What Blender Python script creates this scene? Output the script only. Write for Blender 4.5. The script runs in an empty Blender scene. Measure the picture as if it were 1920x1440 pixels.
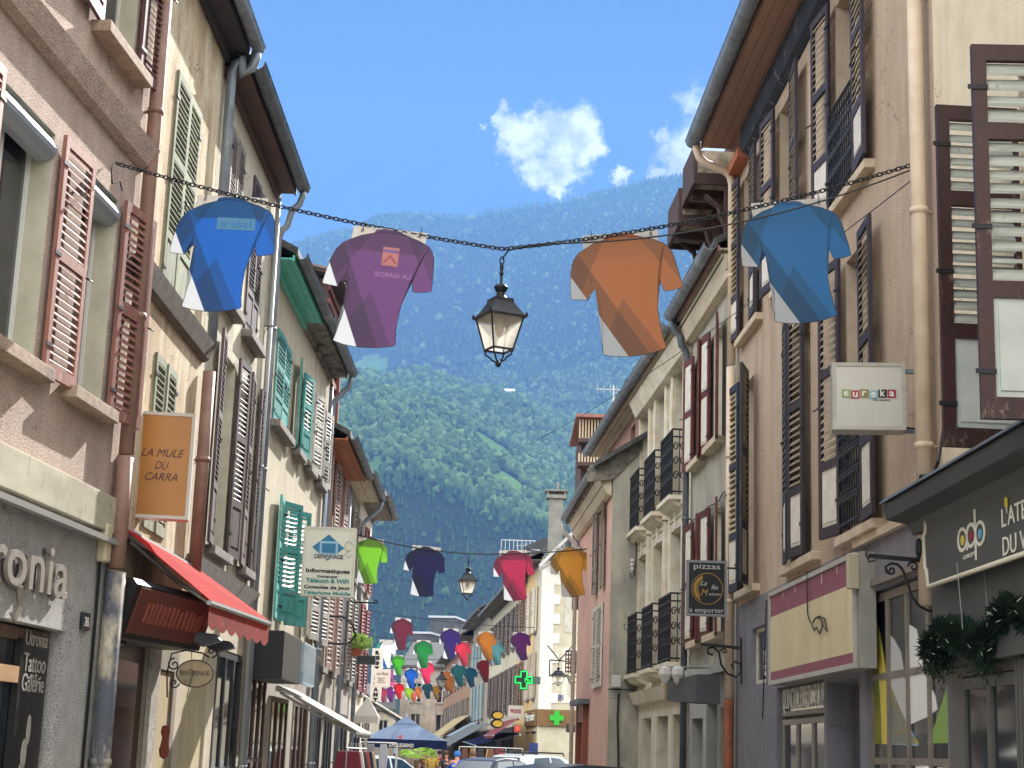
import bpy, bmesh, math, random
import numpy as np
from mathutils import Vector, Matrix, Euler
R=math.radians; PI=math.pi
rnd=random.Random(7)
scene=bpy.context.scene; col=scene.collection
# ------------------------------------------------------------ camera
FPX=3100.; ROLL=R(1.99); PITCH=R(12.61); CH=1.7
cd=bpy.data.cameras.new('camera'); cam=bpy.data.objects.new('camera',cd); col.objects.link(cam)
cd.sensor_width=36; cd.lens=FPX/1920*36; cd.clip_start=.1; cd.clip_end=20000
_c,_s=math.cos(ROLL),math.sin(ROLL)
right0=Vector((1,0,0)); up0=Vector((0,-math.sin(PITCH),math.cos(PITCH))); fwd=Vector((0,math.cos(PITCH),math.sin(PITCH)))
camX=right0*_c+up0*_s; camY=-right0*_s+up0*_c
cam.matrix_world=Matrix.Translation((0,0,CH))@Matrix(((camX.x,camY.x,-fwd.x),(camX.y,camY.y,-fwd.y),(camX.z,camY.z,-fwd.z))).to_4x4()
scene.camera=cam
def ray(px,py):
    u=(px-960)/FPX; v=-(py-720)/FPX
    d=fwd+camX*u+camY*v
    return d.x/d.y, d.z/d.y, d
def at(px,py,Y):
    b,m,_=ray(px,py); return Vector((b*Y,Y,CH+m*Y))
# ------------------------------------------------------------ light
SUN_AZ=R(16.5); SUN_EL=R(32)
sdir=Vector((math.sin(SUN_AZ)*math.cos(SUN_EL),math.cos(SUN_AZ)*math.cos(SUN_EL),math.sin(SUN_EL)))
sl=bpy.data.lights.new('sun','SUN'); sl.energy=5.0; sl.angle=R(.5); sl.color=(1,.96,.90)
so=bpy.data.objects.new('sun',sl); col.objects.link(so); so.rotation_euler=(-sdir).to_track_quat('-Z','Y').to_euler()
w=bpy.data.worlds.new('World'); scene.world=w; w.use_nodes=True
nt=w.node_tree; nt.nodes.clear()
class NT:
    def __init__(s,t): s.t=t
    def n(s,ty,**k):
        o=s.t.nodes.new(ty)
        for a,b in k.items(): setattr(o,a,b)
        return o
    def l(s,a,b): s.t.links.new(a,b)
    def math(s,op,a,b=None,c=None,clamp=False):
        o=s.n('ShaderNodeMath',operation=op,use_clamp=clamp)
        for i,v in enumerate((a,b,c)):
            if v is None: continue
            if hasattr(v,'links') or hasattr(v,'is_linked'): s.l(v,o.inputs[i])
            else: o.inputs[i].default_value=v
        return o.outputs[0]
W_=NT(nt)
sky=W_.n('ShaderNodeTexSky',sky_type='NISHITA',sun_disc=False); sky.sun_elevation=SUN_EL; sky.sun_rotation=SUN_AZ
sky.air_density=1; sky.dust_density=0; sky.ozone_density=6; sky.altitude=3000
tc=W_.n('ShaderNodeTexCoord'); vn=W_.n('ShaderNodeVectorMath',operation='NORMALIZE'); W_.l(tc.outputs['Generated'],vn.inputs[0])
nz=W_.n('ShaderNodeTexNoise'); nz.inputs['Scale'].default_value=34; nz.inputs['Detail'].default_value=9; nz.inputs['Roughness'].default_value=.6
W_.l(vn.outputs[0],nz.inputs['Vector'])
nw=W_.n('ShaderNodeTexNoise'); nw.inputs['Scale'].default_value=75; nw.inputs['Detail'].default_value=6; nw.inputs['Roughness'].default_value=.62; W_.l(vn.outputs[0],nw.inputs['Vector'])
wm=W_.n('ShaderNodeVectorMath',operation='MULTIPLY_ADD'); W_.l(nw.outputs['Color'],wm.inputs[0]); wm.inputs[1].default_value=(.030,.030,.030); wm.inputs[2].default_value=(-.015,-.015,-.015)
wv=W_.n('ShaderNodeVectorMath',operation='ADD'); W_.l(vn.outputs[0],wv.inputs[0]); W_.l(wm.outputs[0],wv.inputs[1])
F=None
for (px,py,r) in [(1072,238,46),(1030,240,44),(1092,272,36),(992,268,40),(1040,296,52),(1012,310,34),(1052,334,30),(1060,352,18),(944,212,20),(930,228,15),(960,240,24),
                  (1335,245,75),(1300,285,62),(1325,330,70),(1272,312,30),(1240,248,17),(1166,332,17),(1252,322,22),(1232,330,16)]:
    d=ray(px,py)[2].normalized()
    vd=W_.n('ShaderNodeVectorMath',operation='DISTANCE'); W_.l(wv.outputs[0],vd.inputs[0]); vd.inputs[1].default_value=d
    f=W_.math('MULTIPLY_ADD',vd.outputs['Value'],-FPX/r*.97,1.0)
    f=W_.math('MINIMUM',f,.55)
    F=f if F is None else W_.math('SMOOTH_MAX',F,f,.25)
n2=W_.math('MULTIPLY_ADD',nz.outputs['Fac'],2.4,-1.15)
fs=W_.math('ADD',F,n2)
mr=W_.n('ShaderNodeMapRange',interpolation_type='SMOOTHSTEP'); mr.inputs['From Min'].default_value=-.28; mr.inputs['From Max'].default_value=.52; W_.l(fs,mr.inputs['Value'])
gate=W_.n('ShaderNodeMapRange'); gate.inputs['From Min'].default_value=-.75; gate.inputs['From Max'].default_value=-.25; W_.l(F,gate.inputs['Value'])
mask=W_.math('MULTIPLY',mr.outputs[0],gate.outputs[0])
nz2=W_.n('ShaderNodeTexNoise'); nz2.inputs['Scale'].default_value=40; nz2.inputs['Detail'].default_value=5; W_.l(vn.outputs[0],nz2.inputs['Vector'])
cr=W_.n('ShaderNodeMapRange'); cr.inputs['From Min'].default_value=.40; cr.inputs['From Max'].default_value=.56; cr.inputs['To Min'].default_value=.55; cr.inputs['To Max'].default_value=1.0; W_.l(nz2.outputs['Fac'],cr.inputs['Value'])
HAZE=1.5e-4; OVER_FILL=34.0
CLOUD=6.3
cc=W_.n('ShaderNodeCombineColor'); 
for i,k in enumerate((.97,.99,1.0)): W_.l(W_.math('MULTIPLY',cr.outputs[0],CLOUD*k),cc.inputs[i])
# unseen bright cloud layer overhead and behind, added to light the shaded walls
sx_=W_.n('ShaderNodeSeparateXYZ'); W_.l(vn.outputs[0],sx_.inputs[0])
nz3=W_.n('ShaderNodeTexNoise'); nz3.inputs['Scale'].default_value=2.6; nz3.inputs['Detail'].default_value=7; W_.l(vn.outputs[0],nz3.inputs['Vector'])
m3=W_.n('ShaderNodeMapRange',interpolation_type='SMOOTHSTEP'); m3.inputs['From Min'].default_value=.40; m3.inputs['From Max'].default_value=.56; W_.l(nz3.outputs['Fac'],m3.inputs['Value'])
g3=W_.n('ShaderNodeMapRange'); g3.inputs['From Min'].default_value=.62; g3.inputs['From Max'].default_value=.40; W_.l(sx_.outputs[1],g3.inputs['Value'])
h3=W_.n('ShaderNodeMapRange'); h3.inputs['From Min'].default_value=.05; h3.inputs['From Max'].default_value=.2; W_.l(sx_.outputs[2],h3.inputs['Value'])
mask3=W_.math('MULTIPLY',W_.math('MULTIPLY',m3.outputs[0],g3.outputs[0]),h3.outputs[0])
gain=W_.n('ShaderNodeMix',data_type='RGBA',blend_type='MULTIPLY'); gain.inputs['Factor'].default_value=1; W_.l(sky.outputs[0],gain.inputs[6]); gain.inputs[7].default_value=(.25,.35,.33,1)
mx0=W_.n('ShaderNodeMix',data_type='RGBA'); W_.l(mask3,mx0.inputs['Factor']); W_.l(gain.outputs[2],mx0.inputs[6]); mx0.inputs[7].default_value=(OVER_FILL*1.0,OVER_FILL,OVER_FILL*.98,1)
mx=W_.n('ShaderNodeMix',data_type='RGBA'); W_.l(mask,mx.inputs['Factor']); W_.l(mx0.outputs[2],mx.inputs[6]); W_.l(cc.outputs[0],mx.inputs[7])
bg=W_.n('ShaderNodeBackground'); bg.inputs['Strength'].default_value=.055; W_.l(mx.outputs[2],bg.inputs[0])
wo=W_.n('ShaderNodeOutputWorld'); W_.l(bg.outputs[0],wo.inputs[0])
vs=scene.view_settings; vs.view_transform='Standard'; vs.look='None'; vs.exposure=1.65; vs.gamma=1; vs.use_curve_mapping=False
# ------------------------------------------------------------ materials
def lin(h):
    if isinstance(h,str):
        h=[int(h[i:i+2],16)/255 for i in (0,2,4)]
        return tuple((c/12.92 if c<=.04045 else ((c+.055)/1.055)**2.4) for c in h)
    return h
MATS={}
def mat(name,c,rough=.8,c2=None,sc=4,st=(1,1,1),lo=.35,hi=.65,bump=0,bsc=60,metal=0,spec=.4,c3=None,sc3=1.2,lo3=.55,hi3=.7,emit=None,es=0,trans=0,wear=None,alpha=None,boards=None,speck=None):
    if name in MATS: return MATS[name]
    m=bpy.data.materials.new(name); m.use_nodes=True; T=NT(m.node_tree); b=m.node_tree.nodes['Principled BSDF']
    c=lin(c); m.diffuse_color=(*c,1)
    b.inputs['Roughness'].default_value=rough; b.inputs['Metallic'].default_value=metal; b.inputs['Specular IOR Level'].default_value=spec
    b.inputs['Base Color'].default_value=(*c,1)
    t=T.n('ShaderNodeTexCoord'); cur=None
    def noise(scale,st,detail=6,rough_=.6):
        mp=T.n('ShaderNodeMapping'); mp.inputs['Scale'].default_value=st; T.l(t.outputs['Object'],mp.inputs[0])
        n=T.n('ShaderNodeTexNoise'); n.inputs['Scale'].default_value=scale; n.inputs['Detail'].default_value=detail; n.inputs['Roughness'].default_value=rough_
        T.l(mp.outputs[0],n.inputs['Vector']); return n.outputs['Fac']
    def mixc(fac,a,bc,lo,hi):
        r=T.n('ShaderNodeMapRange'); r.inputs['From Min'].default_value=lo; r.inputs['From Max'].default_value=hi; T.l(fac,r.inputs['Value'])
        x=T.n('ShaderNodeMix',data_type='RGBA'); T.l(r.outputs[0],x.inputs['Factor'])
        if isinstance(a,tuple): x.inputs[6].default_value=(*a,1)
        else: T.l(a,x.inputs[6])
        x.inputs[7].default_value=(*bc,1); return x.outputs[2]
    cur=c
    if c2: cur=mixc(noise(sc,st),cur,lin(c2),lo,hi)
    if c3: cur=mixc(noise(sc3,(1,1,.35),8,.7),cur,lin(c3),lo3,hi3)
    if name.endswith(('_face','_board','_panel')):
        cur=mixc(noise(3,(1,1,.15),7,.7),cur,tuple(v*.78 for v in c),.5,.8); cur=mixc(noise(25,(1,1,1),4,.8),cur,tuple(v*.6+.01 for v in c),.66,.74)
    if name.endswith('_render'):
        dk_=tuple(v*.68 for v in c); cur=mixc(noise(6,(1,1,.06),7,.65),cur,dk_,.54,.80)
        gr=tuple(v*.55+.02 for v in c); cur=mixc(noise(.9,(1,1,.6),9,.75),cur,gr,.60,.82)
        vo=T.n('ShaderNodeTexVoronoi',feature='DISTANCE_TO_EDGE'); vo.inputs['Scale'].default_value=.8
        wn=T.n('ShaderNodeTexNoise'); wn.inputs['Scale'].default_value=3; wn.inputs['Detail'].default_value=5; T.l(t.outputs['Object'],wn.inputs['Vector'])
        wa=T.n('ShaderNodeVectorMath',operation='MULTIPLY_ADD'); T.l(wn.outputs['Color'],wa.inputs[0]); wa.inputs[1].default_value=(.7,.7,.7); T.l(t.outputs['Object'],wa.inputs[2]); T.l(wa.outputs[0],vo.inputs['Vector'])
        cf=T.math('MULTIPLY',T.math('LESS_THAN',vo.outputs['Distance'],.0035),T.math('GREATER_THAN',noise(.7,(1,1,1),3),.54))
        cx__=T.n('ShaderNodeMix',data_type='RGBA'); T.l(cf,cx__.inputs['Factor']); T.l(cur,cx__.inputs[6]); cx__.inputs[7].default_value=(*[v*.35 for v in c],1); cur=cx__.outputs[2]
    if speck: cur=mixc(noise(speck[1],(1,1,1),3,.8),cur,lin(speck[0]),.46,.62)
    if wear: cur=mixc(noise(11,(1,1,.45),9,.8),cur,lin(wear),.57,.64)
    if name.endswith('_paint') or name.endswith('_wood') or name.endswith('_slats'):
        oi=T.n('ShaderNodeObjectInfo'); rv=T.math('MULTIPLY_ADD',oi.outputs['Random'],.34,.80); hs=T.n('ShaderNodeHueSaturation'); T.l(rv,hs.inputs['Value'])
        if isinstance(cur,tuple): hs.inputs['Color'].default_value=(*cur,1)
        else: T.l(cur,hs.inputs['Color'])
        cur=hs.outputs[0]
    if boards:  # painted boards with dark joints
        ax,pitch=boards; sx=T.n('ShaderNodeSeparateXYZ'); T.l(t.outputs['Object'],sx.inputs[0])
        fr=T.math('FRACT',T.math('DIVIDE',sx.outputs[ax],pitch)); g=T.math('LESS_THAN',fr,.05)
        x=T.n('ShaderNodeMix',data_type='RGBA'); T.l(g,x.inputs['Factor'])
        if isinstance(cur,tuple): x.inputs[6].default_value=(*cur,1)
        else: T.l(cur,x.inputs[6])
        x.inputs[7].default_value=(.03,.025,.02,1); cur=x.outputs[2]
    if not isinstance(cur,tuple): T.l(cur,b.inputs['Base Color'])
    if bump:
        bp=T.n('ShaderNodeBump'); bp.inputs['Strength'].default_value=min(1,bump); bp.inputs['Distance'].default_value=.02; T.l(noise(bsc,(1,1,1),5),bp.inputs['Height']); T.l(bp.outputs[0],b.inputs['Normal'])
    if emit: b.inputs['Emission Color'].default_value=(*lin(emit),1); b.inputs['Emission Strength'].default_value=es
    if trans:
        tr=T.n('ShaderNodeBsdfTranslucent'); ms=T.n('ShaderNodeMixShader'); ms.inputs[0].default_value=trans
        if isinstance(cur,tuple): tr.inputs[0].default_value=(*cur,1)
        else: T.l(cur,tr.inputs[0])
        o=m.node_tree.nodes['Material Output']; T.l(b.outputs[0],ms.inputs[1]); T.l(tr.outputs[0],ms.inputs[2]); T.l(ms.outputs[0],o.inputs[0])
    MATS[name]=m; return m
ZINC=mat('zinc','868f99',.5,'6d757e',6,(1,1,.3),metal=.3,bump=.1,c3='a2aab0')
ZINCD=mat('zinc_dark','62686e',.55,'4f555b',5,metal=.2,c3='7d858c')
IRON=mat('black_iron','191a1e',.5,'2a2a2e',20,metal=.3)
SLATE=mat('roof_slate','3a3b3f',.8,'55534f',8,bump=.5,bsc=20)
TILE=mat('roof_tile','4f3a30',.8,'6b5648',8,bump=.5,bsc=20)
GLASS=mat('window_glass','10151a',.06,'1d242c',2.5,spec=.9)
DARK=mat('dark_interior','14110f',.9)
WHITE=mat('white_paint','cfcabf',.6,'b8b2a4',8,wear='8f8778')
SILL=mat('stone_sill','a8927e',.85,'8b7767',12,bump=.5,bsc=50,c3='6f6055')
SILLG=mat('grey_sill','86807a',.85,'6a645f',12,bump=.5,bsc=50)
# ------------------------------------------------------------ mesh helpers
class MB:
    def __init__(s): s.v=[]; s.f=[]; s.m=[]
    def q(s,pts,m=0):
        i=len(s.v); s.v+= [tuple(p) for p in pts]; s.f.append(tuple(range(i,i+len(pts)))); s.m.append(m); return s
    def box(s,x0,x1,y0,y1,z0,z1,m=0,T=None):
        P=[Vector(p) for p in ((x0,y0,z0),(x1,y0,z0),(x1,y1,z0),(x0,y1,z0),(x0,y0,z1),(x1,y0,z1),(x1,y1,z1),(x0,y1,z1))]
        if T: P=[T@p for p in P]
        i=len(s.v); s.v+=[tuple(p) for p in P]
        for f in ((0,3,2,1),(4,5,6,7),(0,1,5,4),(1,2,6,5),(2,3,7,6),(3,0,4,7)): s.f.append(tuple(i+k for k in f)); s.m.append(m)
        return s
    def prism(s,poly,a,b,ax='y',m=0,me=None,T=None):
        # poly 2d; extruded along ax from a to b. ax y: (x,z); ax x: (y,z); ax z: (x,y)
        def mk(p,t):
            v=Vector((p[0],t,p[1]) if ax=='y' else ((t,p[0],p[1]) if ax=='x' else (p[0],p[1],t)))
            return tuple(T@v) if T else tuple(v)
        n=len(poly); i=len(s.v); s.v+=[mk(p,a) for p in poly]+[mk(p,b) for p in poly]
        s.f.append(tuple(range(i,i+n))); s.m.append(m); s.f.append(tuple(range(i+2*n-1,i+n-1,-1))); s.m.append(m)
        for k in range(n):
            s.f.append((i+k,i+n+k,i+n+(k+1)%n,i+(k+1)%n)); s.m.append(m if me is None else me)
        return s
    def tube(s,path,r,n=8,m=0,caps=True,closed=False):
        path=[Vector(p) for p in path]; L=len(path); i0=len(s.v)
        rs=r if isinstance(r,(list,tuple)) else [r]*L
        nrm=None
        for k,p in enumerate(path):
            if closed: t=(path[(k+1)%L]-path[k-1])
            else: t=(path[min(k+1,L-1)]-path[max(k-1,0)])
            t.normalize()
            if nrm is None: nrm=t.orthogonal().normalized()
            else:
                nrm=(nrm-t*nrm.dot(t)); nrm=nrm.normalized() if nrm.length>1e-6 else t.orthogonal().normalized()
            b=t.cross(nrm)
            for j in range(n):
                a=2*PI*j/n; s.v.append(tuple(p+(nrm*math.cos(a)+b*math.sin(a))*rs[k]))
        for k in range(L if closed else L-1):
            k2=(k+1)%L
            for j in range(n):
                s.f.append((i0+k*n+j,i0+k*n+(j+1)%n,i0+k2*n+(j+1)%n,i0+k2*n+j)); s.m.append(m)
        if caps and not closed:
            s.f.append(tuple(i0+j for j in range(n-1,-1,-1))); s.m.append(m)
            s.f.append(tuple(i0+(L-1)*n+j for j in range(n))); s.m.append(m)
        return s
    def lathe(s,prof,n=16,c=(0,0,0),m=0,rot=0):
        # prof list (r,z)
        i0=len(s.v); L=len(prof)
        for r_,z in prof:
            for j in range(n):
                a=2*PI*j/n+rot; s.v.append((c[0]+r_*math.cos(a),c[1]+r_*math.sin(a),c[2]+z))
        for k in range(L-1):
            for j in range(n):
                s.f.append((i0+k*n+j,i0+k*n+(j+1)%n,i0+(k+1)*n+(j+1)%n,i0+(k+1)*n+j)); s.m.append(m)
        s.f.append(tuple(i0+j for j in range(n-1,-1,-1))); s.m.append(m)
        s.f.append(tuple(i0+(L-1)*n+j for j in range(n))); s.m.append(m)
        return s
    def mesh(s,name,mats,smooth=False,bevel=0):
        me=bpy.data.meshes.new(name); me.from_pydata(s.v,[],s.f); me.polygons.foreach_set('material_index',s.m)
        for x in (mats if isinstance(mats,(list,tuple)) else [mats]): me.materials.append(x)
        if smooth: me.polygons.foreach_set('use_smooth',[True]*len(s.f))
        me.update(); return me
    def obj(s,name,mats,parent=None,smooth=False,loc=None,rot=None,bevel=0):
        o=bpy.data.objects.new(name,s.mesh(name,mats,smooth)); col.objects.link(o)
        if parent: o.parent=parent
        if loc is not None: o.location=loc
        if rot is not None: o.rotation_euler=rot
        if bevel:
            b=o.modifiers.new('bevel','BEVEL'); b.width=bevel; b.segments=2; b.limit_method='ANGLE'
        return o
def thing(name,label,cat,loc=(0,0,0),rz=0,group=None,kind=None):
    o=bpy.data.objects.new(name,None); col.objects.link(o); o.location=loc; o.rotation_euler=(0,0,rz); o.empty_display_size=.2
    return tag(o,label,cat,group,kind)
def tag(o,label=None,cat=None,group=None,kind=None):
    if label: o['label']=label
    if cat: o['category']=cat
    if group: o['group']=group
    if kind: o['kind']=kind
    return o
def dup(o,parent=None,loc=None,rot=None,label=None):
    c=o.copy(); col.objects.link(c); c.parent=parent if parent else (o.parent if False else None)
    if loc is not None: c.location=loc
    if rot is not None: c.rotation_euler=rot
    if label: c['label']=label
    for ch in [x for x in o.children]: dup(ch,c)
    return c
FONT=None
def text(s,size,parent,name,loc,rot=(PI/2,0,0),m=None,ext=.002,align='CENTER',shear=0,sx=1,off=0,fit=None,fith=None):
    cu=bpy.data.curves.new('t','FONT'); cu.body=s; cu.size=size; cu.extrude=ext; cu.align_x=align; cu.shear=shear; cu.offset=off; cu.resolution_u=3
    o=bpy.data.objects.new('t',cu); col.objects.link(o); bpy.context.view_layer.update()
    dg=bpy.context.evaluated_depsgraph_get(); me=bpy.data.meshes.new_from_object(o.evaluated_get(dg)); bpy.data.objects.remove(o); bpy.data.curves.remove(cu)
    co=np.empty(len(me.vertices)*3); me.vertices.foreach_get('co',co); co=co.reshape(-1,3)
    if fit: # scale to width
        wd=co[:,0].max()-co[:,0].min(); sx=fit/wd*(1 if sx>0 else -1)
        co[:,0]*=sx
        if fith: co[:,1]*=fith/(co[:,1].max()-co[:,1].min())
        c0=(co[:,0].max()+co[:,0].min())/2
        if align=='CENTER': co[:,0]-=c0
    else: co[:,0]*=sx
    me.vertices.foreach_set('co',co.ravel()); me.materials.clear(); me.materials.append(m); me.name=name
    me.update()
    ob=bpy.data.objects.new(name,me); col.objects.link(ob); ob.parent=parent; ob.location=loc; ob.rotation_euler=rot
    return ob
# ------------------------------------------------------------ facade
class Facade:
    """local x runs image-left to image-right along the wall, local -y points to the street"""
    def __init__(s,P,Q,name=None,label=None,group=None,cat='house'):
        s.P=Vector((*P,0)); s.Q=Vector((*Q,0)); d=(s.Q-s.P); s.W=d.length; d.normalize(); s.d=d; s.n=Vector((d.y,-d.x,0))
        s.rz=math.atan2(d.y,d.x)
        s.root=thing(name,label,cat,s.P,s.rz,group) if name else None
        s.nsh={}
    def at(s,px,py,off=0):
        b,m,_=ray(px,py); A=s.P+s.n*off
        t=(b*A.y-A.x)/(s.d.x-b*s.d.y); Y=A.y+s.d.y*t
        return t, CH+m*Y
    def x(s,px,py,off=0): return s.at(px,py,off)[0]
    def z(s,px,py,off=0): return s.at(px,py,off)[1]
    def world(s,x,y,z): return s.P+s.d*x-s.n*y+Vector((0,0,z))
    def wall(s,zt,depth,mats,ops,zsplit=None,rev=.24,x0=0,x1=None,back=True,name='wall'):
        x1=s.W if x1 is None else x1
        mb=MB(); xs=sorted({x0,x1,*[max(x0,min(x1,v)) for o in ops for v in o[:2]]}); zs=sorted({0,zt,*[v for o in ops for v in o[2:4]],*([zsplit] if zsplit else [])})
        for i in range(len(xs)-1):
            for j in range(len(zs)-1):
                cx=(xs[i]+xs[i+1])/2; cz=(zs[j]+zs[j+1])/2
                if any(o[0]<cx<o[1] and o[2]<cz<o[3] for o in ops): continue
                mb.q([(xs[i],0,zs[j]),(xs[i+1],0,zs[j]),(xs[i+1],0,zs[j+1]),(xs[i],0,zs[j+1])],1 if zsplit and cz<zsplit else 0)
        for o in ops:
            a,b,c,d=o[:4]; a=max(a,x0); b=min(b,x1); r=o[4] if len(o)>4 else rev; mi=2 if len(mats)>2 else 0
            mi=1 if (zsplit and d<zsplit+.05) else mi
            mb.q([(a,0,c),(a,r,c),(a,r,d),(a,0,d)],mi); mb.q([(b,r,c),(b,0,c),(b,0,d),(b,r,d)],mi)
            mb.q([(a,0,d),(a,r,d),(b,r,d),(b,0,d)],mi); mb.q([(a,r,c),(a,0,c),(b,0,c),(b,r,c)],mi)
            mb.q([(a,r,c),(b,r,c),(b,r,d),(a,r,d)],len(mats)-1 if False else mi)
        D=depth
        mb.q([(x0,D,0),(x0,0,0),(x0,0,zt),(x0,D,zt)]); mb.q([(x1,0,0),(x1,D,0),(x1,D,zt),(x1,0,zt)])
        mb.q([(x1,D,0),(x0,D,0),(x0,D,zt),(x1,D,zt)]); mb.q([(x0,0,zt),(x1,0,zt),(x1,D,zt),(x0,D,zt)])
        return mb.obj(name,mats,s.root)
    def window(s,x0,x1,z0,z1,y=.16,fm=None,nx=2,nz=1,fw=.05,glass=None,name='window'):
        fm=fm or WHITE; mb=MB(); g=.003
        x0+=g;x1-=g;z0+=g;z1-=g
        mb.box(x0,x0+fw,y,y+.05,z0,z1).box(x1-fw,x1,y,y+.05,z0,z1).box(x0+fw,x1-fw,y,y+.05,z0,z0+fw).box(x0+fw,x1-fw,y,y+.05,z1-fw,z1)
        for i in range(1,nx): xm=x0+(x1-x0)*i/nx; mb.box(xm-fw*.6,xm+fw*.6,y-.002,y+.048,z0+fw,z1-fw)
        for j in range(1,nz): zm=z0+(z1-z0)*j/nz; mb.box(x0+fw,x1-fw,y+.004,y+.044,zm-fw*.4,zm+fw*.4)
        o=mb.obj(name,fm,s.root)
        MB().box(x0+fw*.5,x1-fw*.5,y+.02,y+.03,z0+fw*.5,z1-fw*.5).obj('pane',glass or GLASS,o)
        return o
    def sill(s,x0,x1,z,m=None,d=.14,h=.1):
        return MB().box(x0,x1,-d,.1,z-h,z).obj('sill',m or SILL,s.root,bevel=.008)
    def ledge(s,x0,x1,z0,z1,d,m,name='cornice'):
        return MB().prism([(.0-d,z1),(-d*.9,z1-.04),(-d*.55,z0+.03),(-.02,z0),(.02,z0),(.02,z1+.02)],x0,x1,'x').obj(name,m,s.root)
    def shutter(s,hx,z0,z1,w,side=1,ang=3,mats=None,pitch=.06,rails=(.45,),panel=0,fw=.065,off=.035,slope=.8,hw=True,edge=None,solid=False,t=.034):
        """side +1 leaf extends to local +x from hinge, -1 to local -x; ang = swing away from the wall"""
        h=z1-z0; key=(round(h,2),round(w,2),side,pitch,rails,panel,slope,tuple(m.name for m in mats),solid)
        me=s.nsh.get(key) or SHM.get(key)
        if not me:
            mb=MB(); S=side
            def bx(a,b,y0,y1,c,d,m=0): mb.box(min(S*a,S*b),max(S*a,S*b),y0,y1,c,d,m)
            bx(0,fw,-t,0,0,h); bx(w-fw,w,-t,0,0,h); bx(fw,w-fw,-t,0,0,fw*1.5); bx(fw,w-fw,-t,0,h-fw*1.2,h)
            lim=[fw*1.5]+sorted(r*h for r in rails)+[h-fw*1.2]
            secs=[]
            for i in range(len(lim)-1):
                a=lim[i]+(fw*.6 if i else 0); b=lim[i+1]-(fw*.6 if i<len(lim)-2 else 0)
                if i: bx(fw,w-fw,-t,0,lim[i]-fw*.6,lim[i]+fw*.6)
                secs.append((a,b))
            for i,(a,b) in enumerate(secs):
                if i<panel or solid:
                    bx(fw,w-fw,-t*.62,-t*.3,a,b,2 if len(mats)>2 else 0)
                    if b-a>.2: bx(fw+.03,w-fw-.03,-t*.85,-t*.62,a+.04,b-.04,2 if len(mats)>2 else 0)
                else:
                    n=max(2,int((b-a)/pitch)); p=(b-a)/n
                    for k in range(n):
                        zc=a+p*(k+.5)+p*rnd.uniform(-.06,.06); th=p*rnd.uniform(.085,.115); dz=p*.38*slope*(rnd.uniform(.85,1.1) if rnd.random()>.04 else .3)
                        P=[(S*fw,-t*.95,zc-dz-th),(S*(w-fw),-t*.95,zc-dz-th),(S*(w-fw),-t*.05,zc+dz-th),(S*fw,-t*.05,zc+dz-th)]
                        Q=[(p_[0],p_[1],p_[2]+2*th) for p_ in P]
                        i0=len(mb.v); mb.v+=P+Q
                        for f in ((0,3,2,1),(4,5,6,7),(0,1,5,4),(1,2,6,5),(2,3,7,6),(3,0,4,7)): mb.f.append(tuple(i0+q for q in f)); mb.m.append(1 if len(mats)>1 else 0)
            if hw:
                for zz in (.12,.5,.88): bx(-.03,.09,-t-.008,-t-.001,h*zz-.015,h*zz+.015,3 if len(mats)>3 else 0)
                mb.tube([(S*(w-.04),-t-.012,h*.48),(S*(w-.04),-t-.045,h*.47),(S*(w+.0),-t-.05,h*.47)],.008,5,3 if len(mats)>3 else 0)
            me=mb.mesh('shutter',mats); SHM[key]=me
        o=bpy.data.objects.new('shutter',me); col.objects.link(o); o.parent=s.root; o.location=(hx,-off,z0); o.rotation_euler=(0,R(rnd.uniform(-.35,.35)),-side*R(ang+rnd.uniform(-1,1.5))); return o
    def roof(s,z,over,depth,rm,sm,gm=None,pitch=.5,x0=0,x1=None,gr=.075,drop=0,fascia=None,flat=False,ov1=0):
        x1=s.W if x1 is None else x1; mid=depth/2; mb=MB(); t=.1; e=-over
        z+=.01
        zr=lambda y:z+.06+(y+over)*pitch
        mb.prism([(e-.04,z+.04),(mid,zr(mid)),(depth+.3,z+.04),(depth+.3,z+.04+t),(mid,zr(mid)+t+.05),(e-.04,z+.04+t)],x0-ov1,x1+ov1,'x')
        r=mb.obj('roof',rm,s.root)
        # gable infill
        for g_ in ([(x0+.01,0,z-.02),(x0+.01,mid,zr(mid)-.02),(x0+.01,depth,z-.02)],[(x1-.01,0,z-.02),(x1-.01,depth,z-.02),(x1-.01,mid,zr(mid)-.02)]): MB().q(g_).obj('gable',s.wm if hasattr(s,'wm') else rm,s.root)
        sf=MB(); sf.box(x0,x1,e+.03,-.003,z-.03-drop,z-.005-drop); sf.box(x0,x1,e,e+.028,z-.05-drop,z+.03,1); 
        sf.box(x0,x1,-.06,-.004,z-.13-drop,z-.032-drop,1)
        sf.obj('soffit',[sm,fascia or sm],s.root)
        if gm:
            gb=MB(); N=8; prof=[(gr*math.cos(PI+PI*k/N),gr*math.sin(PI+PI*k/N)) for k in range(N+1)]; prof+=[(p[0]*.88,p[1]*.88) for p in reversed(prof)]
            gb.prism([(e-gr-.01+p[0],z+.05+p[1]) for p in prof],x0,x1,'x')
            xx=x0+.4
            prof2=[(gr*1.06*math.cos(PI+PI*k/N),gr*1.06*math.sin(PI+PI*k/N)) for k in range(N+1)]; prof2+=[(p[0]*.8,p[1]*.8) for p in reversed(prof2)]
            while xx<x1: gb.prism([(e-gr-.01+p[0],z+.05+p[1]) for p in prof2],xx,xx+.03,'x'); xx+=.62
            gb.tube([(x0,e-2*gr-.01,z+.055),(x1,e-2*gr-.01,z+.055)],.011,5)
            gb.obj('gutter',gm,s.root,smooth=False)
        return r
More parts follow.
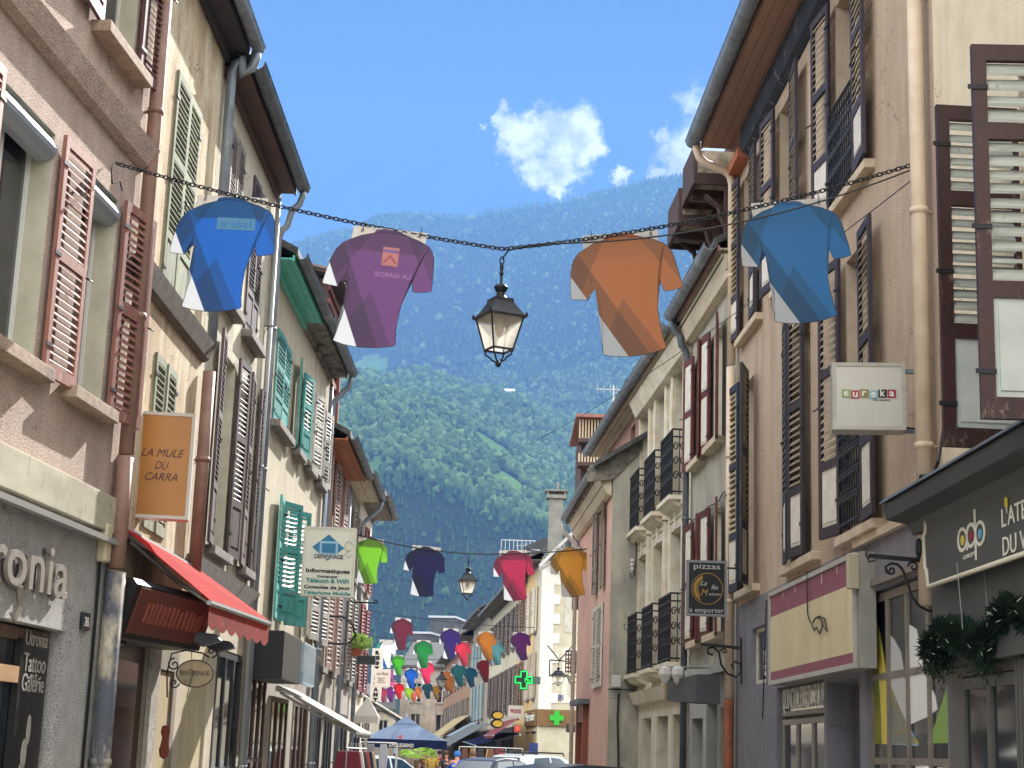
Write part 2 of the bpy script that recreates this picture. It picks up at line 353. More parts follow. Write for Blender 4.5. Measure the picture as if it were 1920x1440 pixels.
    def pipe(s,x,z0,z1,m,r=.05,y=None,top=None,name='downpipe'):
        """top=(over,zg,dx): swan neck up to the gutter"""
        y=-r-.04 if y is None else y
        pts=[(x,y,z0),(x,y,z1)]
        if top:
            ov,zg=top[:2]; pts=[(x,y,z0),(x,y,z1-.12),(x,y-.03,z1),(x,y-.1,z1+.07),(x,-ov+.06,zg-.28),(x,-ov-.03,zg-.2),(x,-ov-.07,zg-.08),(x,-ov-.07,zg+.0)]
        mb=MB(); mb.tube(pts,r,10)
        zz=z0+1.2
        while zz<z1-.2: mb.tube([(x,y,zz),(x,y,zz+.05)],r*1.14,10); mb.box(x-.01,x+.01,y,-.0,zz+.01,zz+.03); zz+=1.9
        return mb.obj(name,m,s.root,smooth=True)
    def railing(s,x0,x1,z0,z1,d,parent=None,slab=None,sh=.16):
        """wrought iron balcony: rail, scrolls; slab of stone"""
        mb=MB(); r=.014
        loop=[(x0,0),(x0,-d),(x1,-d),(x1,0)]
        for zz in (z0+.06,z1-.12,z1):
            rr=.016 if zz==z1 else r
            mb.tube([(a,b,zz) for a,b in loop],rr,5)
        def bars(a,b,c,e):
            L=math.hypot(c-a,e-b); n=max(1,int(L/.085))
            for k in range(n+1):
                X=a+(c-a)*k/n; Y=b+(e-b)*k/n; mb.tube([(X,Y,z0),(X,Y,z1)],.01,4)
            ux,uy=(c-a)/L,(e-b)/L
            for k in range(n):
                cx=(k+.5)/n*L
                for zc,rad in ((z0+(z1-z0)*.3,.05),(z0+(z1-z0)*.52,.05),(z0+(z1-z0)*.74,.05)):
                    pts=[]
                    for q in range(11):
                        an=q/10*2.6*PI; rr2=rad*(1-q/14)
                        pts.append((a+ux*(cx+math.cos(an)*rr2),b+uy*(cx+math.cos(an)*rr2),zc+math.sin(an)*rr2*1.5))
                    mb.tube(pts,.011,4)
        bars(x0,-d,x1,-d); bars(x0,0,x0,-d); bars(x1,-d,x1,0)
        o=mb.obj('balcony_railing',IRON,parent or s.root)
        if slab:
            b=MB(); b.box(x0-.06,x1+.06,-d-.06,.0,z0-.07,z0-.0); b.prism([(-d-.02,z0-.07),(-d+.04,z0-.14),(-d+.2,z0-.2),(-d*.35,z0-sh-.14),(0,z0-sh-.16),(0,z0-.07)],x0,x1,'x')
            bo=b.obj('balcony_slab',slab,s.root); o.parent=bo
        return o
SHM={}
# ------------------------------------------------------------ footprints
A=[(-4.13,5),(-3.37,14),(-3.33,17.27),(-3.3,21.5),(-3.25,28.8),(-3.3,33.4),(-3.35,37.3),(-3.4,41.5)]
B=[(3.5,5),(3.3,12.4),(3.0,21.5),(2.83,25.35),(2.51,30.7)]
PINK=mat('pink_render','d0bbad',.95,'b9a598',5,(1,1,.6),bump=1,bsc=70,speck=('7f665c',75),c3='cdbba8',sc3=.9,lo3=.5,hi3=.75)
GREYR=mat('grey_roughcast_render','c0beb9',.95,'aaa8a3',6,bump=1,bsc=80,speck=('6c6a66',80),c3='a09d96')
OCHRE=mat('ochre_render','bda888',.95,'9f8a70',2.6,(1,1,.5),bump=.7,bsc=50,c3='cfc3a8',sc3=1.8,lo3=.46,hi3=.6,wear='937a5e')
OCHRE2=mat('yellow_render','d8b567',.9,'cba45a',3,bump=.4,c3='e0c88c')
CREAM=mat('cream_render','c3bba6',.95,'aea694',2.5,(1,1,.5),bump=.5,bsc=60,c3='d8ceb0',sc3=1.1)
BEIGEL=mat('pale_beige_render','bdb29c',.95,'a89d88',2.2,(1,1,.4),bump=.5,bsc=60,c3='cbc2b0')
GRAYL=mat('weathered_render','a79f92',.95,'877f75',2.5,(1,1,.4),bump=.5,c3='8f7c6a')
BEIGER=mat('sand_render','c6b19b',.95,'b09c87',3,(1,1,.3),bump=.8,bsc=80,c3='d0bfaa',sc3=1.3,lo3=.48,hi3=.66,speck=('9a8370',60))
CREAMR=mat('light_cream_render','d8ccb4',.9,'ccbea4',3,bump=.5,bsc=50)
LILAC=mat('lilac_grey_render','7f7d84',.9,'74727a',5,bump=.5,bsc=110)
GREYR3=mat('grey_green_render','a5a193',.95,'7f7d74',1.6,(1,1,.5),bump=.4,c3='bdb7a6',sc3=.8,lo3=.45,hi3=.65)
STONEW=mat('cream_limestone','d6cfc0',.9,'bdb29a',3,bump=.3,c3='a79c86',sc3=1.5,lo3=.6,hi3=.75)
JAMB=mat('jamb_stone','c0bba8',.9,'a9a492',3,bump=.3)
JAMBR=mat('jamb_stone_beige','b9a893',.9,'a4937f',3,bump=.3)  # browner jamb stone of the right-hand houses
SALMON=mat('salmon_render','d6b0a0',.95,'c49e8e',2.2,(1,1,.5),bump=.4,c3='c99a86')
ROSEB=mat('rose_brown_paint','956456',.65,'80544a',9,(1,1,.3),wear='c7a594')
ROSEBD=mat('brown_violet_paint','6b4a48',.6,'5b3e3e',9,(1,1,.3),wear='8a6a62')
GREENW=mat('weathered_green_wood','8d9176',.85,'6e7460',8,(1,1,.3),wear='b3b08c')
BROWNV=mat('dark_brown_violet_paint','5a4a4a',.6,'4b3d3e',9,(1,1,.3),wear='75625e')
GREYSH=mat('grey_brown_paint','8a8078',.65,'746a64',9,(1,1,.3))
TURQ=mat('turquoise_paint','4e9c93',.55,'418a84',6,(1,1,.3),wear='8fb8ad')
TURQL=mat('turquoise_boards','62c2b0',.6,'55b2a2',6,(1,1,.3),boards=(1,.11))
WHSH=mat('white_shutter_paint','c9c5bb',.6,'b7b2a8',9,(1,1,.3),wear='9b958a')
REDSH=mat('ox_red_paint','5e2c28',.6,'4e2522',9,(1,1,.4),wear='8a4a40')
WHPAN=mat('white_panel','d6d0c4',.6,'c8c1b3',6,wear='a59c8c')
DKSH=mat('aubergine_paint','3c3136',.6,'312a30',9,(1,1,.3),wear='5a4c4c')
NAVYSH=mat('blue_black_paint','262a38',.55,'20232f',9,(1,1,.3),wear='4a4a50')
CRSL=mat('cream_slats','a6997f',.7,'8c816a',12,(.3,1,3),wear='7d725c')
GRSL=mat('grey_green_slats','9a9c92',.7,'80837a',12,(.3,1,3),wear='6f6c60')
WOODR=mat('red_brown_boards','a4806f',.75,'927063',5,(.15,1,1),boards=(1,.13))
WOODN=mat('dark_eaves_boards','453f40',.8,'39353a',5,boards=(1,.14))
WOODBR=mat('brown_eaves_boards','5c4038',.7,'4d362f',5,(.2,1,1),boards=(1,.15))
WOODOR=mat('orange_eaves_boards','b0693c',.7,'9c5a34',5,(.2,1,1),boards=(1,.15))
PLAST=mat('stained_eaves_plaster','8a8478',.95,'5a554c',6,bump=.4,c3='3f3a34',sc3=3,lo3=.52,hi3=.62)
EAVEW=mat('flaking_cream_eaves','c9bda6',.8,'b3a68f',5,(.2,1,1),wear='8d806c',boards=(1,.2))
BEAMN=mat('flaking_blue_black_beam','2a303c',.8,'232833',6,(.1,1,1),wear='8a8780')
CEMENT=mat('grey_cement','83827c',.95,'6f6e69',3,bump=.5)
PIPEB=mat('terracotta_pipe','8a6a5c',.6,'775a4d',6)
PIPEC=mat('cream_pipe','cdbba6',.6,'bfab94',5,c3='a8937c')
RUST=mat('rust_pipe','8a4f34',.8,'6a3c2a',8)
AWB=mat('roller_blind_silver','9aa3ae',.35,metal=.4)
ALU=mat('aluminium','a9aaa8',.4,metal=.6)
BRF=mat('brown_frame','6a5242',.6,'5a4436',6,(1,1,.3))
BLK=mat('black_paint','101012',.5)
GREYT=mat('anthracite','34363a',.5,'2c2e32',5)
SHG='house shutters'
# ============================================================ LEFT
# --- pink house
F1=Facade(A[0],A[1],'pink_house','pink roughcast house at the left edge with rose brown louvred shutters and grey shop front','houses on the left side of the street')
x=F1.x; z=F1.z
zb=z(177,921); zs=z(198,775); zt=z(222,378); zc0=z(264,322); zc1=zc0+.2
w1r=x(106,236); w2l=x(163,300); w2r=x(222,378); w1l=w1r-1.15; w0r=w1l-1.0
z2s=z(250,140); z2t=z2s+2.0; w2br=x(250,100); w2bl=w2br-.95
sx0=x(0,1155)-2.2; sx1=x(124,1184); szt=z(124,1184)
ops=[(w1l,w1r,zs,zt),(w2l,w2r,zs,zt),(w2bl,w2br,z2s,z2t),(w2bl-2.3,w2br-2.2,z2s,z2t),(sx0,sx1,.35,szt,.2)]
F1.wm=PINK
zsplit=zb-.32
F1.wall(9.9,8,[PINK,GREYR,JAMB],ops,zsplit)
for a,b in ((w1l,w1r),(w2l,w2r)):
    F1.window(a,b,zs,zt,.17,mat('white_upvc','d2d2cc',.4),2)
    rb=MB(); n=8; rb.prism([(.02,0),(.02,-.2)]+[(.02-.16*math.sin(PI*k/n/1)*1.0-.0,-.1-.1*math.cos(PI*k/n)) for k in range(1,n)][::-1][::-1],a+.02,b-.02,'x'); o=rb.obj('roller_blind_box',AWB,F1.root,loc=(0,.1,zt-.03))
F1.window(w2bl,w2br,z2s,z2t,.15); F1.window(w2bl-2.3,w2br-2.2,z2s,z2t,.15)
F1.sill(w1l-.1,w1r+.12,zs,SILL); F1.sill(w2l-.12,w2r+.1,zs,SILL); F1.sill(w2bl-.12,w2br+.12,z2s,SILL,.16)
F1.ledge(0,F1.W,zc0,zc1,.16,PINK)
shm=[ROSEB,ROSEB,ROSEB,IRON]; shm2=[ROSEBD,ROSEBD,ROSEBD,IRON]
F1.shutter(x(118,250),z(81,688),zt+.02,.6,1,3,shm,.062,(.5,),pitch and 0 if False else 0) if False else None
F1.shutter(x(112,245),zs-.03,zt+.03,.62,1,2,shm,.06,(.5,))
F1.shutter(x(226,380),zs-.04,zt+.03,.62,1,6,shm,.06,(.5,))
F1.shutter(w1l-.02,zs-.03,zt+.03,.6,-1,2,shm,.06,(.5,))
F1.shutter(w1l-.72,zs-.03,zt+.03,.6,-1,4,shm,.06,(.5,))
F1.shutter(x(252,100),z2s+.0,z2t,.58,1,4,shm2,.055,(.5,)); F1.shutter(w2bl-.02,z2s,z2t,.58,-1,4,shm2,.055,(.5,))
# shop fascia board and metal strip
MB().box(0,F1.W-.02,-.07,-.002,zb-.3,zb).obj('fascia_board',mat('flaked_cream_board','b5ad98',.8,'9a927e',5,(.3,1,1),wear='7d7668'),F1.root,bevel=.006)
mb=MB(); mb.box(0,F1.W+.12,-.12,-.08,zb-.40,zb-.355); mb.box(0,F1.W+.1,-.08,-.002,zb-.385,zb-.365); mb.obj('awning_rail',ALU,F1.root)
o=F1.window(sx0,sx1-.02,.36,szt-.02,.12,BRF,3,1,.09,name='shop_window')
zz=z(30,1262); MB().box(sx0+.05,x(55,1265),.08,.18,zz-.06,zz+.06).obj('window_rail',mat('light_oak','b08a62',.6,'9c7650',6,(.2,1,1)),o)
# dark lettered side panel
px0=x(62,1200); pn=MB().box(px0,sx1-.12,.08,.135,.4,szt-.1).obj('lettered_panel',mat('black_vinyl','1a1918',.35),o)
LET=mat('etched_lettering','908c84',.7)
pc=(px0+sx1-.12)/2; pw=(sx1-.12-px0)
for s_,py,sz in (('Utronia',1213,.17),('Tattoo',1262,.2),('-et-',1280,.12),('Galerie',1299,.19)):
    text(s_,sz,pn,'lettering',(pc,.075,z(88,py)),m=LET,fit=pw*(.5 if s_=='-et-' else .8))
for k in range(5):  # painted petals
    a=.5+k*.5; mb=MB(); cx,cz=pc-.02+.06*math.cos(a*2),1.05+.22*k*.8
    mb.prism([(cx+.05*math.cos(t)*(1+.3*math.sin(k)),cz+.11*math.sin(t)) for t in [i*PI/6 for i in range(12)]],.072,.078,'y'); mb.obj('petal_motif',LET,pn)
# raised letters
lx1=x(118,1100); lz=z(60,1088)
ls=thing('shop_lettering','raised cream letters of the tattoo gallery name on the grey shop front','shop sign',F1.world(lx1-1.6,-.05,lz),F1.rz)
text('Utronia',.54,ls,'letters',(.36,0,-.08),m=mat('cream_letter','7f766b',.7,'6f665c',9),ext=.016,fit=2.35,shear=.0,off=.004)
text('Utronia',.54,ls,'letters',(.36,.05,-.08),m=mat('letter_spacer','5c5650',.7),ext=.01,fit=2.25)
mb=MB()
mb.tube([(.57,0,-.08),(.62,0,-.22),(.54,0,-.33),(.44,0,-.28)],[.03,.022,.016,.008],6); mb.tube([(.05,0,-.1),(0,0,-.3),(-.1,0,-.2)],.014,5)
mb.obj('letter_flourish',MATS['cream_letter'],ls)
# number plate, junction box, pipes
np_=thing('house_number_plate','small dark house number 26 plate on the grey pier','number plate',F1.world(x(156,1165),-.02,z(156,1165)),F1.rz)
MB().box(-.09,.09,-.01,.02,-.07,.07).obj('plate',mat('enamel_navy','20242c',.3),np_,bevel=.005); text('26',.11,np_,'digits',(0,-.012,-.04),m=WHITE)
jb=MB(); jb.box(-.07,.07,-.09,0,-.16,.16); jo=jb.obj('junction_box',mat('cream_plastic','b5a88a',.5),None,bevel=.02); jo.location=F1.world(x(186,1018),0,z(186,1018)); jo.rotation_euler=(0,0,F1.rz); tag(jo,'cream plastic junction box beside the downpipe under the pink house eave strip','electric box')
F1.pipe(F1.W-.02,z(215,850),9.8,PIPEB,.065,y=-.09)
F1.pipe(F1.W-.03,z(205,1000)-.3,z(215,850)-.03,PIPEB,.075,y=-.09)
F1.pipe(F1.W-.04,.3,z(205,1000)-.33,mat('peeling_pipe','b5a992',.8,'4a4d55',3,(1,1,.5),.4,.55,wear='8a8378'),.085,y=-.1)
mb=MB(); 
for dx in (-.22,-.25): mb.tube([(F1.W+dx,-.02,.2),(F1.W+dx+.01,-.02,2.2),(F1.W+dx-.02,-.025,3.35)],.009,5)
mb.obj('cable',BLK,F1.root)
F1.roof(9.9,.6,8,SLATE,WOODBR,ZINC,ov1=0)
# --- ochre house
F2=Facade(A[1],A[2],'ochre_house','narrow flaking ochre house with weathered grey green closed shutters','houses on the left side of the street')
F2.wm=OCHRE; x=F2.x; z=F2.z
wl,wr=x(333,130),x(375,222); wt=z(333,130); wb=z(302,553)
lz1=z(385,688); lt=z(292,660); lb=z(262,985); ll,lr=x(292,660),x(331,695)
dz=z(330,1160)-.45
ops=[(wl,wr,wb,wt,.05),(ll,lr,lb,lt,.05),(.2,1.85,.02,2.6,.05),(2.25,3.1,.02,2.4,.04)]
F2.wall(9.25,8,[OCHRE,mat('shop_front_render','8e8372',.9,'7a7062',3,bump=.4),JAMB],ops,2.75)
def closed(Fc,x0,x1,z0,z1,mats,off=.0,**k):
    w=(x1-x0)/2-.004; Fc.shutter(x0,z0,z1,w,1,0,mats,off=off,slope=-.62,**k); Fc.shutter(x1,z0,z1,w,-1,0,mats,off=off,slope=-.62,**k)
gm=[GREENW,GREENW,GREENW,IRON]
closed(F2,wl,wr,wb,wt,gm,off=-.01,pitch=.058,rails=(.27,.62),panel=1)
closed(F2,ll,lr,lb,lt,gm,off=-.01,pitch=.058,rails=(.27,.62),panel=1)
F2.ledge(0,F2.W,lz1,lz1+.2,.14,mat('soot_ledge','6f665c',.9,'554e46',6,bump=.4),'ledge')
F2.pipe(F2.W-.04,z(385,640)-.1,9.1,ZINC,.055,top=(.28,9.25))
F2.pipe(F2.W-.06,z(350,1044)-.2,z(385,690)-.1,PIPEB,.07,y=-.1)
F2.roof(9.25,.28,8,SLATE,WOODN,ZINC)
# bar doorway
o=MB().box(.22,1.83,.03,.045,.03,2.58).obj('door',mat('oxblood_door','3a120e',.4,'2a0d0b',5,(1,1,.3)),F2.root)
mb=MB(); mb.box(.45,.95,.015,.028,.2,1.1).box(1.05,1.55,.015,.028,.2,1.1); mb.obj('door_panel',mat('oxblood_trim','5a1d16',.4),o); MB().box(.45,1.55,.018,.028,1.2,2.4).obj('pane',GLASS,o)
MB().box(2.27,3.08,.025,.035,.03,2.38).obj('door',mat('beige_door','b8a884',.6,'a89874',5,(1,1,.3)),F2.root)
MB().box(1.88,2.2,-.05,-.003,.0,2.7).obj('pilaster',mat('rough_stone_pilaster','a9a49a',.95,'8e8a80',9,bump=1,bsc=30),F2.root)
# --- cream house with brown-violet shutters
F3=Facade(A[2],A[3],'cream_house','cream house with tall brown violet louvred shutters and a brown boarded eave','houses on the left side of the street')
F3.wm=CREAM; x=F3.x; z=F3.z
zs1=z(458,1074)+.02; o1t=z(411,664)+.1
a0,a1=x(411,720),x(437,760); b0,b1=x(466,800),x(478,800)
zu0=z(477,654); zu1=zu0+2.0
u0,u1=x(432,270),x(456,312); v0,v1=x(462,635),x(489,482)
v0=x(477,654)-.95 if v0>x(477,654) else v0
v1=x(477,654)
gz=z(450,1120)
ops=[(a0,a1,zs1,o1t),(b0,b1,zs1,o1t),(u0,u1,zu0,zu1,.05),(v1-.95,v1,zu0,zu1,.05),(.35,1.75,.02,gz-.65,.05),(2.2,4.0,.02,gz-.7,.05)]
F3.wall(9.08,8,[CREAM,BEIGEL,JAMB],ops,gz-.1)
F3.window(a0,a1,zs1,o1t); F3.window(b0,b1,zs1,o1t)
bm=[BROWNV,BROWNV,BROWNV,IRON]
lw=.5
zl0,zl1=zs1+.0,o1t+.12
for hx,sd in ((a0,-1),(a1,1),(b0-.0,-1),(b1,1)): F3.shutter(hx,zl0,zl1,lw,sd,5,bm,.058,(.27,.6),1)
closed(F3,u0,u1,zu0,zu1,[GREYSH,GREYSH,GREYSH,IRON],off=-.01,pitch=.055,rails=(.27,),panel=1)
closed(F3,v1-.95,v1,zu0,zu1,[BROWNV,BROWNV,BROWNV,IRON],off=-.01,pitch=.055,rails=(.27,),panel=1)
F3.sill(u0-.1,u1+.1,zu0,SILLG); F3.sill(v1-1.05,v1+.1,zu0,SILLG); F3.sill(a0-.15,a1+.1,zs1,SILLG,.12); F3.sill(b0-.15,b1+.15,zs1,SILLG,.12)
F3.ledge(0,F3.W,gz-.1,gz+.12,.14,SILLG,'cornice')
F3.roof(9.08,.27,8,SLATE,WOODBR,ZINCD,gr=.085,ov1=0)
F3.pipe(F3.W-.1,.2,8.5,ZINC,.045,top=(.30,9.08)); F3.pipe(F3.W-.28,.2,8.9,mat('grey_pvc','8a8a86',.5),.035)
MB().box(.36,1.74,.025,.045,.03,gz-.68).obj('door',mat('cream_panel_door','b5a888',.7,'a09474',4,(1,1,.4),wear='857a62'),F3.root)
o=F3.window(2.2,4.0,.03,gz-.72,-.01,mat('dark_shopframe','2c2a2a',.5),3,2,.07,name='shop_window')
# --- pale house with turquoise shutters
F4=Facade(A[3],A[4],'turquoise_trimmed_house','pale house with turquoise eave boards and turquoise then white shutters','houses on the left side of the street')
F4.wm=BEIGEL; x=F4.x; z=F4.z
zu0=z(528,813); zu1=z(519,612)
t0,t1=x(519,640),x(543,700)
zm0=z(484,1162)+.1; zm1=z(500,910)
e4=8.15; tg=[TURQ,TURQ,TURQ,IRON]; wh=[WHSH,WHSH,WHSH,IRON]
p0,p1=x(553,780),x(561,780)
wx=[(x(574,850),x(580,850)),(x(592,900),x(598,900))]
q0,q1=x(500,1000),x(524,1000)
m0=x(556,1050)
ops=[(t0,t1,zu0,zu1,.05),(p0-.05,p1+.1,zu0,zu1)]+[(a,b,zu0,zu1) for a,b in wx]+[(q1-.1,q1+.75,zm0,zm1),(x(573,1080),x(580,1080),zm0,zm1),(x(594,1080),x(600,1080),zm0,zm1)]
ops+=[(.5,2.0,.1,2.9,.05),(2.6,4.4,.1,2.4,.05),(5.0,6.8,.1,2.4,.05)]
gz4=z(520,1200)-.1
F4.wall(e4,8,[BEIGEL,GRAYL,JAMB],ops,gz4)
closed(F4,t0,t1,zu0,zu1,tg,off=-.01,pitch=.058,rails=(.3,.62),panel=1)
F4.shutter(p0,zu0,zu1,.5,-1,8,tg,.058,(.3,.62),1); F4.shutter(p1,zu0,zu1,.5,1,8,tg,.058,(.3,.62),1)
F4.window(p0-.05,p1+.1,zu0,zu1)
for a,b in wx:
    F4.window(a,b,zu0,zu1); F4.shutter(a,zu0,zu1,.5,-1,10,wh,.06,(.3,.62),0); F4.shutter(b,zu0,zu1,.5,1,10,wh,.06,(.3,.62),0); F4.sill(a-.2,b+.2,zu0,SILLG)
F4.sill(t0-.1,t1+.1,zu0,SILLG); F4.sill(p0-.15,p1+.2,zu0,SILLG)
F4.shutter(q1-.1,zm0,zm1,.62,-1,4,tg,.06,(.25,.6),1); F4.shutter(q1-.08,zm0,zm1,.5,1,24,tg,.06,(.25,.6),1); F4.shutter(q1+.75,zm0,zm1,.5,1,30,tg,.06,(.25,.6),1)
F4.window(q1-.1,q1+.75,zm0,zm1)
for a,b in ((x(573,1080),x(580,1080)),(x(594,1080),x(600,1080))):
    F4.window(a,b,zm0,zm1); F4.shutter(a,zm0,zm1,.5,-1,10,wh,.06,(.3,.62)); F4.shutter(b,zm0,zm1,.5,1,10,wh,.06,(.3,.62))
F4.ledge(0,F4.W,gz4-.1,gz4+.1,.16,SILLG,'cornice')
F4.roof(e4,.30,8,SLATE,TURQL,ZINCD,x0=0,x1=3.4,gr=.08)
F4.roof(e4+.02,.32,8,SLATE,PLAST,ZINCD,x0=3.4,gr=.08)
F4.pipe(F4.W-.1,.2,7.7,ZINC,.05,top=(.32,8.15)); F4.pipe(F4.W-.35,.2,7.9,ZINC,.04)
for a,b in ((.5,2.0),(2.6,4.4),(5.0,6.8)): F4.window(a,b,.1,2.4 if a>1 else 2.9,-.01,mat('brown_shopframe','5a3a2c',.6),3,2,.07,name='shop_window')
# chimney/dormer structure behind (corrugated roof, reddish wood)
bk=thing('roof_dormer','weathered wooden roof dormer with corrugated sheet top above the turquoise eave','dormer',(-3.6,33.5,0),F4.rz)
mb=MB(); mb.prism([(-.2,10.75),(1.3,11.1),(1.3,11.2),(-.2,10.85)],-2.2,0.6,'x'); 
for k in range(12): mb.tube([(-2.2+k*.25,-.3,10.8),(-2.2+k*.25,1.3,11.15)],.05,5)
mb.obj('roof',mat('rusty_sheet','4a4644',.6,'5f4a40',6),bk)
mb=MB(); mb.box(-1.9,.3,.1,1.2,8.2,10.8,0)
for k in range(9): mb.box(-1.9,.3,.05,.1,8.4+k*.27,8.5+k*.27,1)
mb.box(.2,.35,.0,.12,8.2,10.7,1); mb.obj('wall',[mat('brown_timber','4a3630',.8,'3c2c28',5),mat('red_timber','6a3a30',.8)],bk)
# --- further left houses
F5=Facade(A[4],A[5],'weathered_grey_house','weathered grey house with an orange boarded eave and tall pinkish shutters','houses on the left side of the street')
F5.wm=GRAYL
PKSH=mat('faded_pink_paint','a58c82',.7,'947a70',6,(1,1,.4))
def generic(Fc,zt,ops_x,floors,wm,shm,split=2.9,jm=JAMB,panel=0,shops=True,gm=GRAYL,sw=.48,closed_=False,shop_frame=None,sillm=None,over=.5,ang=6,pitch=.075,depth=8):
    ops=[]
    for (f0,f1) in floors:
        for (a,b) in ops_x: ops.append((a,b,f0,f1))
    so_=[]
    if shops:
        n=max(1,int(Fc.W/2.2)); 
        for k in range(n):
            a=Fc.W*(k+.12)/n; b=Fc.W*(k+.88)/n; so_.append((a,b,.1,split-.5,.05))
    Fc.wm=wm; Fc.wall(zt,depth,[wm,gm,jm],ops+so_,split)
    for (f0,f1) in floors:
        for (a,b) in ops_x:
            Fc.window(a,b,f0,f1,.14)
            if shm: 
                Fc.shutter(a,f0,f1,sw,-1,ang,shm,pitch,(.5,),panel,hw=False); Fc.shutter(b,f0,f1,sw,1,ang,shm,pitch,(.5,),panel,hw=False)
            Fc.sill(a-.1,b+.1,f0,sillm or SILLG,.1)
    for o in so_: Fc.window(o[0],o[1],o[2],o[3],-.01,shop_frame or MATS['dark_shopframe'],3,2,.07,name='shop_window')
generic(F5,7.05,[(1.0,1.7),(3.0,3.6)],[(3.1,5.0),(5.4,6.9)],GRAYL,[PKSH,PKSH,PKSH,IRON])
F5.roof(7.05,.38,8,SLATE,WOODOR,ZINCD,x0=0,x1=F5.W)
F5.pipe(F5.W-.1,.2,6.9,ZINC,.045); 
F6=Facade(A[5],A[6],'grey_plaster_house','grey plastered house with a cream boarded eave beyond the orange eave','houses on the left side of the street')
generic(F6,7.2,[(.8,1.5),(2.4,3.1)],[(3.1,4.9),(5.3,6.7)],mat('ashen_render','8d867c',.95,'756e66',2.5,(1,1,.4),bump=.4),[GREYSH,GREYSH,GREYSH,IRON])
F6.roof(7.2,.42,8,SLATE,EAVEW,ZINCD); F6.pipe(F6.W-.1,.2,6.7,ZINC,.05,top=(.42,7.2))
F7=Facade(A[6],A[7],'tall_cream_house','sunlit cream house with dark red and white shutters and flower boxes','houses on the left side of the street')
DRED=mat('dark_red_paint','74282a',.6,'602022',6)
generic(F7,7.35,[(.7,1.4),(2.5,3.2)],[(3.0,5.0),(5.35,6.8)],mat('white_render','c9c2b2',.95,'b5ad9c',2.5,bump=.3),[DRED,DRED,DRED,IRON],gm=BEIGEL)
F7.roof(7.35,.5,8,SLATE,PLAST,ZINCD)
# gap house further back left
F8=Facade((-6.8,62),(-7.0,77),'distant_cream_house','pale house with dark roof far down the left side behind the parasol','houses on the left side of the street')
generic(F8,4.4,[(1,1.9),(4,4.9),(7,7.9),(10,10.9)],[(3.1,4.1)],BEIGEL,wh,pitch=.15); F8.roof(4.4,.5,8,SLATE,PLAST,None)
F8b=Facade((-7.0,42.6),(-6.5,60),'stone_house','light stone house set back behind the blue parasol on the left','houses on the left side of the street')
generic(F8b,6.4,[(2,2.9),(6,6.9),(10,10.9)],[(3.2,4.9)],CREAM,wh,pitch=.15); F8b.roof(6.4,.5,8,SLATE,PLAST,None)
F9=Facade((-8.0,78),(-10.6,140),'far_terrace_house','row end house with brown shutters at the far end of the street on the left','houses on the left side of the street')
generic(F9,5.2,[(3+6*k,3.9+6*k) for k in range(9)],[(3.1,4.7)],GRAYL,[BROWNV,BROWNV,BROWNV,IRON],pitch=.2); F9.roof(5.2,.5,8,SLATE,PLAST,None)
FS=Facade((-13.5,146),(-9.1,146.6),'small_far_house','small cream house with dark roof left of the street end house','houses on the left side of the street')
generic(FS,5.0,[(1,1.8),(3,3.8)],[(2.9,4.2)],CREAM,None,shops=False); FS.roof(5.0,.4,8,SLATE,PLAST,None)
FE=Facade((-9.0,150),(-3.6,149),'street_end_house','grey beige house closing the far end of the street','houses on the left side of the street')
generic(FE,9.0,[(1,1.9),(3.3,4.3)],[(3.0,4.9),(5.9,7.6)],GRAYL,None,shops=False); FE.roof(9.0,.5,8,SLATE,PLAST,None)
# stone towers on the slope behind the street end
SLSTONE=mat('slate_grey_stone','4c4d50',.95,'3a3b3e',1.2,bump=.6,bsc=3,c3='626262',sc3=.6)
for (nm,lab,pxa,pxb,pt,Y,dep) in (('stone_tower','tall grey stone block with a pale coping behind the end of the street',806,853,1158,205,9),('stone_tower','lower square grey stone block left of the taller one behind the street end',770,806,1188,200,9)):
    pa=at(pxa,pt,Y); pb=at(pxb,pt,Y)
    Ft=Facade((pa.x,Y),(pb.x,Y-.6),nm,lab,'stone blocks behind the street end','tower')
    Ft.wall(pa.z,dep,[SLSTONE],[(Ft.W*.3,Ft.W*.45,pa.z-4,pa.z-3)])
    MB().box(-.15,Ft.W+.15,-.15,dep+.1,pa.z,pa.z+.25).obj('coping',mat('pale_coping','a5a8ac',.7),Ft.root)
# ============================================================ RIGHT
R1=Facade(B[1],B[0],'near_cream_house','light cream house at the right edge above the anthracite shop front','houses on the right side of the street')
R1.wm=CREAMR; x=R1.x; z=R1.z
R1.wall(10.6,8,[CREAMR,mat('shopfront_grey','5d5c59',.6),JAMBR],[(1.95,3.05,4.2,6.3,.2),(1.95,3.05,7.6,9.5,.2),(.35,1.6,.15,2.35,.06),(2.0,3.6,.15,2.35,.06)],3.0)
for a_,b_ in ((.35,1.6),(2.0,3.6)): R1.window(a_,b_,.16,2.34,-.01,mat('shopfront_frame','54534f',.5),2,2,.08,name='shop_window')
mb=MB()
for q in range(5): mb.box(1.64+q*.07,1.68+q*.07,-.05,-.002,.1,2.4)
mb.obj('fluted_pilaster',MATS['shopfront_frame'],R1.root)
R1.window(1.95,3.05,4.2,6.3,.14); R1.window(1.95,3.05,7.6,9.5,.14)
R1.roof(10.6,.6,8,SLATE,EAVEW,ZINC)
R2=Facade(B[2],B[1],'sand_coloured_house','big sand coloured house with dark louvred shutters, cream slats and a red boarded eave','houses on the right side of the street')
R2.wm=BEIGER; x=R2.x; z=R2.z; W2=R2.W
zt0=z(1423,593); zt0b=zt0; m0_=z(1635,978); mt=z(1624,451)
sp=z(1577,1018)-.12
top1=9.55
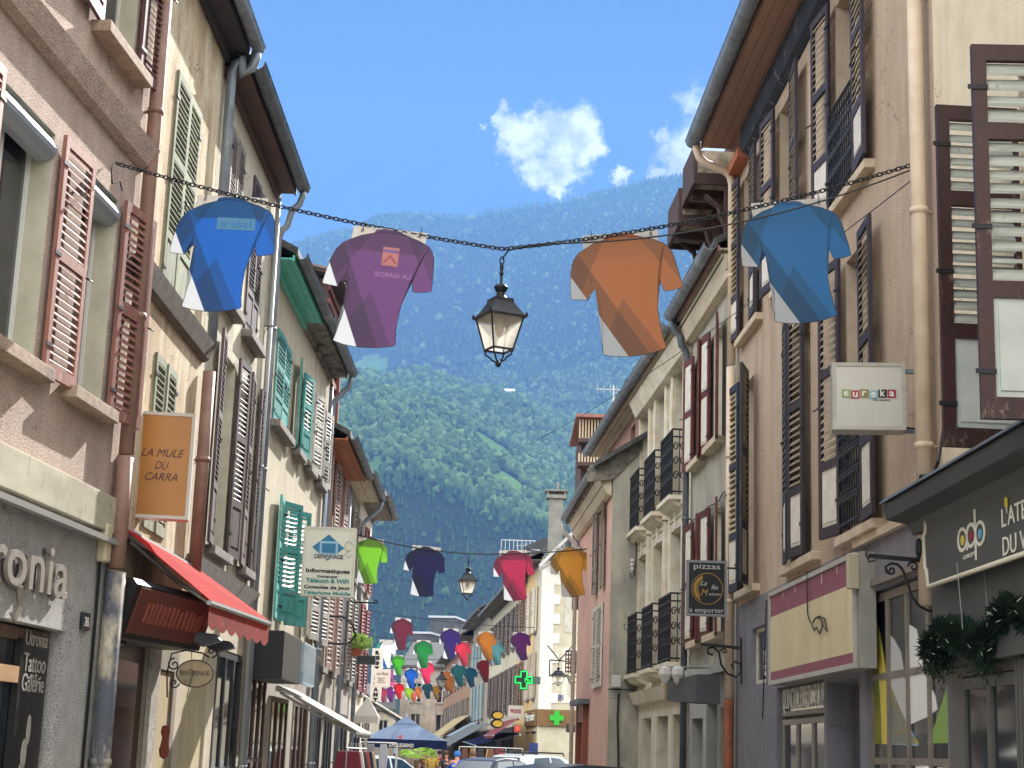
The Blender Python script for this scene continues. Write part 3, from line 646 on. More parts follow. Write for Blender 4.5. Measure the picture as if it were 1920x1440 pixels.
# openings (x0,x1): a near, b, c far ; top floor and mid floor
oa=(x(1570,300),x(1615,300)); ob=(x(1463,350),x(1495,350)); oc=(x(1396,450),x(1417,450))
ma=(x(1589,700),x(1628,700)); mb_=(x(1482,800),x(1520,800)); mc=(x(1396,850),x(1413,850))
ztop=(zt0,top1-.25); zmid=(m0_,mt+.02)
def sp_(o): return (o[0],o[1])
gx=lambda px,py:x(px,py)
d0,d1=x(1456,1350),x(1545,1350); dzt=z(1500,1282)
gr0,gr1=x(1622,1250),x(1776,1250)
grt=z(1622,1115); gr1=min(gr1,W2-.03)
re0,re1=x(1550,1350),x(1612,1350); ret=z(1580,1275)
sw0,sw1=x(1410,1230),x(1436,1230); swt=z(1410,1180); swb=z(1410,1285)
ops=[(*oa,*ztop),(*ob,*ztop),(*oc,*ztop),(*ma,*zmid),(*mb_,*zmid),(*mc,*zmid),(d0,d1,.05,dzt,.12),(re0,re1,.05,ret,.3),(gr0,gr1,.3,grt,.1),(sw0,sw1,swb,swt,.12)]
R2.wall(9.95,8,[BEIGER,LILAC,JAMBR],ops,sp)
for o in (oa,ob,oc): R2.window(*o,*ztop,.2)
for o in (ma,mc,mb_): R2.window(*o,*zmid,.2)
dk=[DKSH,CRSL,WHPAN,IRON]; nv=[NAVYSH,CRSL,WHPAN,IRON]
kw=dict(pitch=.07,rails=(.26,.6),panel=1,slope=.62,off=.06,fw=.07)
def pair(o,zz,mm,wL,wR,aL=4,aR=4,**k):
    k={**kw,**k}
    R2.shutter(o[0],zz[0],zz[1]+.05,wL,-1,aL,mm,**k); R2.shutter(o[1],zz[0],zz[1]+.05,wR,1,aR,mm,**k)
pair(oa,ztop,dk,.56,.56); pair(ob,ztop,dk,.56,.56); pair(oc,ztop,dk,.5,.5)
pair(ma,zmid,dk,.56,.56,8,4); pair(mc,zmid,nv,.5,.5,5,20)
R2.shutter(mb_[0],m0_,mt+.05,.5,1,7,nv,**kw); R2.shutter(mb_[1],m0_,mt+.05,.5,-1,5,dk,**kw)
for o in (oa,ob,oc): R2.sill(o[0]-.2,o[1]+.5,ztop[0]-.02,mat('pale_sill','c9b8a0',.8,'b3a28a',6,bump=.3),.1,.09)
for o in (ma,mc,mb_): R2.sill(o[0]-.2,o[1]+.45,zmid[0]-.02,MATS['pale_sill'],.1,.09)
R2.railing(oa[0]+.02,oa[1]-.02,ztop[0],ztop[0]+.95,.09); R2.railing(ma[0]+.02,ma[1]-.02,zmid[0],zmid[0]+1.0,.09)
# flaking beam under the eave
MB().prism([(-.02,9.5),(-.1,9.55),(-.13,9.62),(-.13,9.86),(-.02,9.9),(.0,9.9),(.0,9.5)],.9,W2,'x').obj('cornice_beam',BEAMN,R2.root)
MB().box(.0,.88,-.16,-.003,9.5,9.62).obj('cornice_board',mat('orange_board','b0674a',.7),R2.root)
R2.roof(9.95,.52,8,SLATE,WOODR,ZINC,gr=.1,ov1=0)
R2.pipe(.1,z(1380,690),9.5,PIPEC,.055,top=(.52,9.95)); R2.pipe(.1,z(1378,1310),z(1380,695),PIPEC,.06); R2.pipe(.1,.1,z(1378,1312),RUST,.065)
R2.pipe(W2-.12,2.9,9.9,PIPEC,.065); 
# ground floor pieces
R2.window(d0+.02,d1-.02,.06,z(1500,1345),.06,mat('putty_frame','8a857c',.6),3,1,.06,name='shop_door')
o=R2.window(d0+.02,d1-.02,z(1500,1345)+.03,dzt-.02,.06,MATS['putty_frame'],1,1,.05,name='transom_window')
text('QUINCAILLERIE DU BOURG',.3,o,'lettering',((d0+d1)/2,.055,z(1500,1325)),m=mat('white_vinyl','d8d8d0',.5),fit=(d1-d0)*.93,fith=.27)
R2.window(sw0,sw1,swb,swt,.05,WHITE,1,1,.05)
MB().box(re0+.05,re1-.05,.24,.28,.06,ret-.05).obj('recess_door',mat('purple_grey_door','4e4a54',.7),R2.root)
o=R2.window(gr0,gr1,.32,grt-.02,.04,mat('taupe_frame','7e766c',.6,'6f675e',6),4,4,.07,name='shop_window')
# painted mountain decals on the pane
PG={k:mat('decal_'+k,v,.5) for k,v in (('green','7a9a4a'),('yellow','c9b84a'),('grey','b4b4b2'),('dark_green','3c7a3c'),('blue_grey','8fa0b4'),('white','d8d8d4'))}
cz0=z(1640,1395); cw=(gr1-gr0)
def decal(pts,k): MB().prism([(gr0+cw*a,cz0+b) for a,b in pts],.052,.058,'y').obj('window_decal',PG[k],o)
decal([(.04,0),(.04,1.15),(.12,.95),(.2,.6),(.5,.1),(.6,0)],'yellow')
decal([(.04,0),(.04,1.0),(.1,.7),(.13,.3),(.14,0)],'dark_green')
decal([(.26,.05),(.28,.9),(.33,.85),(.4,.75),(.46,.5),(.5,.15)],'grey')
decal([(.5,.15),(.52,.95),(.6,.9),(.68,.55),(.8,.35),(.82,.25),(.7,.2)],'white')
decal([(.2,.0),(.25,.35),(.45,.2),(.6,-.02)],'blue_grey')
decal([(.7,0),(.8,.15),(.97,.5),(.97,0)],'green')
MB().box(gr0,W2,-.05,-.003,grt+.03,grt+.09).obj('shop_trim',MATS['taupe_frame'],R2.root)
zs_=z(1643,990); MB().box(x(1610,1010),W2,-.06,-.003,sp-.02,sp+.05).obj('string_course',MATS['pale_sill'],R2.root)
mb=MB(); mb.tube([(x(1440,1110),-.02,sp-.1),(x(1433,1150),-.02,2.2)],.008,5); mb.obj('cable',BLK,R2.root)
# --- grey house with red framed shutters
R3=Facade(B[3],B[2],'grey_green_house','mottled grey green house with ox red shutters holding white panels','houses on the right side of the street')
R3.wm=GREYR3; x=R3.x; z=R3.z
u0a,u0b=x(1307,800),x(1319,800); u1a,u1b=x(1339,700),x(1354,700)
uz0=z(1338,850)+.1; uz1=z(1338,625)-.05
l0a,l0b=x(1307,1100),x(1316,1100); l1a,l1b=x(1339,1050),x(1352,1050)
lz0=z(1365,1195)+.1; lz1_=z(1363,940)
ops=[(u0a,u0b,uz0,uz1),(u1a,u1b,uz0,uz1),(l0a,l0b,lz0,lz1_),(l1a,l1b,lz0,lz1_),(.3,1.3,.05,2.3,.3),(1.6,2.5,.05,2.5,.3),(2.75,3.6,.05,2.4,.3)]
R3.wall(8.6,8,[GREYR3,mat('white_shop_paint','a9aaa4',.8,'989990',3),STONEW],ops,2.9)
rs=[REDSH,WHPAN,WHPAN,IRON]
for a,b,zz0,zz1 in ((u0a,u0b,uz0,uz1),(u1a,u1b,uz0,uz1),(l0a,l0b,lz0,lz1_),(l1a,l1b,lz0,lz1_)):
    R3.window(a,b,zz0,zz1,.18); R3.sill(a-.2,b+.2,zz0,MATS['pale_sill'])
    R3.shutter(a,zz0-.05,zz1+.05,.52,-1,6,rs,.07,(.5,),2,solid=True,fw=.08,off=.05); R3.shutter(b,zz0-.05,zz1+.05,.5,1,10,rs,.07,(.5,),2,solid=True,fw=.08,off=.05)
R3.roof(8.5,.27,8,SLATE,EAVEW,ZINC,x1=R3.W+.0,gr=.09,fascia=mat('rose_fascia','8a6a66',.7))
R3.ledge(0,R3.W,8.1,8.42,.22,EAVEW,'cornice')
R3.pipe(.06,.3,8.0,ZINCD,.05,top=(.27,8.5))
R3.window(.3,1.3,.05,2.3,.2,MATS['brown_shopframe'],2,1,name='shop_door')
MB().box(1.62,2.48,.2,.26,.06,2.48).obj('shop_door',GREYT,R3.root); MB().box(2.77,3.58,.05,.12,.06,2.38).obj('yellow_door',mat('yellow_paint','d0a010',.5,'c09008',4,(1,1,.4)),R3.root)
MB().box(.2,3.7,-.12,-.003,2.85,3.0).obj('fascia_shelf',MATS['white_shop_paint'],R3.root)
# balconied timber eaves between sand house and grey house
dm=thing('timber_gallery','old brown timber gallery with boarded undersides above the grey green house','dormer',R3.world(0,0,0),R3.rz)
TB=mat('old_timber','4a3632',.8,'3c2c29',6,(1,1,.3)); TBD=mat('silvered_boards','aaa08c',.9,'6f685a',6,(.2,1,1),boards=(0,.18))
for (xa,xb,yy,zz,dz_) in ((2.5,3.5,-.5,9.6,0),(1.3,2.4,-.54,9.35,0)):
    mb=MB(); mb.box(xa,xb,yy,.6,zz,zz+.06,1); mb.box(xa,xb,yy-.06,yy,zz-.06,zz+.5,0); mb.box(xa-.06,xa,yy-.06,.6,zz-.08,zz+.12,0); mb.box(xb,xb+.05,yy-.06,.6,zz-.08,zz+.08,0); mb.box(xb-.0,xb+.02,yy,.0,zz+.08,zz+.42,1); mb.box((xa+xb)/2-.06,(xa+xb)/2+.06,yy,.6,zz-.12,zz,0)
    mb.obj('gallery_floor',[TB,TBD],dm)
mb=MB(); 
for xa in (1.35,2.45,3.5): mb.box(xa-.07,xa+.07,-.12,.04,8.6,9.5); mb.tube([(xa,-.08,8.85),(xa,-.16,9.05),(xa,-.2,9.2),(xa,-.4,9.36)],.045,6)
mb.box(1.3,3.5,-.05,.5,9.3,10.2); mb.obj('timber_frame',TB,dm)

# --- cream balconied house
R4=Facade(B[4],B[3],'balconied_stone_house','cream stone house with three tall windows a floor and black iron balconies','houses on the right side of the street')
R4.wm=STONEW; x=R4.x; z=R4.z
wv=[x(1214,760),x(1243,740),x(1275,710)]
bz=z(1269,905,.0); 
fl=[]; 
w_=.95
cx=[.95,2.7,4.35]
cx=[x(1215,700),x(1244,700),x(1277,700)]
zU0=5.75; zU1=z(1277,690)
zL0=3.15; zL1=z(1277,992)
ops=[(c-w_/2,c+w_/2,a,b) for c in cx for a,b in ((zU0,zU1),(zL0,zL1))]+[(.5,1.6,.05,2.4,.3),(2.2,3.4,.05,2.4,.3),(3.9,5.0,.05,2.4,.3)]
R4.wall(8.35,8,[STONEW,STONEW,STONEW],ops,2.8)
for c in cx:
    for a,b in ((zU0,zU1),(zL0,zL1)):
        R4.window(c-w_/2,c+w_/2,a,b,.2)
        mb=MB(); 
        for s_ in (-1,1): mb.box(c+s_*(w_/2+.12)-.09,c+s_*(w_/2+.12)+.09,-.06,-.002,a,b+.32)
        mb.box(c-w_/2-.03,c+w_/2+.03,-.05,-.002,b+.02,b+.3); mb.box(c-w_/2-.25,c+w_/2+.25,-.09,-.002,b+.33,b+.4); mb.box(c-.08,c+.08,-.08,-.052,b+.02,b+.3)
        mb.obj('window_surround',STONEW,R4.root,bevel=.006)
        R4.railing(c-.6,c+.6,a+.02,a+1.08,.22,slab=STONEW)
R4.ledge(0,R4.W,7.95,8.25,.28,STONEW,'cornice')
R4.ledge(0,R4.W,2.62,2.85,.2,STONEW,'string_course')
R4.roof(8.4,.28,8,SLATE,EAVEW,ZINC,gr=.09,ov1=0,x0=-6.5)
mb=MB(); 
for k in range(9): mb.box(R4.W-.45,R4.W-.02,-.03,-.002,.15+k*.28,.4+k*.28)
mb.obj('rusticated_pier',STONEW,R4.root,bevel=.01)
for a,b in ((.5,1.6),(2.2,3.4),(3.9,5.0)): R4.window(a,b,.05,2.38,.2,mat('red_brown_frame','7a3626',.6,'68301f',5,(1,1,.3)),2,1,.08,name='shop_door')
# rose wall behind the lower pink house, continuing under the same eave
R4b=Facade((2.15,37.0),(2.495,30.72),'rose_upper_house','rose rendered upper wall with a small brown window under the long zinc eave','houses on the right side of the street')
R4b.wm=SALMON; R4b.wall(8.34,6,[mat('rose_render','a58478',.9,'95766b',3),SALMON],[(4.6,5.3,7.3,8.1)]); R4b.window(4.6,5.3,7.3,8.1,.1,MATS['brown_shopframe'])
# --- lower pink house that steps out, with its grey side wall
P5=(1.67,37.5); Q5=(1.96,30.75)
R5=Facade(P5,Q5,'pink_salmon_house','salmon pink house stepping forward with a blank grey side wall','houses on the right side of the street')
x=R5.x; z=R5.z; R5.wm=GREYR3
sa0,sa1=x(1124,1020),x(1131,1020); saz0=z(1130,1105); saz1=z(1135,940)
sb0,sb1=x(1115,1210),x(1131,1210); sbz0=z(1120,1290); sbz1=z(1120,1140)
R5.wall(7.0,.52,[SALMON,SALMON,JAMBR],[(sa0-.1,sa1+.2,saz0,saz1),(sb0,sb1,sbz0,sbz1,.05),(1.6,2.9,.05,2.4,.2)])
R5.window(sa0-.1,sa1+.2,saz0,saz1,.15); gsh=[GREYSH,GREYSH,GREYSH,IRON]
R5.shutter(sa0-.1,saz0,saz1,.45,-1,4,gsh,.06,(.3,)); R5.shutter(sa1+.2,saz0,saz1,.45,1,4,gsh,.06,(.3,))
closed(R5,sb0,sb1,sbz0,sbz1,[WHSH,WHSH,WHSH,IRON],off=.02,pitch=.06,rails=(.5,))
sd=MB(); sd.prism([(-.0,0),(-.0,7.0),(.58,7.45),(.58,0)],R5.W,R5.W+.06,'x'); sd.obj('side_wall',GREYR3,R5.root)
mb=MB(); mb.prism([(-.36,7.0),(.62,7.62),(.62,7.72),(-.36,7.1)],-.1,R5.W+.3,'x',0); mb.obj('roof',SLATE,R5.root)
mb=MB(); mb.box(-.0,R5.W+.05,-.33,-.003,6.86,6.93,0); mb.prism([(-.02,6.5),(-.1,6.53),(-.2,6.7),(-.28,6.85),(-.02,6.86)],0,R5.W,'x',1); mb.prism([(-.5,6.72),(-.0,6.8),(.6,7.45),(.6,7.6),(-.5,6.98)],R5.W+.07,R5.W+.1,'x',0); mb.obj('soffit',[PLAST,EAVEW],R5.root)
gb=MB(); gb.tube([(0,-.39,6.98),(R5.W+.1,-.39,6.98)],.075,9); gb.obj('gutter',ZINC,R5.root)
R5.pipe(.05,.2,6.4,WHITE,.045,top=(.33,6.85))
mb=MB(); mb.box(1.3,3.3,-.25,-.003,2.75,2.85); mb.obj('door_canopy',ZINCD,R5.root)
mb=MB(); mb.box(1.5,1.62,-.12,.0,.05,2.74); mb.box(2.88,3.05,-.12,0,.05,2.74); mb.box(1.62,2.88,-.1,0,2.4,2.74); mb.obj('door_surround',mat('red_wood','8a4a34',.5,'7a3f2c',4,(1,1,.3)),R5.root); MB().box(1.62,2.88,.1,.15,.06,2.4).obj('door',mat('red_wood_dark','5a2c1f',.5,'4a2419',4,(1,1,.3)),R5.root)
# electric box + conduits on the side wall
sf_=Facade((1.96,30.69),(2.5,30.62))
eb=MB(); eb.box(-.09,.09,-.1,0,-.11,.11); e=eb.obj('meter_box',mat('grey_plastic','b0afa8',.5),None,bevel=.02); q=at(1155,1278,30.6); e.location=q; tag(e,'pale grey meter box low on the blank side wall','electric box')
eb=MB(); eb.tube([at(1160,1300,30.6),at(1158,1350,30.6),at(1160,1439,30.6)],.02,6); eb.tube([at(1140,1292,30.62),at(1200,1294,30.62),at(1225,1290,30.55)],.012,5); e=eb.obj('cable_conduit',IRON); tag(e,'black cable conduit running down the blank side wall','cable')
# --- wooden chalet balcony beyond, over the roofs
ch=thing('timber_balcony_house','dark timber balcony block with slatted railings above the far roofs on the right','house',at(1112,900,46),0)
ch.location.z=0; zc=at(1112,800,46).z; cxw=at(1085,800,46).x-ch.location.x; cxe=cxw+1.6
mb=MB(); mb.box(cxw+.1,cxe,.3,4,6.0,zc+.0,0)
mb.obj('wall',TB,ch)
for dz_ in (0,-.85):
    mb=MB(); za=at(1112,826 if dz_==0 else 870,46).z
    mb.box(cxw,cxe,-.3,.3,za-.1,za); mb.box(cxw,cxe,-.3,-.25,za+(.55 if dz_==0 else .25),za+(.62 if dz_==0 else .32)); k=cxw
    while k<cxe: mb.box(k,k+.045,-.29,-.26,za,za+(.55 if dz_==0 else .25),1); k+=.085
    mb.obj('balcony',[TB,mat('light_slats','a5947a',.8)],ch)
MB().box(cxw-.1,cxe+.2,-.5,4.2,zc+.18,zc+.26).obj('roof',mat('red_sheet','8a5a50',.7),ch)
# chimneys
for (nm,px,py0,py1,Y,w,lab) in (('chimney',1181,712,765,34.5,.14,'thin dark chimney pipe rising behind the long zinc eave'),('chimney',1043,930,985,58,.5,'square rendered chimney with a metal cowl above the far right roofs')):
    a=at(px,py0,Y); b=at(px,py1,Y); mb=MB(); mb.box(-w/2,w/2,-w/2,w/2,b.z-a.z-1.2,-.1); mb.box(-w*.7,w*.7,-w*.7,w*.7,-.12,0); 
    if w>.3: mb.tube([(w*.1,0,-.1),(w*.1,0,.5)],.05,8); mb.box(-w*.8,w*.8,-w*.8,w*.8,.12,.17); [mb.box(s1*w*.6-.03,s1*w*.6+.03,s2*w*.6-.03,s2*w*.6+.03,0,.12) for s1 in (-1,1) for s2 in (-1,1)]
    o=mb.obj(nm,[CEMENT if w>.3 else IRON],None); o.location=a; tag(o,lab,'chimney')
# --- yellow pharmacy house: facing wall + street wall
YEL=mat('pharmacy_yellow','d2b480',.9,'c7a876',3,bump=.2); CRM=mat('pharmacy_cream','c0b8a2',.9,'b0a892',3,bump=.2)
R6=Facade((1.44,65),(7.5,65.5),'pharmacy_house','yellow corner house with white toothed quoins above the pharmacy','houses on the right side of the street')
x=R6.x; z=R6.z; R6.wm=YEL
zr6=z(1040,1062)+.2
R6.wall(9.3,10,[YEL,CRM,JAMBR],[(x(1068,1150),x(1068,1150)+1.1,6.6,8.3),(x(1066,1250),x(1066,1250)+1.1,3.9,5.6),(x(1039,1410),x(1090,1410),.1,z(1050,1388),.3)],z(1040,1330))
for px,a,b in ((1068,6.6,8.3),(1066,3.9,5.6)):
    xx=x(px,1200); R6.window(xx,xx+1.1,a,b,.1)
    mb=MB(); mb.box(xx-.22,xx,-.03,-.002,a-.2,b+.2); mb.box(xx,xx+1.1,-.03,-.002,a-.2,a); mb.box(xx,xx+1.1,-.03,-.002,b,b+.2); mb.obj('window_surround',WHITE,R6.root)
R6.window(x(1039,1410),x(1090,1410),.1,z(1050,1388),.2,WHITE,3,1,name='shop_window')
mb=MB(); zq=3.3; k=0
while zq<9.2:
    mb.box(0,.5+(.25 if k%2 else 0),-.04,-.002,zq,min(zq+.38,9.25)); zq+=.38; k+=1
mb.obj('quoins',mat('quoin_white','d6d4cc',.8,'c8c6bd',4),R6.root)
R6.roof(9.3,.7,10,SLATE,mat('grey_white_soffit','b5b3ac',.8),ZINC,pitch=.12)
R7=Facade((1.0,70.5),(1.43,65.0),'pharmacy_street_wall_house','cream street side of the corner house with white louvred shutters','houses on the right side of the street')
generic(R7,9.2,[(1.1,1.7),(3.4,4.0)],[(3.9,5.7),(6.5,8.3)],CRM,wh,pitch=.12,depth=4,gm=CRM,split=3.1)
R7.roof(9.2,.5,4,SLATE,PLAST,ZINC)
R8=Facade((-.69,91.6),(.99,70.6),'brown_shuttered_house','cream house with close set brown violet shutters beyond the pharmacy','houses on the right side of the street')
generic(R8,9.0,[(1.5+2.6*k,2.2+2.6*k) for k in range(8)],[(3.6,5.6),(6.4,8.3)],CRM,[BROWNV,BROWNV,BROWNV,IRON],pitch=.15,gm=mat('dark_brown_shopfront','3c332c',.8,'2c2622',1.5))
R8.roof(9.0,.6,8,TILE,PLAST,ZINC)
R9=Facade((-1.9,106.8),(-.7,91.7),'grey_shuttered_house','grey brown house with pale blue shutters further down the right side','houses on the right side of the street')
BLSH=mat('pale_blue_paint','93aab0',.6,'869da4',5)
generic(R9,9.4,[(1.5+3*k,2.3+3*k) for k in range(4)],[(3.6,5.6),(6.4,8.3)],GRAYL,[BLSH,BLSH,BLSH,IRON],pitch=.2,gm=MATS['dark_brown_shopfront']); R9.roof(9.4,.7,8,SLATE,PLAST,ZINC)
R10=Facade((-4.9,144),(-1.95,107),'terracotta_far_house','dull terracotta house with grey shutters near the far end of the right side','houses on the right side of the street')
generic(R10,9.0,[(2+4*k,3+4*k) for k in range(9)],[(3.3,5.2),(6.2,8.0)],mat('terracotta_render','a08068',.9,'8a6c58',3),gsh,pitch=.25,gm=MATS['dark_brown_shopfront']); R10.roof(9.0,.7,8,TILE,PLAST,ZINC)
# roof with skylight glazing above pink house and dark dormer roof beyond
gz_=thing('glazed_roof_terrace','aluminium framed glazed roof above the far right houses','roof glazing',(1.3,50,0),R(0))
a=at(1012,1062,50); b=at(1088,985,50); c=at(1088,1022,50)
mb=MB(); mb.tube([a-gz_.location,b-gz_.location],.07,4); mb.tube([a-gz_.location+Vector((0,0,-.12)),c-gz_.location],.05,4)
for k in range(6):
    t=k/5; p=(a*(1-t)+b*t)-gz_.location; q=(a+Vector((0,0,-.12)))*(1-t)+c*t-gz_.location; mb.tube([p,q],.035,4)
mb.obj('frame',ALU,gz_)
mb=MB(); q=[v-gz_.location+Vector((0,.06,0)) for v in (a,b,c)]; mb.prism([(q[0].x,q[0].z),(q[2].x,q[2].z),(q[1].x,q[1].z)],.05,.09,'y'); mb.obj('pane',mat('tinted_glass','2a3038',.1,spec=.8),gz_)
dr=thing('dark_roof_house','dark roofed house with rooftop railing rising above the pharmacy eave','house',(1.4,72,0),0)
zz=at(1010,1005,72).z; xx=at(992,1000,72).x-1.4
mb=MB(); mb.box(xx,xx+2.6,.2,5,9,zz-.4); mb.obj('wall',CEMENT,dr); mb=MB(); mb.prism([(xx-.2,zz-.5),(xx+1.0,zz+.05),(xx+2.8,zz+.25),(xx+2.8,zz-.4),(xx-.2,zz-.62)],-.1,5.2,'y'); mb.obj('roof',GREYT,dr)
mb=MB()
for k in range(9): mb.tube([(xx-1.2+k*.18,.0,zz-.7),(xx-1.2+k*.18,0,zz-.22)],.018,4)
mb.tube([(xx-1.2,0,zz-.22),(xx+.3,0,zz-.22)],.025,4); mb.tube([(xx-1.2,0,zz-.7),(xx+.3,0,zz-.7)],.025,4); mb.obj('railing',ALU,dr)
for px,py,Y,lab in ((1150,760,40,'thin television aerial on the far right roofs above the long zinc eave'),(985,1040,75,'small television aerial above the dark roofed house')):
    an=thing('television_aerial',lab,'aerial',at(px,py,Y),0); mb=MB(); mb.tube([(0,0,-1.6),(0,0,.5)],.02,5); mb.tube([(-.45,0,.4),(.45,0,.4)],.012,4)
    for q in range(6): mb.tube([(-.4+q*.16,-.22,.4),(-.4+q*.16,.22,.4)],.008,4); mb.tube([(-.4+q*.16,0,.28),(-.4+q*.16,0,.52)],.006,4)
    mb.obj('aerial',ALU,an)
for Fc,x0_,x1_,zz_,lab in ((F3,.1,F3.W-.2,3.35,'black service cable running along the cream house above its shop fronts'),(F4,.2,F4.W-.2,3.05,'black service cable running along the turquoise trimmed house'),(R3,.1,R3.W-.1,5.25,'sagging black cable across the grey green house between its two rows of shutters')):
    mb=MB(); n_=10; mb.tube([Fc.world(x0_+(x1_-x0_)*i/n_,-.03,zz_+.03*math.sin(i*1.7)-.02*(i%2)) for i in range(n_+1)],.009,5); tag(mb.obj('facade_cable',BLK),lab,'cable')
# ============================================================ ground
g=MB(); g.q([(-400,-30,-.02),(400,-30,-.02),(400,900,-.02),(-400,900,-.02)]); tag(g.obj('ground',mat('ground_earth','6a665c',.95,'5a574e',.2)),kind='structure')
g=MB(); g.q([(-2.6,-5,.0),(2.4,-5,.0),(1.2,60,0),(-4,150,0),(-7,150,0),(-4.2,60,0)]); tag(g.obj('road',mat('bounce_paving','a39e94',.9,'8f8a80',6,bump=.4)),kind='structure')  # unseen road, paved pale to bounce light up under the eaves
for nm,pts in (('pavement_left',[(-4.3,-5),(-2.6,-5),(-2.7,42),(-3.6,42)]),('pavement_right',[(2.4,-5),(3.6,-5),(2.2,36),(1.5,36)])):
    g=MB(); g.prism(pts,-.01,.12,'z'); tag(g.obj('pavement',mat('paving','a8a298',.9,'98938a',4,bump=.3)),kind='structure')
# ============================================================ chain, lanterns, jerseys
def link_chain(name,pts,label,L=.05,r=.006,sag=0):
    """real oval links along a polyline"""
    mb=MB(); P=[Vector(p) for p in pts]; seg=[]; 
    d=[0]
    for i in range(1,len(P)): d.append(d[-1]+(P[i]-P[i-1]).length)
    def pos(t):
        for i in range(1,len(P)):
            if t<=d[i]: return P[i-1].lerp(P[i],(t-d[i-1])/(d[i]-d[i-1]))
        return P[-1]
    n=int(d[-1]/(L*.78)); st=d[-1]/n
    for k in range(n):
        a=pos(k*st); b=pos((k+1)*st); c=(a+b)/2; t=(b-a).normalized()
        up=Vector((0,0,1)); sd=t.cross(up).normalized(); u=sd.cross(t)
        ax=(u if k%2 else sd); ax=(ax*.9+(sd if k%2 else u)*.35).normalized()
        path=[]
        for q in range(10):
            an=2*PI*q/10; path.append(c+t*(math.cos(an)*L*.5)+ax*(math.sin(an)*L*.27))
        mb.tube(path,r,5,closed=True)
    return tag(mb.obj(name,IRON),label,'chain')
def catenary(a,b,sag,n=24):
    return [a.lerp(b,t/n)-Vector((0,0,4*sag*(t/n)*(1-t/n))) for t in range(n+1)]
cl=F1.world(F1.x(206,306),-.05,F1.z(206,306)); cr_=R2.world(R2.x(1745,302),-.05,R2.z(1745,302))
YL=13.1; lt_=at(942,467,YL)
link_chain('suspension_chain',catenary(cl,lt_,.06)+catenary(lt_,cr_,.10)[1:],'near black iron chain across the street carrying four big jerseys and a lantern')
def wire(name,pts,r,label,cat='cable',m=None): return tag(MB().tube(pts,r,5).obj(name,m or BLK),label,cat)
wire('power_cable',[lt_+Vector((0,0,-.09)),lt_+Vector((.05,-.03,-.02)),lt_+Vector((.2,-.1,.0))]+catenary(lt_+Vector((.4,-.2,.0)),cr_+Vector((0,0,-.03)),.16),.007,'thin black cable feeding the near lantern, slung below the chain')
wire('telephone_wire',catenary(R2.world(R2.x(1742,322),-.05,R2.z(1742,322)),at(930,860,34),.25),.005,'thin wire crossing diagonally from the sand house towards the mountain')
MB_=MB(); MB_.tube([cl+Vector((-.02,-.0,-.0)),cl+Vector((.0,-.12,-.1)),cl+Vector((0,-.05,-.2)),cl+Vector((.02,.12,-.12)),cl+Vector((0,.3,-.14))],.006,4); tag(MB_.obj('chain_wire_tie',IRON),'twisted wire tying the chain to the pink house wall','wire')
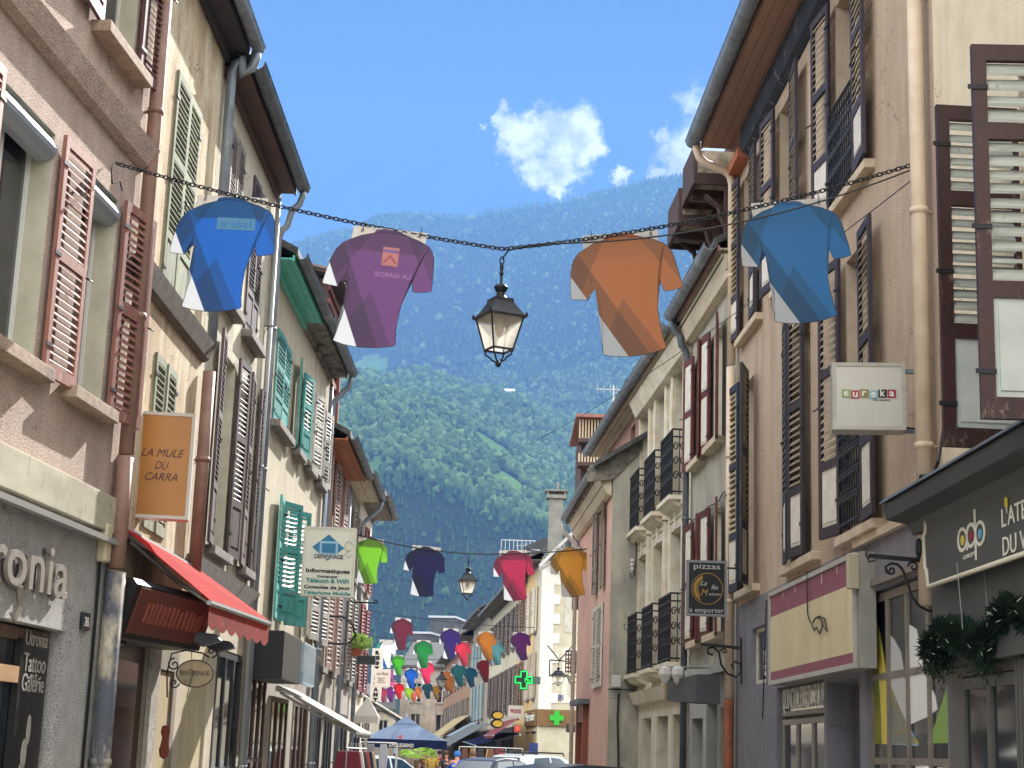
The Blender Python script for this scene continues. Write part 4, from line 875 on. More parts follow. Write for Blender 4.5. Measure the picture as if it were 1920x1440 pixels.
def lantern(loc,rz,label,lab2=None,light=False):
    t=thing('street_lantern',label,'lantern',loc,rz,'hanging street lanterns')
    mb=MB() # hook, rod, finial, roof
    mb.tube([(.02*math.cos(a),0,-.10+.035*math.sin(a)) for a in [i*PI/5 for i in range(10)]],.006,5,closed=True)
    mb.lathe([(.006,-.13),(.012,-.12),(.02,-.15),(.014,-.19),(.022,-.21),(.012,-.23),(.012,-.29),(.02,-.30),(.008,-.05)][:8],8)
    mb.lathe([(.012,-.30),(.05,-.31),(.066,-.33),(.05,-.36),(.036,-.375),(.044,-.40),(.055,-.41)],14)
    mb.lathe([(.055,-.41),(.075,-.43),(.085,-.44),(.085,-.46)],14)
    s=.7071
    def sq(h,zz): return [(h,h,zz),(-h,h,zz),(-h,-h,zz),(h,-h,zz)]
    def fr(h0,z0,h1,z1,m=0):
        a,b=sq(h0,z0),sq(h1,z1)
        for k in range(4): mb.q([a[k],a[(k+1)%4],b[(k+1)%4],b[k]],m)
    fr(.178,-.585,.135,-.53); fr(.135,-.53,.075,-.435); mb.q(sq(.075,-.435)[::-1]); mb.q(sq(.178,-.585)); 
    fr(.092,-.455,.088,-.43)
    mb.obj('lantern_hood',IRON,t)
    mb=MB()
    T0,T1,ht,hb=-.59,-.86,.158,.095
    for sx in (-1,1):
        for sy in (-1,1): mb.tube([(sx*ht,sy*ht,T0),(sx*hb,sy*hb,T1)],.0085,4); mb.lathe([(.012,-.59),(.014,-.57),(.004,-.55)],6,(sx*.178,sy*.178,0))
    for (h,zz,rr) in ((ht+.012,T0,.012),(hb,T1,.011)):
        c=sq(h,zz); 
        for k in range(4): mb.tube([c[k],c[(k+1)%4]],rr,4)
    for a in (PI/4,3*PI/4,5*PI/4,7*PI/4):
        ca,sa=math.cos(a),math.sin(a); mb.tube([(ca*.13,sa*.13,T1),(ca*.12,sa*.12,-.90),(ca*.075,sa*.075,-.925),(ca*.06,sa*.06,-.945),(ca*.02,sa*.02,-.965)],.008,5)
    mb.lathe([(.006,-.95),(.024,-.965),(.028,-.98),(.02,-.995),(.006,-1.005)],10)
    mb.obj('lantern_frame',IRON,t)
    g=MB(); a,b=sq(ht-.006,T0-.005),sq(hb-.004,T1+.005)
    for k in range(4): g.q([a[k],a[(k+1)%4],b[(k+1)%4],b[k]])
    gm_=mat('frosted_glass','ece6da',.4,'d6cebf',30,trans=.95,c3='8f8576',sc3=14,lo3=.60,hi3=.72); g.obj('glass_panes',gm_,t)
    if 'clear' not in [n_.name for n_ in gm_.node_tree.nodes]:
        T2=NT(gm_.node_tree); o_=gm_.node_tree.nodes['Material Output']; src=o_.inputs[0].links[0].from_socket; tp=T2.n('ShaderNodeBsdfTransparent'); tp.name='clear'; mm_=T2.n('ShaderNodeMixShader'); mm_.inputs[0].default_value=.38; T2.l(src,mm_.inputs[1]); T2.l(tp.outputs[0],mm_.inputs[2]); T2.l(mm_.outputs[0],o_.inputs[0])
    g=MB(); g.lathe([(.02,-.6),(.035,-.63),(.045,-.68),(.03,-.73),(.01,-.75)],10); g.obj('bulb',WHITE,t)
    return t
LR=R(26)
LN1=lantern(lt_+Vector((0,0,.0)),LR,'large black hanging lantern with frosted panes between the purple and orange jerseys'); LN1.scale=(.92,.92,1)
JCOL=None
jm=bpy.data.materials.new('printed_jersey'); jm.use_nodes=True; T_=NT(jm.node_tree); b_=jm.node_tree.nodes['Principled BSDF']
ca_=T_.n('ShaderNodeVertexColor',layer_name='Print'); T_.l(ca_.outputs[0],b_.inputs['Base Color']); b_.inputs['Roughness'].default_value=.45
tr_=T_.n('ShaderNodeBsdfTranslucent'); T_.l(ca_.outputs[0],tr_.inputs[0]); ms_=T_.n('ShaderNodeMixShader'); ms_.inputs[0].default_value=.62
T_.l(b_.outputs[0],ms_.inputs[1]); T_.l(tr_.outputs[0],ms_.inputs[2]); T_.l(ms_.outputs[0],jm.node_tree.nodes['Material Output'].inputs[0])
OUT=[(1135,212),(1040,248),(925,320),(885,378),(865,460),(860,560),(862,662),(875,672),(985,675),(1000,668),(1012,600),(1025,550),(1050,590),(1080,690),(1096,800),(1100,900),(1095,1000),(1093,1078),(1100,1090),(1190,1103),(1300,1103),(1440,1085),(1560,1050),(1583,1035),(1560,960),(1540,860),(1528,740),(1530,600),(1535,520),(1540,508),(1552,530),(1580,605),(1592,612),(1660,600),(1724,580),(1715,530),(1690,430),(1660,320),(1625,270),(1590,240),(1500,210),(1400,192),(1362,188),(1350,171),(1300,165),(1200,170),(1145,186)]
def jrot(p):
    a=R(4.5); x=p[0]-1290; y=-(p[1]-180); return ((x*math.cos(a)+y*math.sin(a))/864,( -x*math.sin(a)+y*math.cos(a))/864)
OUTJ=[jrot(p) for p in OUT]
def ln(p,q): 
    a=jrot(p); b=jrot(q); d=(b[0]-a[0],b[1]-a[1]); n=math.hypot(*d); return a,(d[1]/n,-d[0]/n)
LA=ln((865,500),(1290,1100)); LB=ln((925,325),(1430,1050)); LC=ln((1115,240),(950,600)); LD1=ln((1262,665),(1155,900)); LD2=ln((1262,665),(1540,1040)); LE=ln((1430,225),(1555,390)); LF=ln((1605,260),(1540,460)); LG=ln((1560,330),(1672,475)); LG2=ln((1695,425),(1672,475))
def sgn(L,p): return (p[0]-L[0][0])*L[1][0]+(p[1]-L[0][1])*L[1][1]
YMID=jrot((1262,600))[1]
JME={}
def jersey(loc,width,roll,yaw,color,label,shear=0,Yd=13,group='cycling jerseys hung over the street',tip=0,wt='d2d4d6',style=0,txt=None,cat='jersey',tabs=True,shade=(.62,.72,.42)):
    t=thing('hanging_jersey',label,cat,loc,0,group); t.rotation_euler=Euler((R(tip),-roll,yaw),'XYZ'); t.scale=(1,1,1.05 if Yd<20 else (1.12 if Yd<50 else 1.28)); S=width
    key=(color,round(width,3),style)
    if key not in JME:
        bm=bmesh.new(); vs_=[bm.verts.new((p[0]*S,0,p[1]*S)) for p in OUTJ]; bm.faces.new(vs_)
        bmesh.ops.triangulate(bm,faces=bm.faces[:])
        for L in (LA,LB,LC,LD1,LD2,LE,LF,LG,LG2,((0,YMID),(0,1))):
            bmesh.ops.bisect_plane(bm,geom=bm.verts[:]+bm.edges[:]+bm.faces[:],plane_co=(L[0][0]*S,0,L[0][1]*S),plane_no=(L[1][0],0,L[1][1]),dist=1e-5)
        cols={}
        base=np.array(lin(color)); wcol=np.array(lin(wt))
        lay=bm.loops.layers.float_color.new('Print')
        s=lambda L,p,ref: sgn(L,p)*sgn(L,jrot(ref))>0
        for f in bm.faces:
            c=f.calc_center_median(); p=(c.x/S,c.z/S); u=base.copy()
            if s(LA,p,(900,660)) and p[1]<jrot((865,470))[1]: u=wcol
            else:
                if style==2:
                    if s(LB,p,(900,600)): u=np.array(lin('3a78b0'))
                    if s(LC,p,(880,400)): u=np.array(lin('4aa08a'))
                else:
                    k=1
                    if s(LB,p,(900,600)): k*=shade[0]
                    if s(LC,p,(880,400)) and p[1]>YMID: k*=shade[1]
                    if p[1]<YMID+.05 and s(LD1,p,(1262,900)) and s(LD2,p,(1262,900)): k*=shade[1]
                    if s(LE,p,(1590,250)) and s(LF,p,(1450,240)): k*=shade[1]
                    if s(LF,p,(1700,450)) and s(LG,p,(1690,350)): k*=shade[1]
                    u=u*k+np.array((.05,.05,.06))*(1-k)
            for l in f.loops: l[lay]=(*u,1)
        # thickness
        r=bmesh.ops.solidify(bm,geom=bm.faces[:],thickness=.003)
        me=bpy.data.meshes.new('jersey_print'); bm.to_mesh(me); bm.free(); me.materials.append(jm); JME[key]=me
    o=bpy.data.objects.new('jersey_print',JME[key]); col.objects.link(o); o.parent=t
    mb=MB(); a=jrot((960,190)); b=jrot((1550,157)); zt_=a[1]*S; zb_=jrot((1290,340))[1]*S
    mb.prism([(a[0]*S,zb_),(b[0]*S,zb_),(b[0]*S,zt_+.01*S),(a[0]*S,zt_+.01*S)],.006,.009,'y')
    mb.obj('hanging_tab',mat('tab_white','cfcac4',.6,trans=.4),t)
    for cx_ in (a[0]*S*.78,b[0]*S*.78):
        mb=MB()
        zz=zt_-.02*S
        mb.tube([(cx_+.010,-.003,zz-.008),(cx_,.0,zz),(cx_+.004,-.004,zz+.03),(cx_-.002,0,zz+.07*1)],.004,4); mb.tube([(cx_+.010*math.cos(q),-.003,zz-.008+.012*math.sin(q)) for q in [i*PI/4 for i in range(8)]],.0025,4,closed=True)
        mb.obj('hook',IRON,t)
    if width>.6: # outline, seams, collar and ghost lettering
        mb=MB(); P=[Vector((p[0]*S,-.0,p[1]*S)) for p in OUTJ]; mb.tube(P,.0022,4,closed=True)
        P=[Vector((jrot(q)[0]*S,-.002,jrot(q)[1]*S)) for q in ((1362,190),(1300,186),(1200,190),(1137,212))]; mb.tube(P,.002,4)
        P=[Vector((jrot(q)[0]*S,-.002,jrot(q)[1]*S)) for q in ((1540,508),(1545,440),(1570,340),(1605,250))]; mb.tube(P,.0018,4)
        P=[Vector((jrot(q)[0]*S,-.002,jrot(q)[1]*S)) for q in ((1027,555),(1020,500),(1015,470))]; mb.tube(P,.0018,4)
        mb.obj('outline',mat('outline_dark','23242c',.6),t)
    if shear:
        for ch in t.children:
            for v_ in ch.data.vertices: v_.co.x-=v_.co.z*math.tan(R(shear))
    return t
def jersey_px(px,py,wpx,Y,roll_deg,color,label,**k):
    """px,py: middle of the collar top"""
    S=wpx*Y/FPX*1.06; roll_deg+=2
    return jersey(at(px,py,Y),S,R(roll_deg),k.pop('yaw',0.0),color,label,Yd=Y,**k)
G1='big jerseys on the near chain'
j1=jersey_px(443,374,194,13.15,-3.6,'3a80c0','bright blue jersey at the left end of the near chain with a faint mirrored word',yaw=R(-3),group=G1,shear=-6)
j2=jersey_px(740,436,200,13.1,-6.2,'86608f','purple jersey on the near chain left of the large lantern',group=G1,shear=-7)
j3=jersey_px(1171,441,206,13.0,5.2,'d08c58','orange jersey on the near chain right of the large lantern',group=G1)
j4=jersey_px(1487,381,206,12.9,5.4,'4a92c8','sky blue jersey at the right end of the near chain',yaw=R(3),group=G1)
def ghost(j,s_,S,dz,w,m,h=None,dx=0): return text(s_,.1,j,'print_lettering',(dx*S,-.0035,dz*S),m=m,fit=-w*S if False else w*S,sx=1,ext=.0004,fith=h)
def mirror(o):
    for v in o.data.vertices: v.co.x*=-1
    o.data.flip_normals(); return o
S1=194*13.15/FPX; S2=200*13.1/FPX
MB().box(-.17*S1,.22*S1,-.0045,-.0035,-.31*S1,-.19*S1).obj('print_panel',mat('faint_green_print','4d84a6',.6),j1)
mirror(text('Isère',.1,j1,'print_lettering',(-.025*S1*-1,-.0055,-.285*S1),m=mat('faint_blue_letter','2f6fb0',.6),fit=.32*S1,fith=.08*S1,ext=.0004))
MB().box(-.09*S2,.07*S2,-.0045,-.0035,-.33*S2,-.15*S2).obj('print_panel',mat('faint_orange_print','b0706c',.6),j2)
MB().prism([(-.08*S2,-.3*S2),(-.01*S2,-.22*S2),(.06*S2,-.3*S2),(.045*S2,-.31*S2),(-.01*S2,-.25*S2),(-.065*S2,-.31*S2)],-.0062,-.0048,'y').obj('print_emblem',mat('faint_red_print','9a4a5c',.6),j2)
MB().box(-.085*S2,.065*S2,-.0062,-.0048,-.2*S2,-.175*S2).obj('print_stripe',mat('faint_violet_print','6a5a90',.6),j2)
mirror(text('LA GARDE',.1,j2,'print_lettering',(.03*S2,-.0045,-.44*S2),m=mat('faint_lilac_letter','a87fae',.6),fit=.36*S2,fith=.045*S2,ext=.0004))
# second row
Y2=35.7
c2l=at(655,998,Y2); c2r=at(1215,1013,Y2); l2=at(879,1038,Y2)
mbw=MB(); mbw.tube(catenary(c2l,l2,.08)+catenary(l2,c2r,.1)[1:],.014,5); tag(mbw.obj('suspension_cable',BLK),'dark cable across the street carrying the second row of jerseys','cable')
lantern(l2,R(12),'second black hanging lantern further down, between navy and crimson jerseys')
G2='second row of jerseys'
jersey_px(699,1012,66,Y2,-6,'9ccb5a','lime green jersey beside the white computer repair sign',group=G2,style=1)
jersey_px(803,1027,73,Y2,-6,'34356a','navy blue jersey left of the second lantern',group=G2,style=0)
jersey_px(965,1034,73,Y2,2,'b84a70','crimson jersey right of the second lantern',group=G2)
jersey_px(1070,1028,72,Y2,4,'e6b44c','mustard yellow jersey in front of the yellow quoined house',group=G2)
# further rows  (px, py collar top, width px, Y, roll, colour, label)
rows=[
 (758,1161,40,67,-8,'7e2744','burgundy jersey high on the left against the dark slope'),
 (847,1180,38,67,-4,'42247c','violet jersey with a faint ring print in the middle of the far rows'),
 (912,1185,36,67,3,'d98f2e','amber jersey with darker peaks, in front of the cream houses'),
 (976,1186,36,67,4,'6c1877','deep purple jersey above the green pharmacy cross'),
 (726,1201,35,76,-3,'e6e6e2','white jersey with blue and green stripes above the restaurant sign'),
 (796,1202,35,76,-3,'2f9a55','emerald green jersey in front of the stone tower'),
 (868,1204,30,80,2,'f2506a','coral pink jersey partly behind the violet one'),
 (930,1203,30,80,2,'86c8cc','pale aqua jersey peeping out behind the amber one'),
 (748,1229,25,100,-3,'5cb531','grass green jersey below the white striped one'),
 (801,1241,28,96,-2,'e74a7c','hot pink jersey just below the emerald green one'),
 (860,1246,28,94,3,'2a7f84','teal jersey left of a darker teal one'),
 (882,1252,25,100,3,'1d6f8e','petrol blue jersey overlapping the teal one'),
 (909,1237,29,92,2,'9c1f34','dark red jersey below the amber one'),
 (772,1254,25,106,-2,'1f74c2','cobalt blue jersey above the red one'),
 (838,1259,25,103,2,'cf8438','light orange jersey beside the small far lantern'),
 (735,1255,16,125,-3,'a9689c','faded mauve jersey behind the board sign'),
 (719,1290,18,130,-2,'b05068','dusty rose jersey lowest on the left beside the restaurant letters'),
 (733,1288,19,132,-2,'8a2b90','magenta purple jersey left of the bright red one'),
 (749,1281,20,128,-2,'cf2026','bright red jersey in the lowest far row'),
 (767,1288,16,136,-2,'a5c532','yellow green jersey right of the bright red one'),
 (785,1288,15,140,0,'d48a40','pale orange jersey left of the dark teal one'),
 (802,1281,20,128,0,'1f5f70','dark teal jersey in the lowest far row'),
 (818,1286,17,136,1,'c99a3c','ochre jersey right of the dark teal one'),
 (813,1276,14,150,1,'d0406c','small raspberry jersey behind the dark teal one'),
 (738,1276,13,150,-1,'d4689c','small rose pink jersey behind the magenta purple one'),
 (776,1296,14,145,0,'e8845c','small salmon jersey between yellow green and pale orange ones'),
 (845,1274,18,118,2,'c98a3a','orange jersey hanging below the light orange one')]
for r_ in rows: jersey_px(*r_,group='far rows of jerseys',style=2 if 'white jersey' in r_[6] else 1)
def farwire(p,q,Y,sag,label): 
    mb=MB(); mb.tube(catenary(at(*p,Y),at(*q,Y),sag,14),.018,4); tag(mb.obj('suspension_cable',BLK),label,'cable')
farwire((672,1140),(1080,1176),67,.25,'thin cable with the burgundy, violet, amber and purple jerseys')
farwire((690,1192),(1000,1200),78,.2,'thin cable with the white, emerald and coral jerseys')
farwire((700,1232),(960,1228),98,.2,'thin far cable with the hot pink, teal and cobalt jerseys')
farwire((700,1276),(900,1270),131,.2,'farthest thin cable with the lowest row of small jerseys')
for (px,py,Y,lab) in ((829,1244,100,'small far lantern silhouetted beside the light orange jersey'),):
    t=lantern(at(px,py,Y),.3,lab); t.scale=(1.6,1.6,1.6)
# lantern in a rectangular bracket on the right
t=lantern(at(1048,1236,52),.5,'small lantern hung inside a rectangular iron frame at the yellow house'); t.scale=(1.0,1.0,.82)
bkt=thing('iron_frame_bracket','rectangular iron frame bracket holding the small lantern by the yellow house','bracket',at(1048,1236,52),0)
mb=MB(); u=1/FPX*52
def bp(px,py): return ((px-1048)*u,0,-(py-1236)*u)
for a,b in (((1031,1238),(1083,1240)),((1031,1238),(1031,1267)),((1031,1267),(1083,1267)),((1049,1238),(1026,1211)),((1049,1238),(1079,1204))): mb.tube([bp(*a),bp(*b)],.02,5)
mb.obj('frame',IRON,bkt)
gl=thing('iron_grille','square rust brown iron grille standing off the pink house corner','grille',at(1071,1240,50),0)
mb=MB(); u=50/FPX
for k in range(6): mb.tube([(-10*u,0,(19-7.6*k)*u),(9*u,0,(19-7.6*k)*u)],.03,4)
for k in range(5): mb.tube([((-10+4.75*k)*u,0,19*u),((-10+4.75*k)*u,0,-22*u)],.025,4)
mb.obj('grille_bars',mat('rust_brown_iron','3f2c28',.7),gl)
mb=MB(); 
for k in range(7): mb.box(-8*u+k*1.2*u,(-4+k*1.7)*u,.02,.5,(-26-2.5*k)*u,(-23.5-2.5*k)*u)
mb.obj('console',CEMENT,gl)
# ============================================================ signs, left
def lightbox(name,label,cat,cx,cz,Y,w,h,d,face,frame,yaw=0,px=True):
    t=thing(name,label,cat,at(cx,cz,Y),yaw)
    mb=MB(); f=.03
    mb.box(-w/2,w/2,0,d,-h/2,h/2,0)
    for a,b,c,e in ((-w/2,w/2,-h/2,-h/2+f),(-w/2,w/2,h/2-f,h/2),(-w/2,-w/2+f,-h/2+f,h/2-f),(w/2-f,w/2,-h/2+f,h/2-f)): mb.box(a,b,-.012,-.001,c,e,0)
    mb.obj('sign_case',frame,t); MB().box(-w/2+f,w/2-f,-.006,-.001,-h/2+f,h/2-f).obj('sign_face',face,t)
    return t
YM=14.9; k=YM/FPX
mule=lightbox('hanging_sign','orange hanging sign box reading LA MULE DU CARRA','sign',304,872,YM,112*k,204*k,.17,mat('mustard_face','a86c1a',.35,'9c6418',2),mat('sign_aluminium','b9b2a8',.5),yaw=R(7))
BRN=mat('brown_letters','4a1712',.5)
for s_,py,wd in (('LA MULE',848,80),('DU',872,26),('CARRA',894,60)): text(s_,.12,mule,'lettering',(0,-.009,-(py+8-872)*k),m=BRN,fit=wd*k,fith=15*k,shear=.35,ext=.001)
mb=MB(); mb.tube([(-56*k,.08,80*k),(-80*k,.08,82*k)],.02,6); mb.tube([(-56*k,.08,-88*k),(-84*k,.08,-86*k)],.02,6); mb.obj('bracket',ALU,mule)
# white sun-lit edge
# red awning
def awn(name,label,pts,valm,topm,val=.28,nsc=9,arms=True):
    """pts: back-left, back-right, front-right, front-left world points; scalloped valance at the front"""
    a,b,c,d=[Vector(p) for p in pts]; t=thing(name,label,'awning',a,0); o=a.copy()
    L=[p-o for p in (a,b,c,d)]; th=Vector((0,0,.015))
    mb=MB(); mb.q([L[3],L[2],L[1],L[0]]); mb.q([p-th for p in (L[0],L[1],L[2],L[3])])
    for i in range(4): mb.q([L[i],L[(i+1)%4],L[(i+1)%4]-th,L[i]-th])
    mb.obj('canopy',topm,t)
    mb=MB(); n=nsc*6; dn=Vector((0,0,-1)); off=(L[3]-L[0]).normalized()*.004
    for k_ in range(n):
        u0,u1=k_/n,(k_+1)/n; s0=val*(.82+.18*abs(math.sin(u0*nsc*PI))); s1=val*(.82+.18*abs(math.sin(u1*nsc*PI)))
        p=L[3].lerp(L[2],u0)+off; q=L[3].lerp(L[2],u1)+off
        mb.q([p+dn*s0,q+dn*s1,q,p])
    v=mb.obj('valance',valm,t)
    mb=MB(); fr=[L[3],L[2]]; mb.tube([p-Vector((0,0,.03)) for p in fr],.028,6); mb.tube([L[0]-Vector((0,0,.05)),L[1]-Vector((0,0,.05))],.05,6)
    if arms:
        for u_ in (.12,.88):
            p=L[0].lerp(L[1],u_)-Vector((0,0,.1)); q=L[3].lerp(L[2],u_)-Vector((0,0,.05)); mid=p.lerp(q,.5)+Vector((0,.25,-.05)); mb.tube([p,mid,q],.02,6)
    mb.obj('awning_frame',ALU,t); return t
def FW(Fc,x_,out,z_): return Fc.world(x_,-out,z_)
REDC=mat('red_canvas','a02622',.9,'8a201d',3,trans=.06,spec=.05); REDV=mat('faded_red_canvas','b04238',.9,'99403a',8,(1,1,.3),trans=.45,wear='c98a7c')
p_in0=FW(F2,.05,.12,F2.z(235,1000,.1)); zin=p_in0.z
pf_r=at(498,1185,17.3); pf_l=at(403,1128,15.1)
awn('red_awning','red awning with faded scalloped valance over the bar entrance',[FW(F2,.1,.05,3.52),FW(F2,F2.W+.2,.05,3.52),Vector((pf_r.x,17.5,2.98)),Vector((-2.68,15.1,2.98))],REDV,REDC,.27,7)
# dark fascia case with brown carved board
fb=thing('fascia_sign','dark boxed fascia with a carved red brown board under the red awning','sign',FW(F2,.12,.02,2.55),F2.rz-R(12))
mb=MB(); mb.prism([(-.1,0),(-.24,.45),(-.2,.5),(.3,.56),(.3,0)],.0,1.75,'x'); mb.obj('case',mat('black_brown_case','1d1918',.5),fb)
mb=MB(); T=Matrix.Translation((0,-.108,.02))@Matrix.Rotation(R(17.3),4,'X'); mb.box(.1,1.7,-.02,0,.03,.43,0,T)
rr=random.Random(3); xx=.3
while xx<1.65: 
    w_2=.03+.02*rr.random(); mb.box(xx,xx+w_2,-.035,-.02,.14,.3+.03*rr.random(),1,T); xx+=.075+.03*rr.random()
mb.obj('carved_board',[mat('carved_red_wood','6a3226',.6,'55281f',6,(.3,1,1)),mat('carved_relief','7c3d2e',.6)],fb)
# wall lantern by the bar
wl_=thing('wall_lantern','black wall lantern beside the bar door below the red awning','lantern',at(222,1185,14.6),0)
mb=MB(); mb.lathe([(.02,-.14),(.07,-.1),(.1,.1),(.12,.12),(.09,.16),(.03,.24),(.01,.27)],8); mb.obj('lantern_frame',IRON,wl_)
mb=MB(); mb.lathe([(.066,-.095),(.096,.095)],8); 
for q in range(8): mb.tube([(.07*math.cos(q*PI/4),.07*math.sin(q*PI/4),-.1),(.1*math.cos(q*PI/4),.1*math.sin(q*PI/4),.1)],.006,4)
mb.obj('glass',GLASS,wl_); MB().tube([(-.35,.0,.05),(-.2,0,-.25),(-.05,0,-.3),(0,0,-.14)],.015,6).obj('bracket',IRON,wl_)
# spotlights
for px,py,Y,lab in ((385,1195,15.6,'slim projector lamp on an arm under the left end of the red awning'),(412,1208,16.3,'second slim projector lamp on an arm, nearer the street above the oval sign')):
    t=thing('arm_spotlight',lab,'lamp',at(px,py,Y),0)
    MB().tube([(-.75,0,.06),(-.1,0,0)],.012,6).obj('arm',ALU,t)
    mb=MB(); mb.prism([(-.12,.05),(.1,.03),(.16,-.03),(-.02,-.09),(-.14,-.02)],-.06,.06,'y'); mb.obj('lamp_head',GREYT,t,bevel=.01)
def scroll(mb,c,r,turns,a0,dirn=1,rad=.008,plane='xz',n=24):
    pts=[]
    for q in range(n+1):
        f=q/n; a=a0+dirn*f*turns*2*PI; rr=r*(1-.82*f); pts.append((c[0]+rr*math.cos(a),c[1],c[2]+rr*math.sin(a)))
    mb.tube(pts,rad,5)
# oval BIENVENUE
bv=thing('oval_sign','oval cream BIENVENUE sign hanging from a scrolled iron bracket','sign',at(366,1263,15.6),0); k=15.6/FPX
mb=MB(); mb.prism([(34*k*math.cos(q*PI/16),24.5*k*math.sin(q*PI/16)) for q in range(32)],-.012,.012,'y'); mb.obj('board',mat('aged_cream_board','a38f70',.6,'7a6b54',5),bv,bevel=.004)
mb=MB(); mb.tube([(34*k*math.cos(q*PI/16),-.012,24.5*k*math.sin(q*PI/16)) for q in range(32)],.007,4,closed=True)
mb.tube([(-48*k,0,-45*k),(-52*k,0,0),(-46*k,0,35*k),(-20*k,0,42*k),(10*k,0,38*k),(25*k,0,30*k)],.008,5)
scroll(mb,(28*k,0,42*k),12*k,1.2,-PI/2,1); scroll(mb,(-12*k,0,50*k),9*k,1.2,PI,-1); scroll(mb,(-40*k,0,15*k),12*k,1.3,PI/2,1); scroll(mb,(-38*k,0,-18*k),10*k,1.2,0,-1)
mb.tube([(-10*k,0,40*k),(-8*k,0,24*k)],.004,4); mb.tube([(14*k,0,38*k),(12*k,0,22*k)],.004,4); mb.tube([(-10*k,-.02,8*k),(-2*k,-.03,4*k),(-8*k,-.02,-20*k),(-12*k,-.02,-45*k)],.005,4); mb.obj('iron_bracket',IRON,bv)
text('BIENVENUE',.1,bv,'lettering',(0,-.018,-3*k),m=mat('dark_letters','2c221c',.6),fit=54*k,fith=8*k,ext=.001)
vi=thing('violin_plaque','rust red violin shaped wooden plaque on the rough pilaster','plaque',at(309,1390,15.0),F2.rz-R(30))
mb=MB(); mb.prism([(a_*.7,b_*.7) for a_,b_ in [(.0,.2),(.05,.19),(.07,.12),(.035,.04),(.05,-.03),(.08,-.1),(.06,-.18),(0,-.22),(-.06,-.18),(-.08,-.1),(-.05,-.03),(-.035,.04),(-.07,.12),(-.05,.19)]],-.015,.015,'y'); mb.obj('plaque',mat('violin_red','5c2a1c',.6),vi,bevel=.004)
# computer repair sign
YD=21.6; k=YD/FPX
dp=lightbox('hanging_sign','white hanging sign box of a computer repair shop with blue logo','sign',616,1053,YD,98*k,130*k,.16,mat('cream_face','cfd0bf',.35),mat('cream_frame','c4c2b2',.5),yaw=R(4))
TE=mat('teal_letters','3a8278',.5); DKL=mat('dark_brown_letters','2a2320',.5); BLU=mat('logo_blue','1f6f96',.5); LBL=mat('logo_light_blue','8fb4cc',.5)
for s_,py,wd,hh,m_ in (('DEPANNAGE',1044,54,8,mat('grey_letters','4a4a4c',.5)),('Informatiques',1071,82,10,DKL),('Computer',1080,40,6,DKL),('Télécom & WiFi',1090,80,8.5,TE),('Consoles de Jeux',1101,86,8.5,DKL),('Téléphone Mobile',1112,88,9,TE)):
    text(s_,.1,dp,'lettering',(0,-.012,-(py+3-1053)*k),m=m_,fit=wd*k,fith=hh*k,ext=.001,off=.004)
mb=MB(); mb.prism([(-2*k+30*k*math.cos(q*PI/2)*1.0,26*k+25*k*math.sin(q*PI/2)) for q in range(4)],-.0095,-.007,'y'); mb.obj('logo_diamond',BLU,dp)
MB().box(-18*k,16*k,-.0125,-.0098,12*k,38*k).obj('logo_monitor',LBL,dp,bevel=.004); MB().box(-14*k,12*k,-.0145,-.0128,16*k,34*k).obj('logo_screen',BLU,dp)
MB().box(-34*k,32*k,-.0097,-.007,5*k,13*k).obj('logo_banner',mat('banner_grey','c9cbc4',.5),dp)
mb=MB(); mb.tube([(36*k+7*k*math.cos(a),-.01,30*k+9*k*math.sin(a)) for a in [i*.5 for i in range(12)]],.003,4); mb.tube([(36*k,-.01,21*k),(30*k,-.01,14*k),(38*k,-.01,8*k),(42*k,-.01,14*k)],.003,4); mb.obj('logo_cable',DKL,dp)
mb=MB(); mb.box(-78*k,-49*k,.05,.09,60*k,62*k); mb.box(-78*k,-49*k,.05,.09,-62*k,-60*k); mb.obj('bracket',ZINCD,dp)
# black fascia box with white side
bx=thing('fascia_box','black boxed shop fascia with a white printed panel on its right end','sign',F4.world(.25,0,2.55),F4.rz)
zb0=F4.z(470,1200)-2.55
mb=MB(); mb.box(0,1.85,-.45,-.003,0,.62); mb.obj('case',mat('matt_black','1a1a1a',.5),bx,bevel=.01)
pn=MB(); pn.box(1.95,3.3,-.48,-.4,.02,.6); pn.obj('printed_panel',mat('white_blue_panel','b9c4ca',.5,'8fa9b8',1.5,(.3,1,3)),bx)
mb=MB(); 
for q in range(10): mb.tube([(2.0+q*.13,-.485,.05),(2.0+q*.13,-.485,.58)],.004,4)
mb.obj('panel_ribs',mat('panel_grey','8a8f92',.5),bx)
# white folding awning on the left
WHC=mat('white_canvas','c9c6bd',.8,trans=.3)
q0=at(560,1318,22.5); q1=at(664,1395,27.5)
awn('white_awning','narrow white canvas awning sloping out over a shop window on the left',[F4.world(2.5,-.1,2.55),F4.world(4.6,-.1,2.55),F4.world(4.8,-1.25,1.95),F4.world(2.7,-1.25,1.95)],WHC,WHC,.1,1)
# white peaked stall cover on a pole
ws=thing('white_peaked_cover','small white peaked fabric cover on a white pole beside the left house fronts','parasol',at(683,1440,33),0); k=33/FPX; zb0=0
H_=at(683,1308,33).z; Hb=at(683,1343,33).z; Hc=at(683,1356,33).z; z0=ws.location.z
mb=MB(); w_=22*k
for i in range(4):
    a=[(-w_,-w_),(w_,-w_),(w_,w_),(-w_,w_)]; p,q=a[i],a[(i+1)%4]
    mb.q([(p[0],p[1],Hb-z0),(q[0],q[1],Hb-z0),(q[0]*.08,q[1]*.08,H_-z0),(p[0]*.08,p[1]*.08,H_-z0)]); mb.q([(p[0],p[1],Hc-z0),(q[0],q[1],Hc-z0),(q[0],q[1],Hb-z0),(p[0],p[1],Hb-z0)])
mb.obj('canopy',WHC,ws); MB().tube([(0,0,-1.3),(0,0,H_-z0)],.03,8).obj('pole',WHITE,ws)
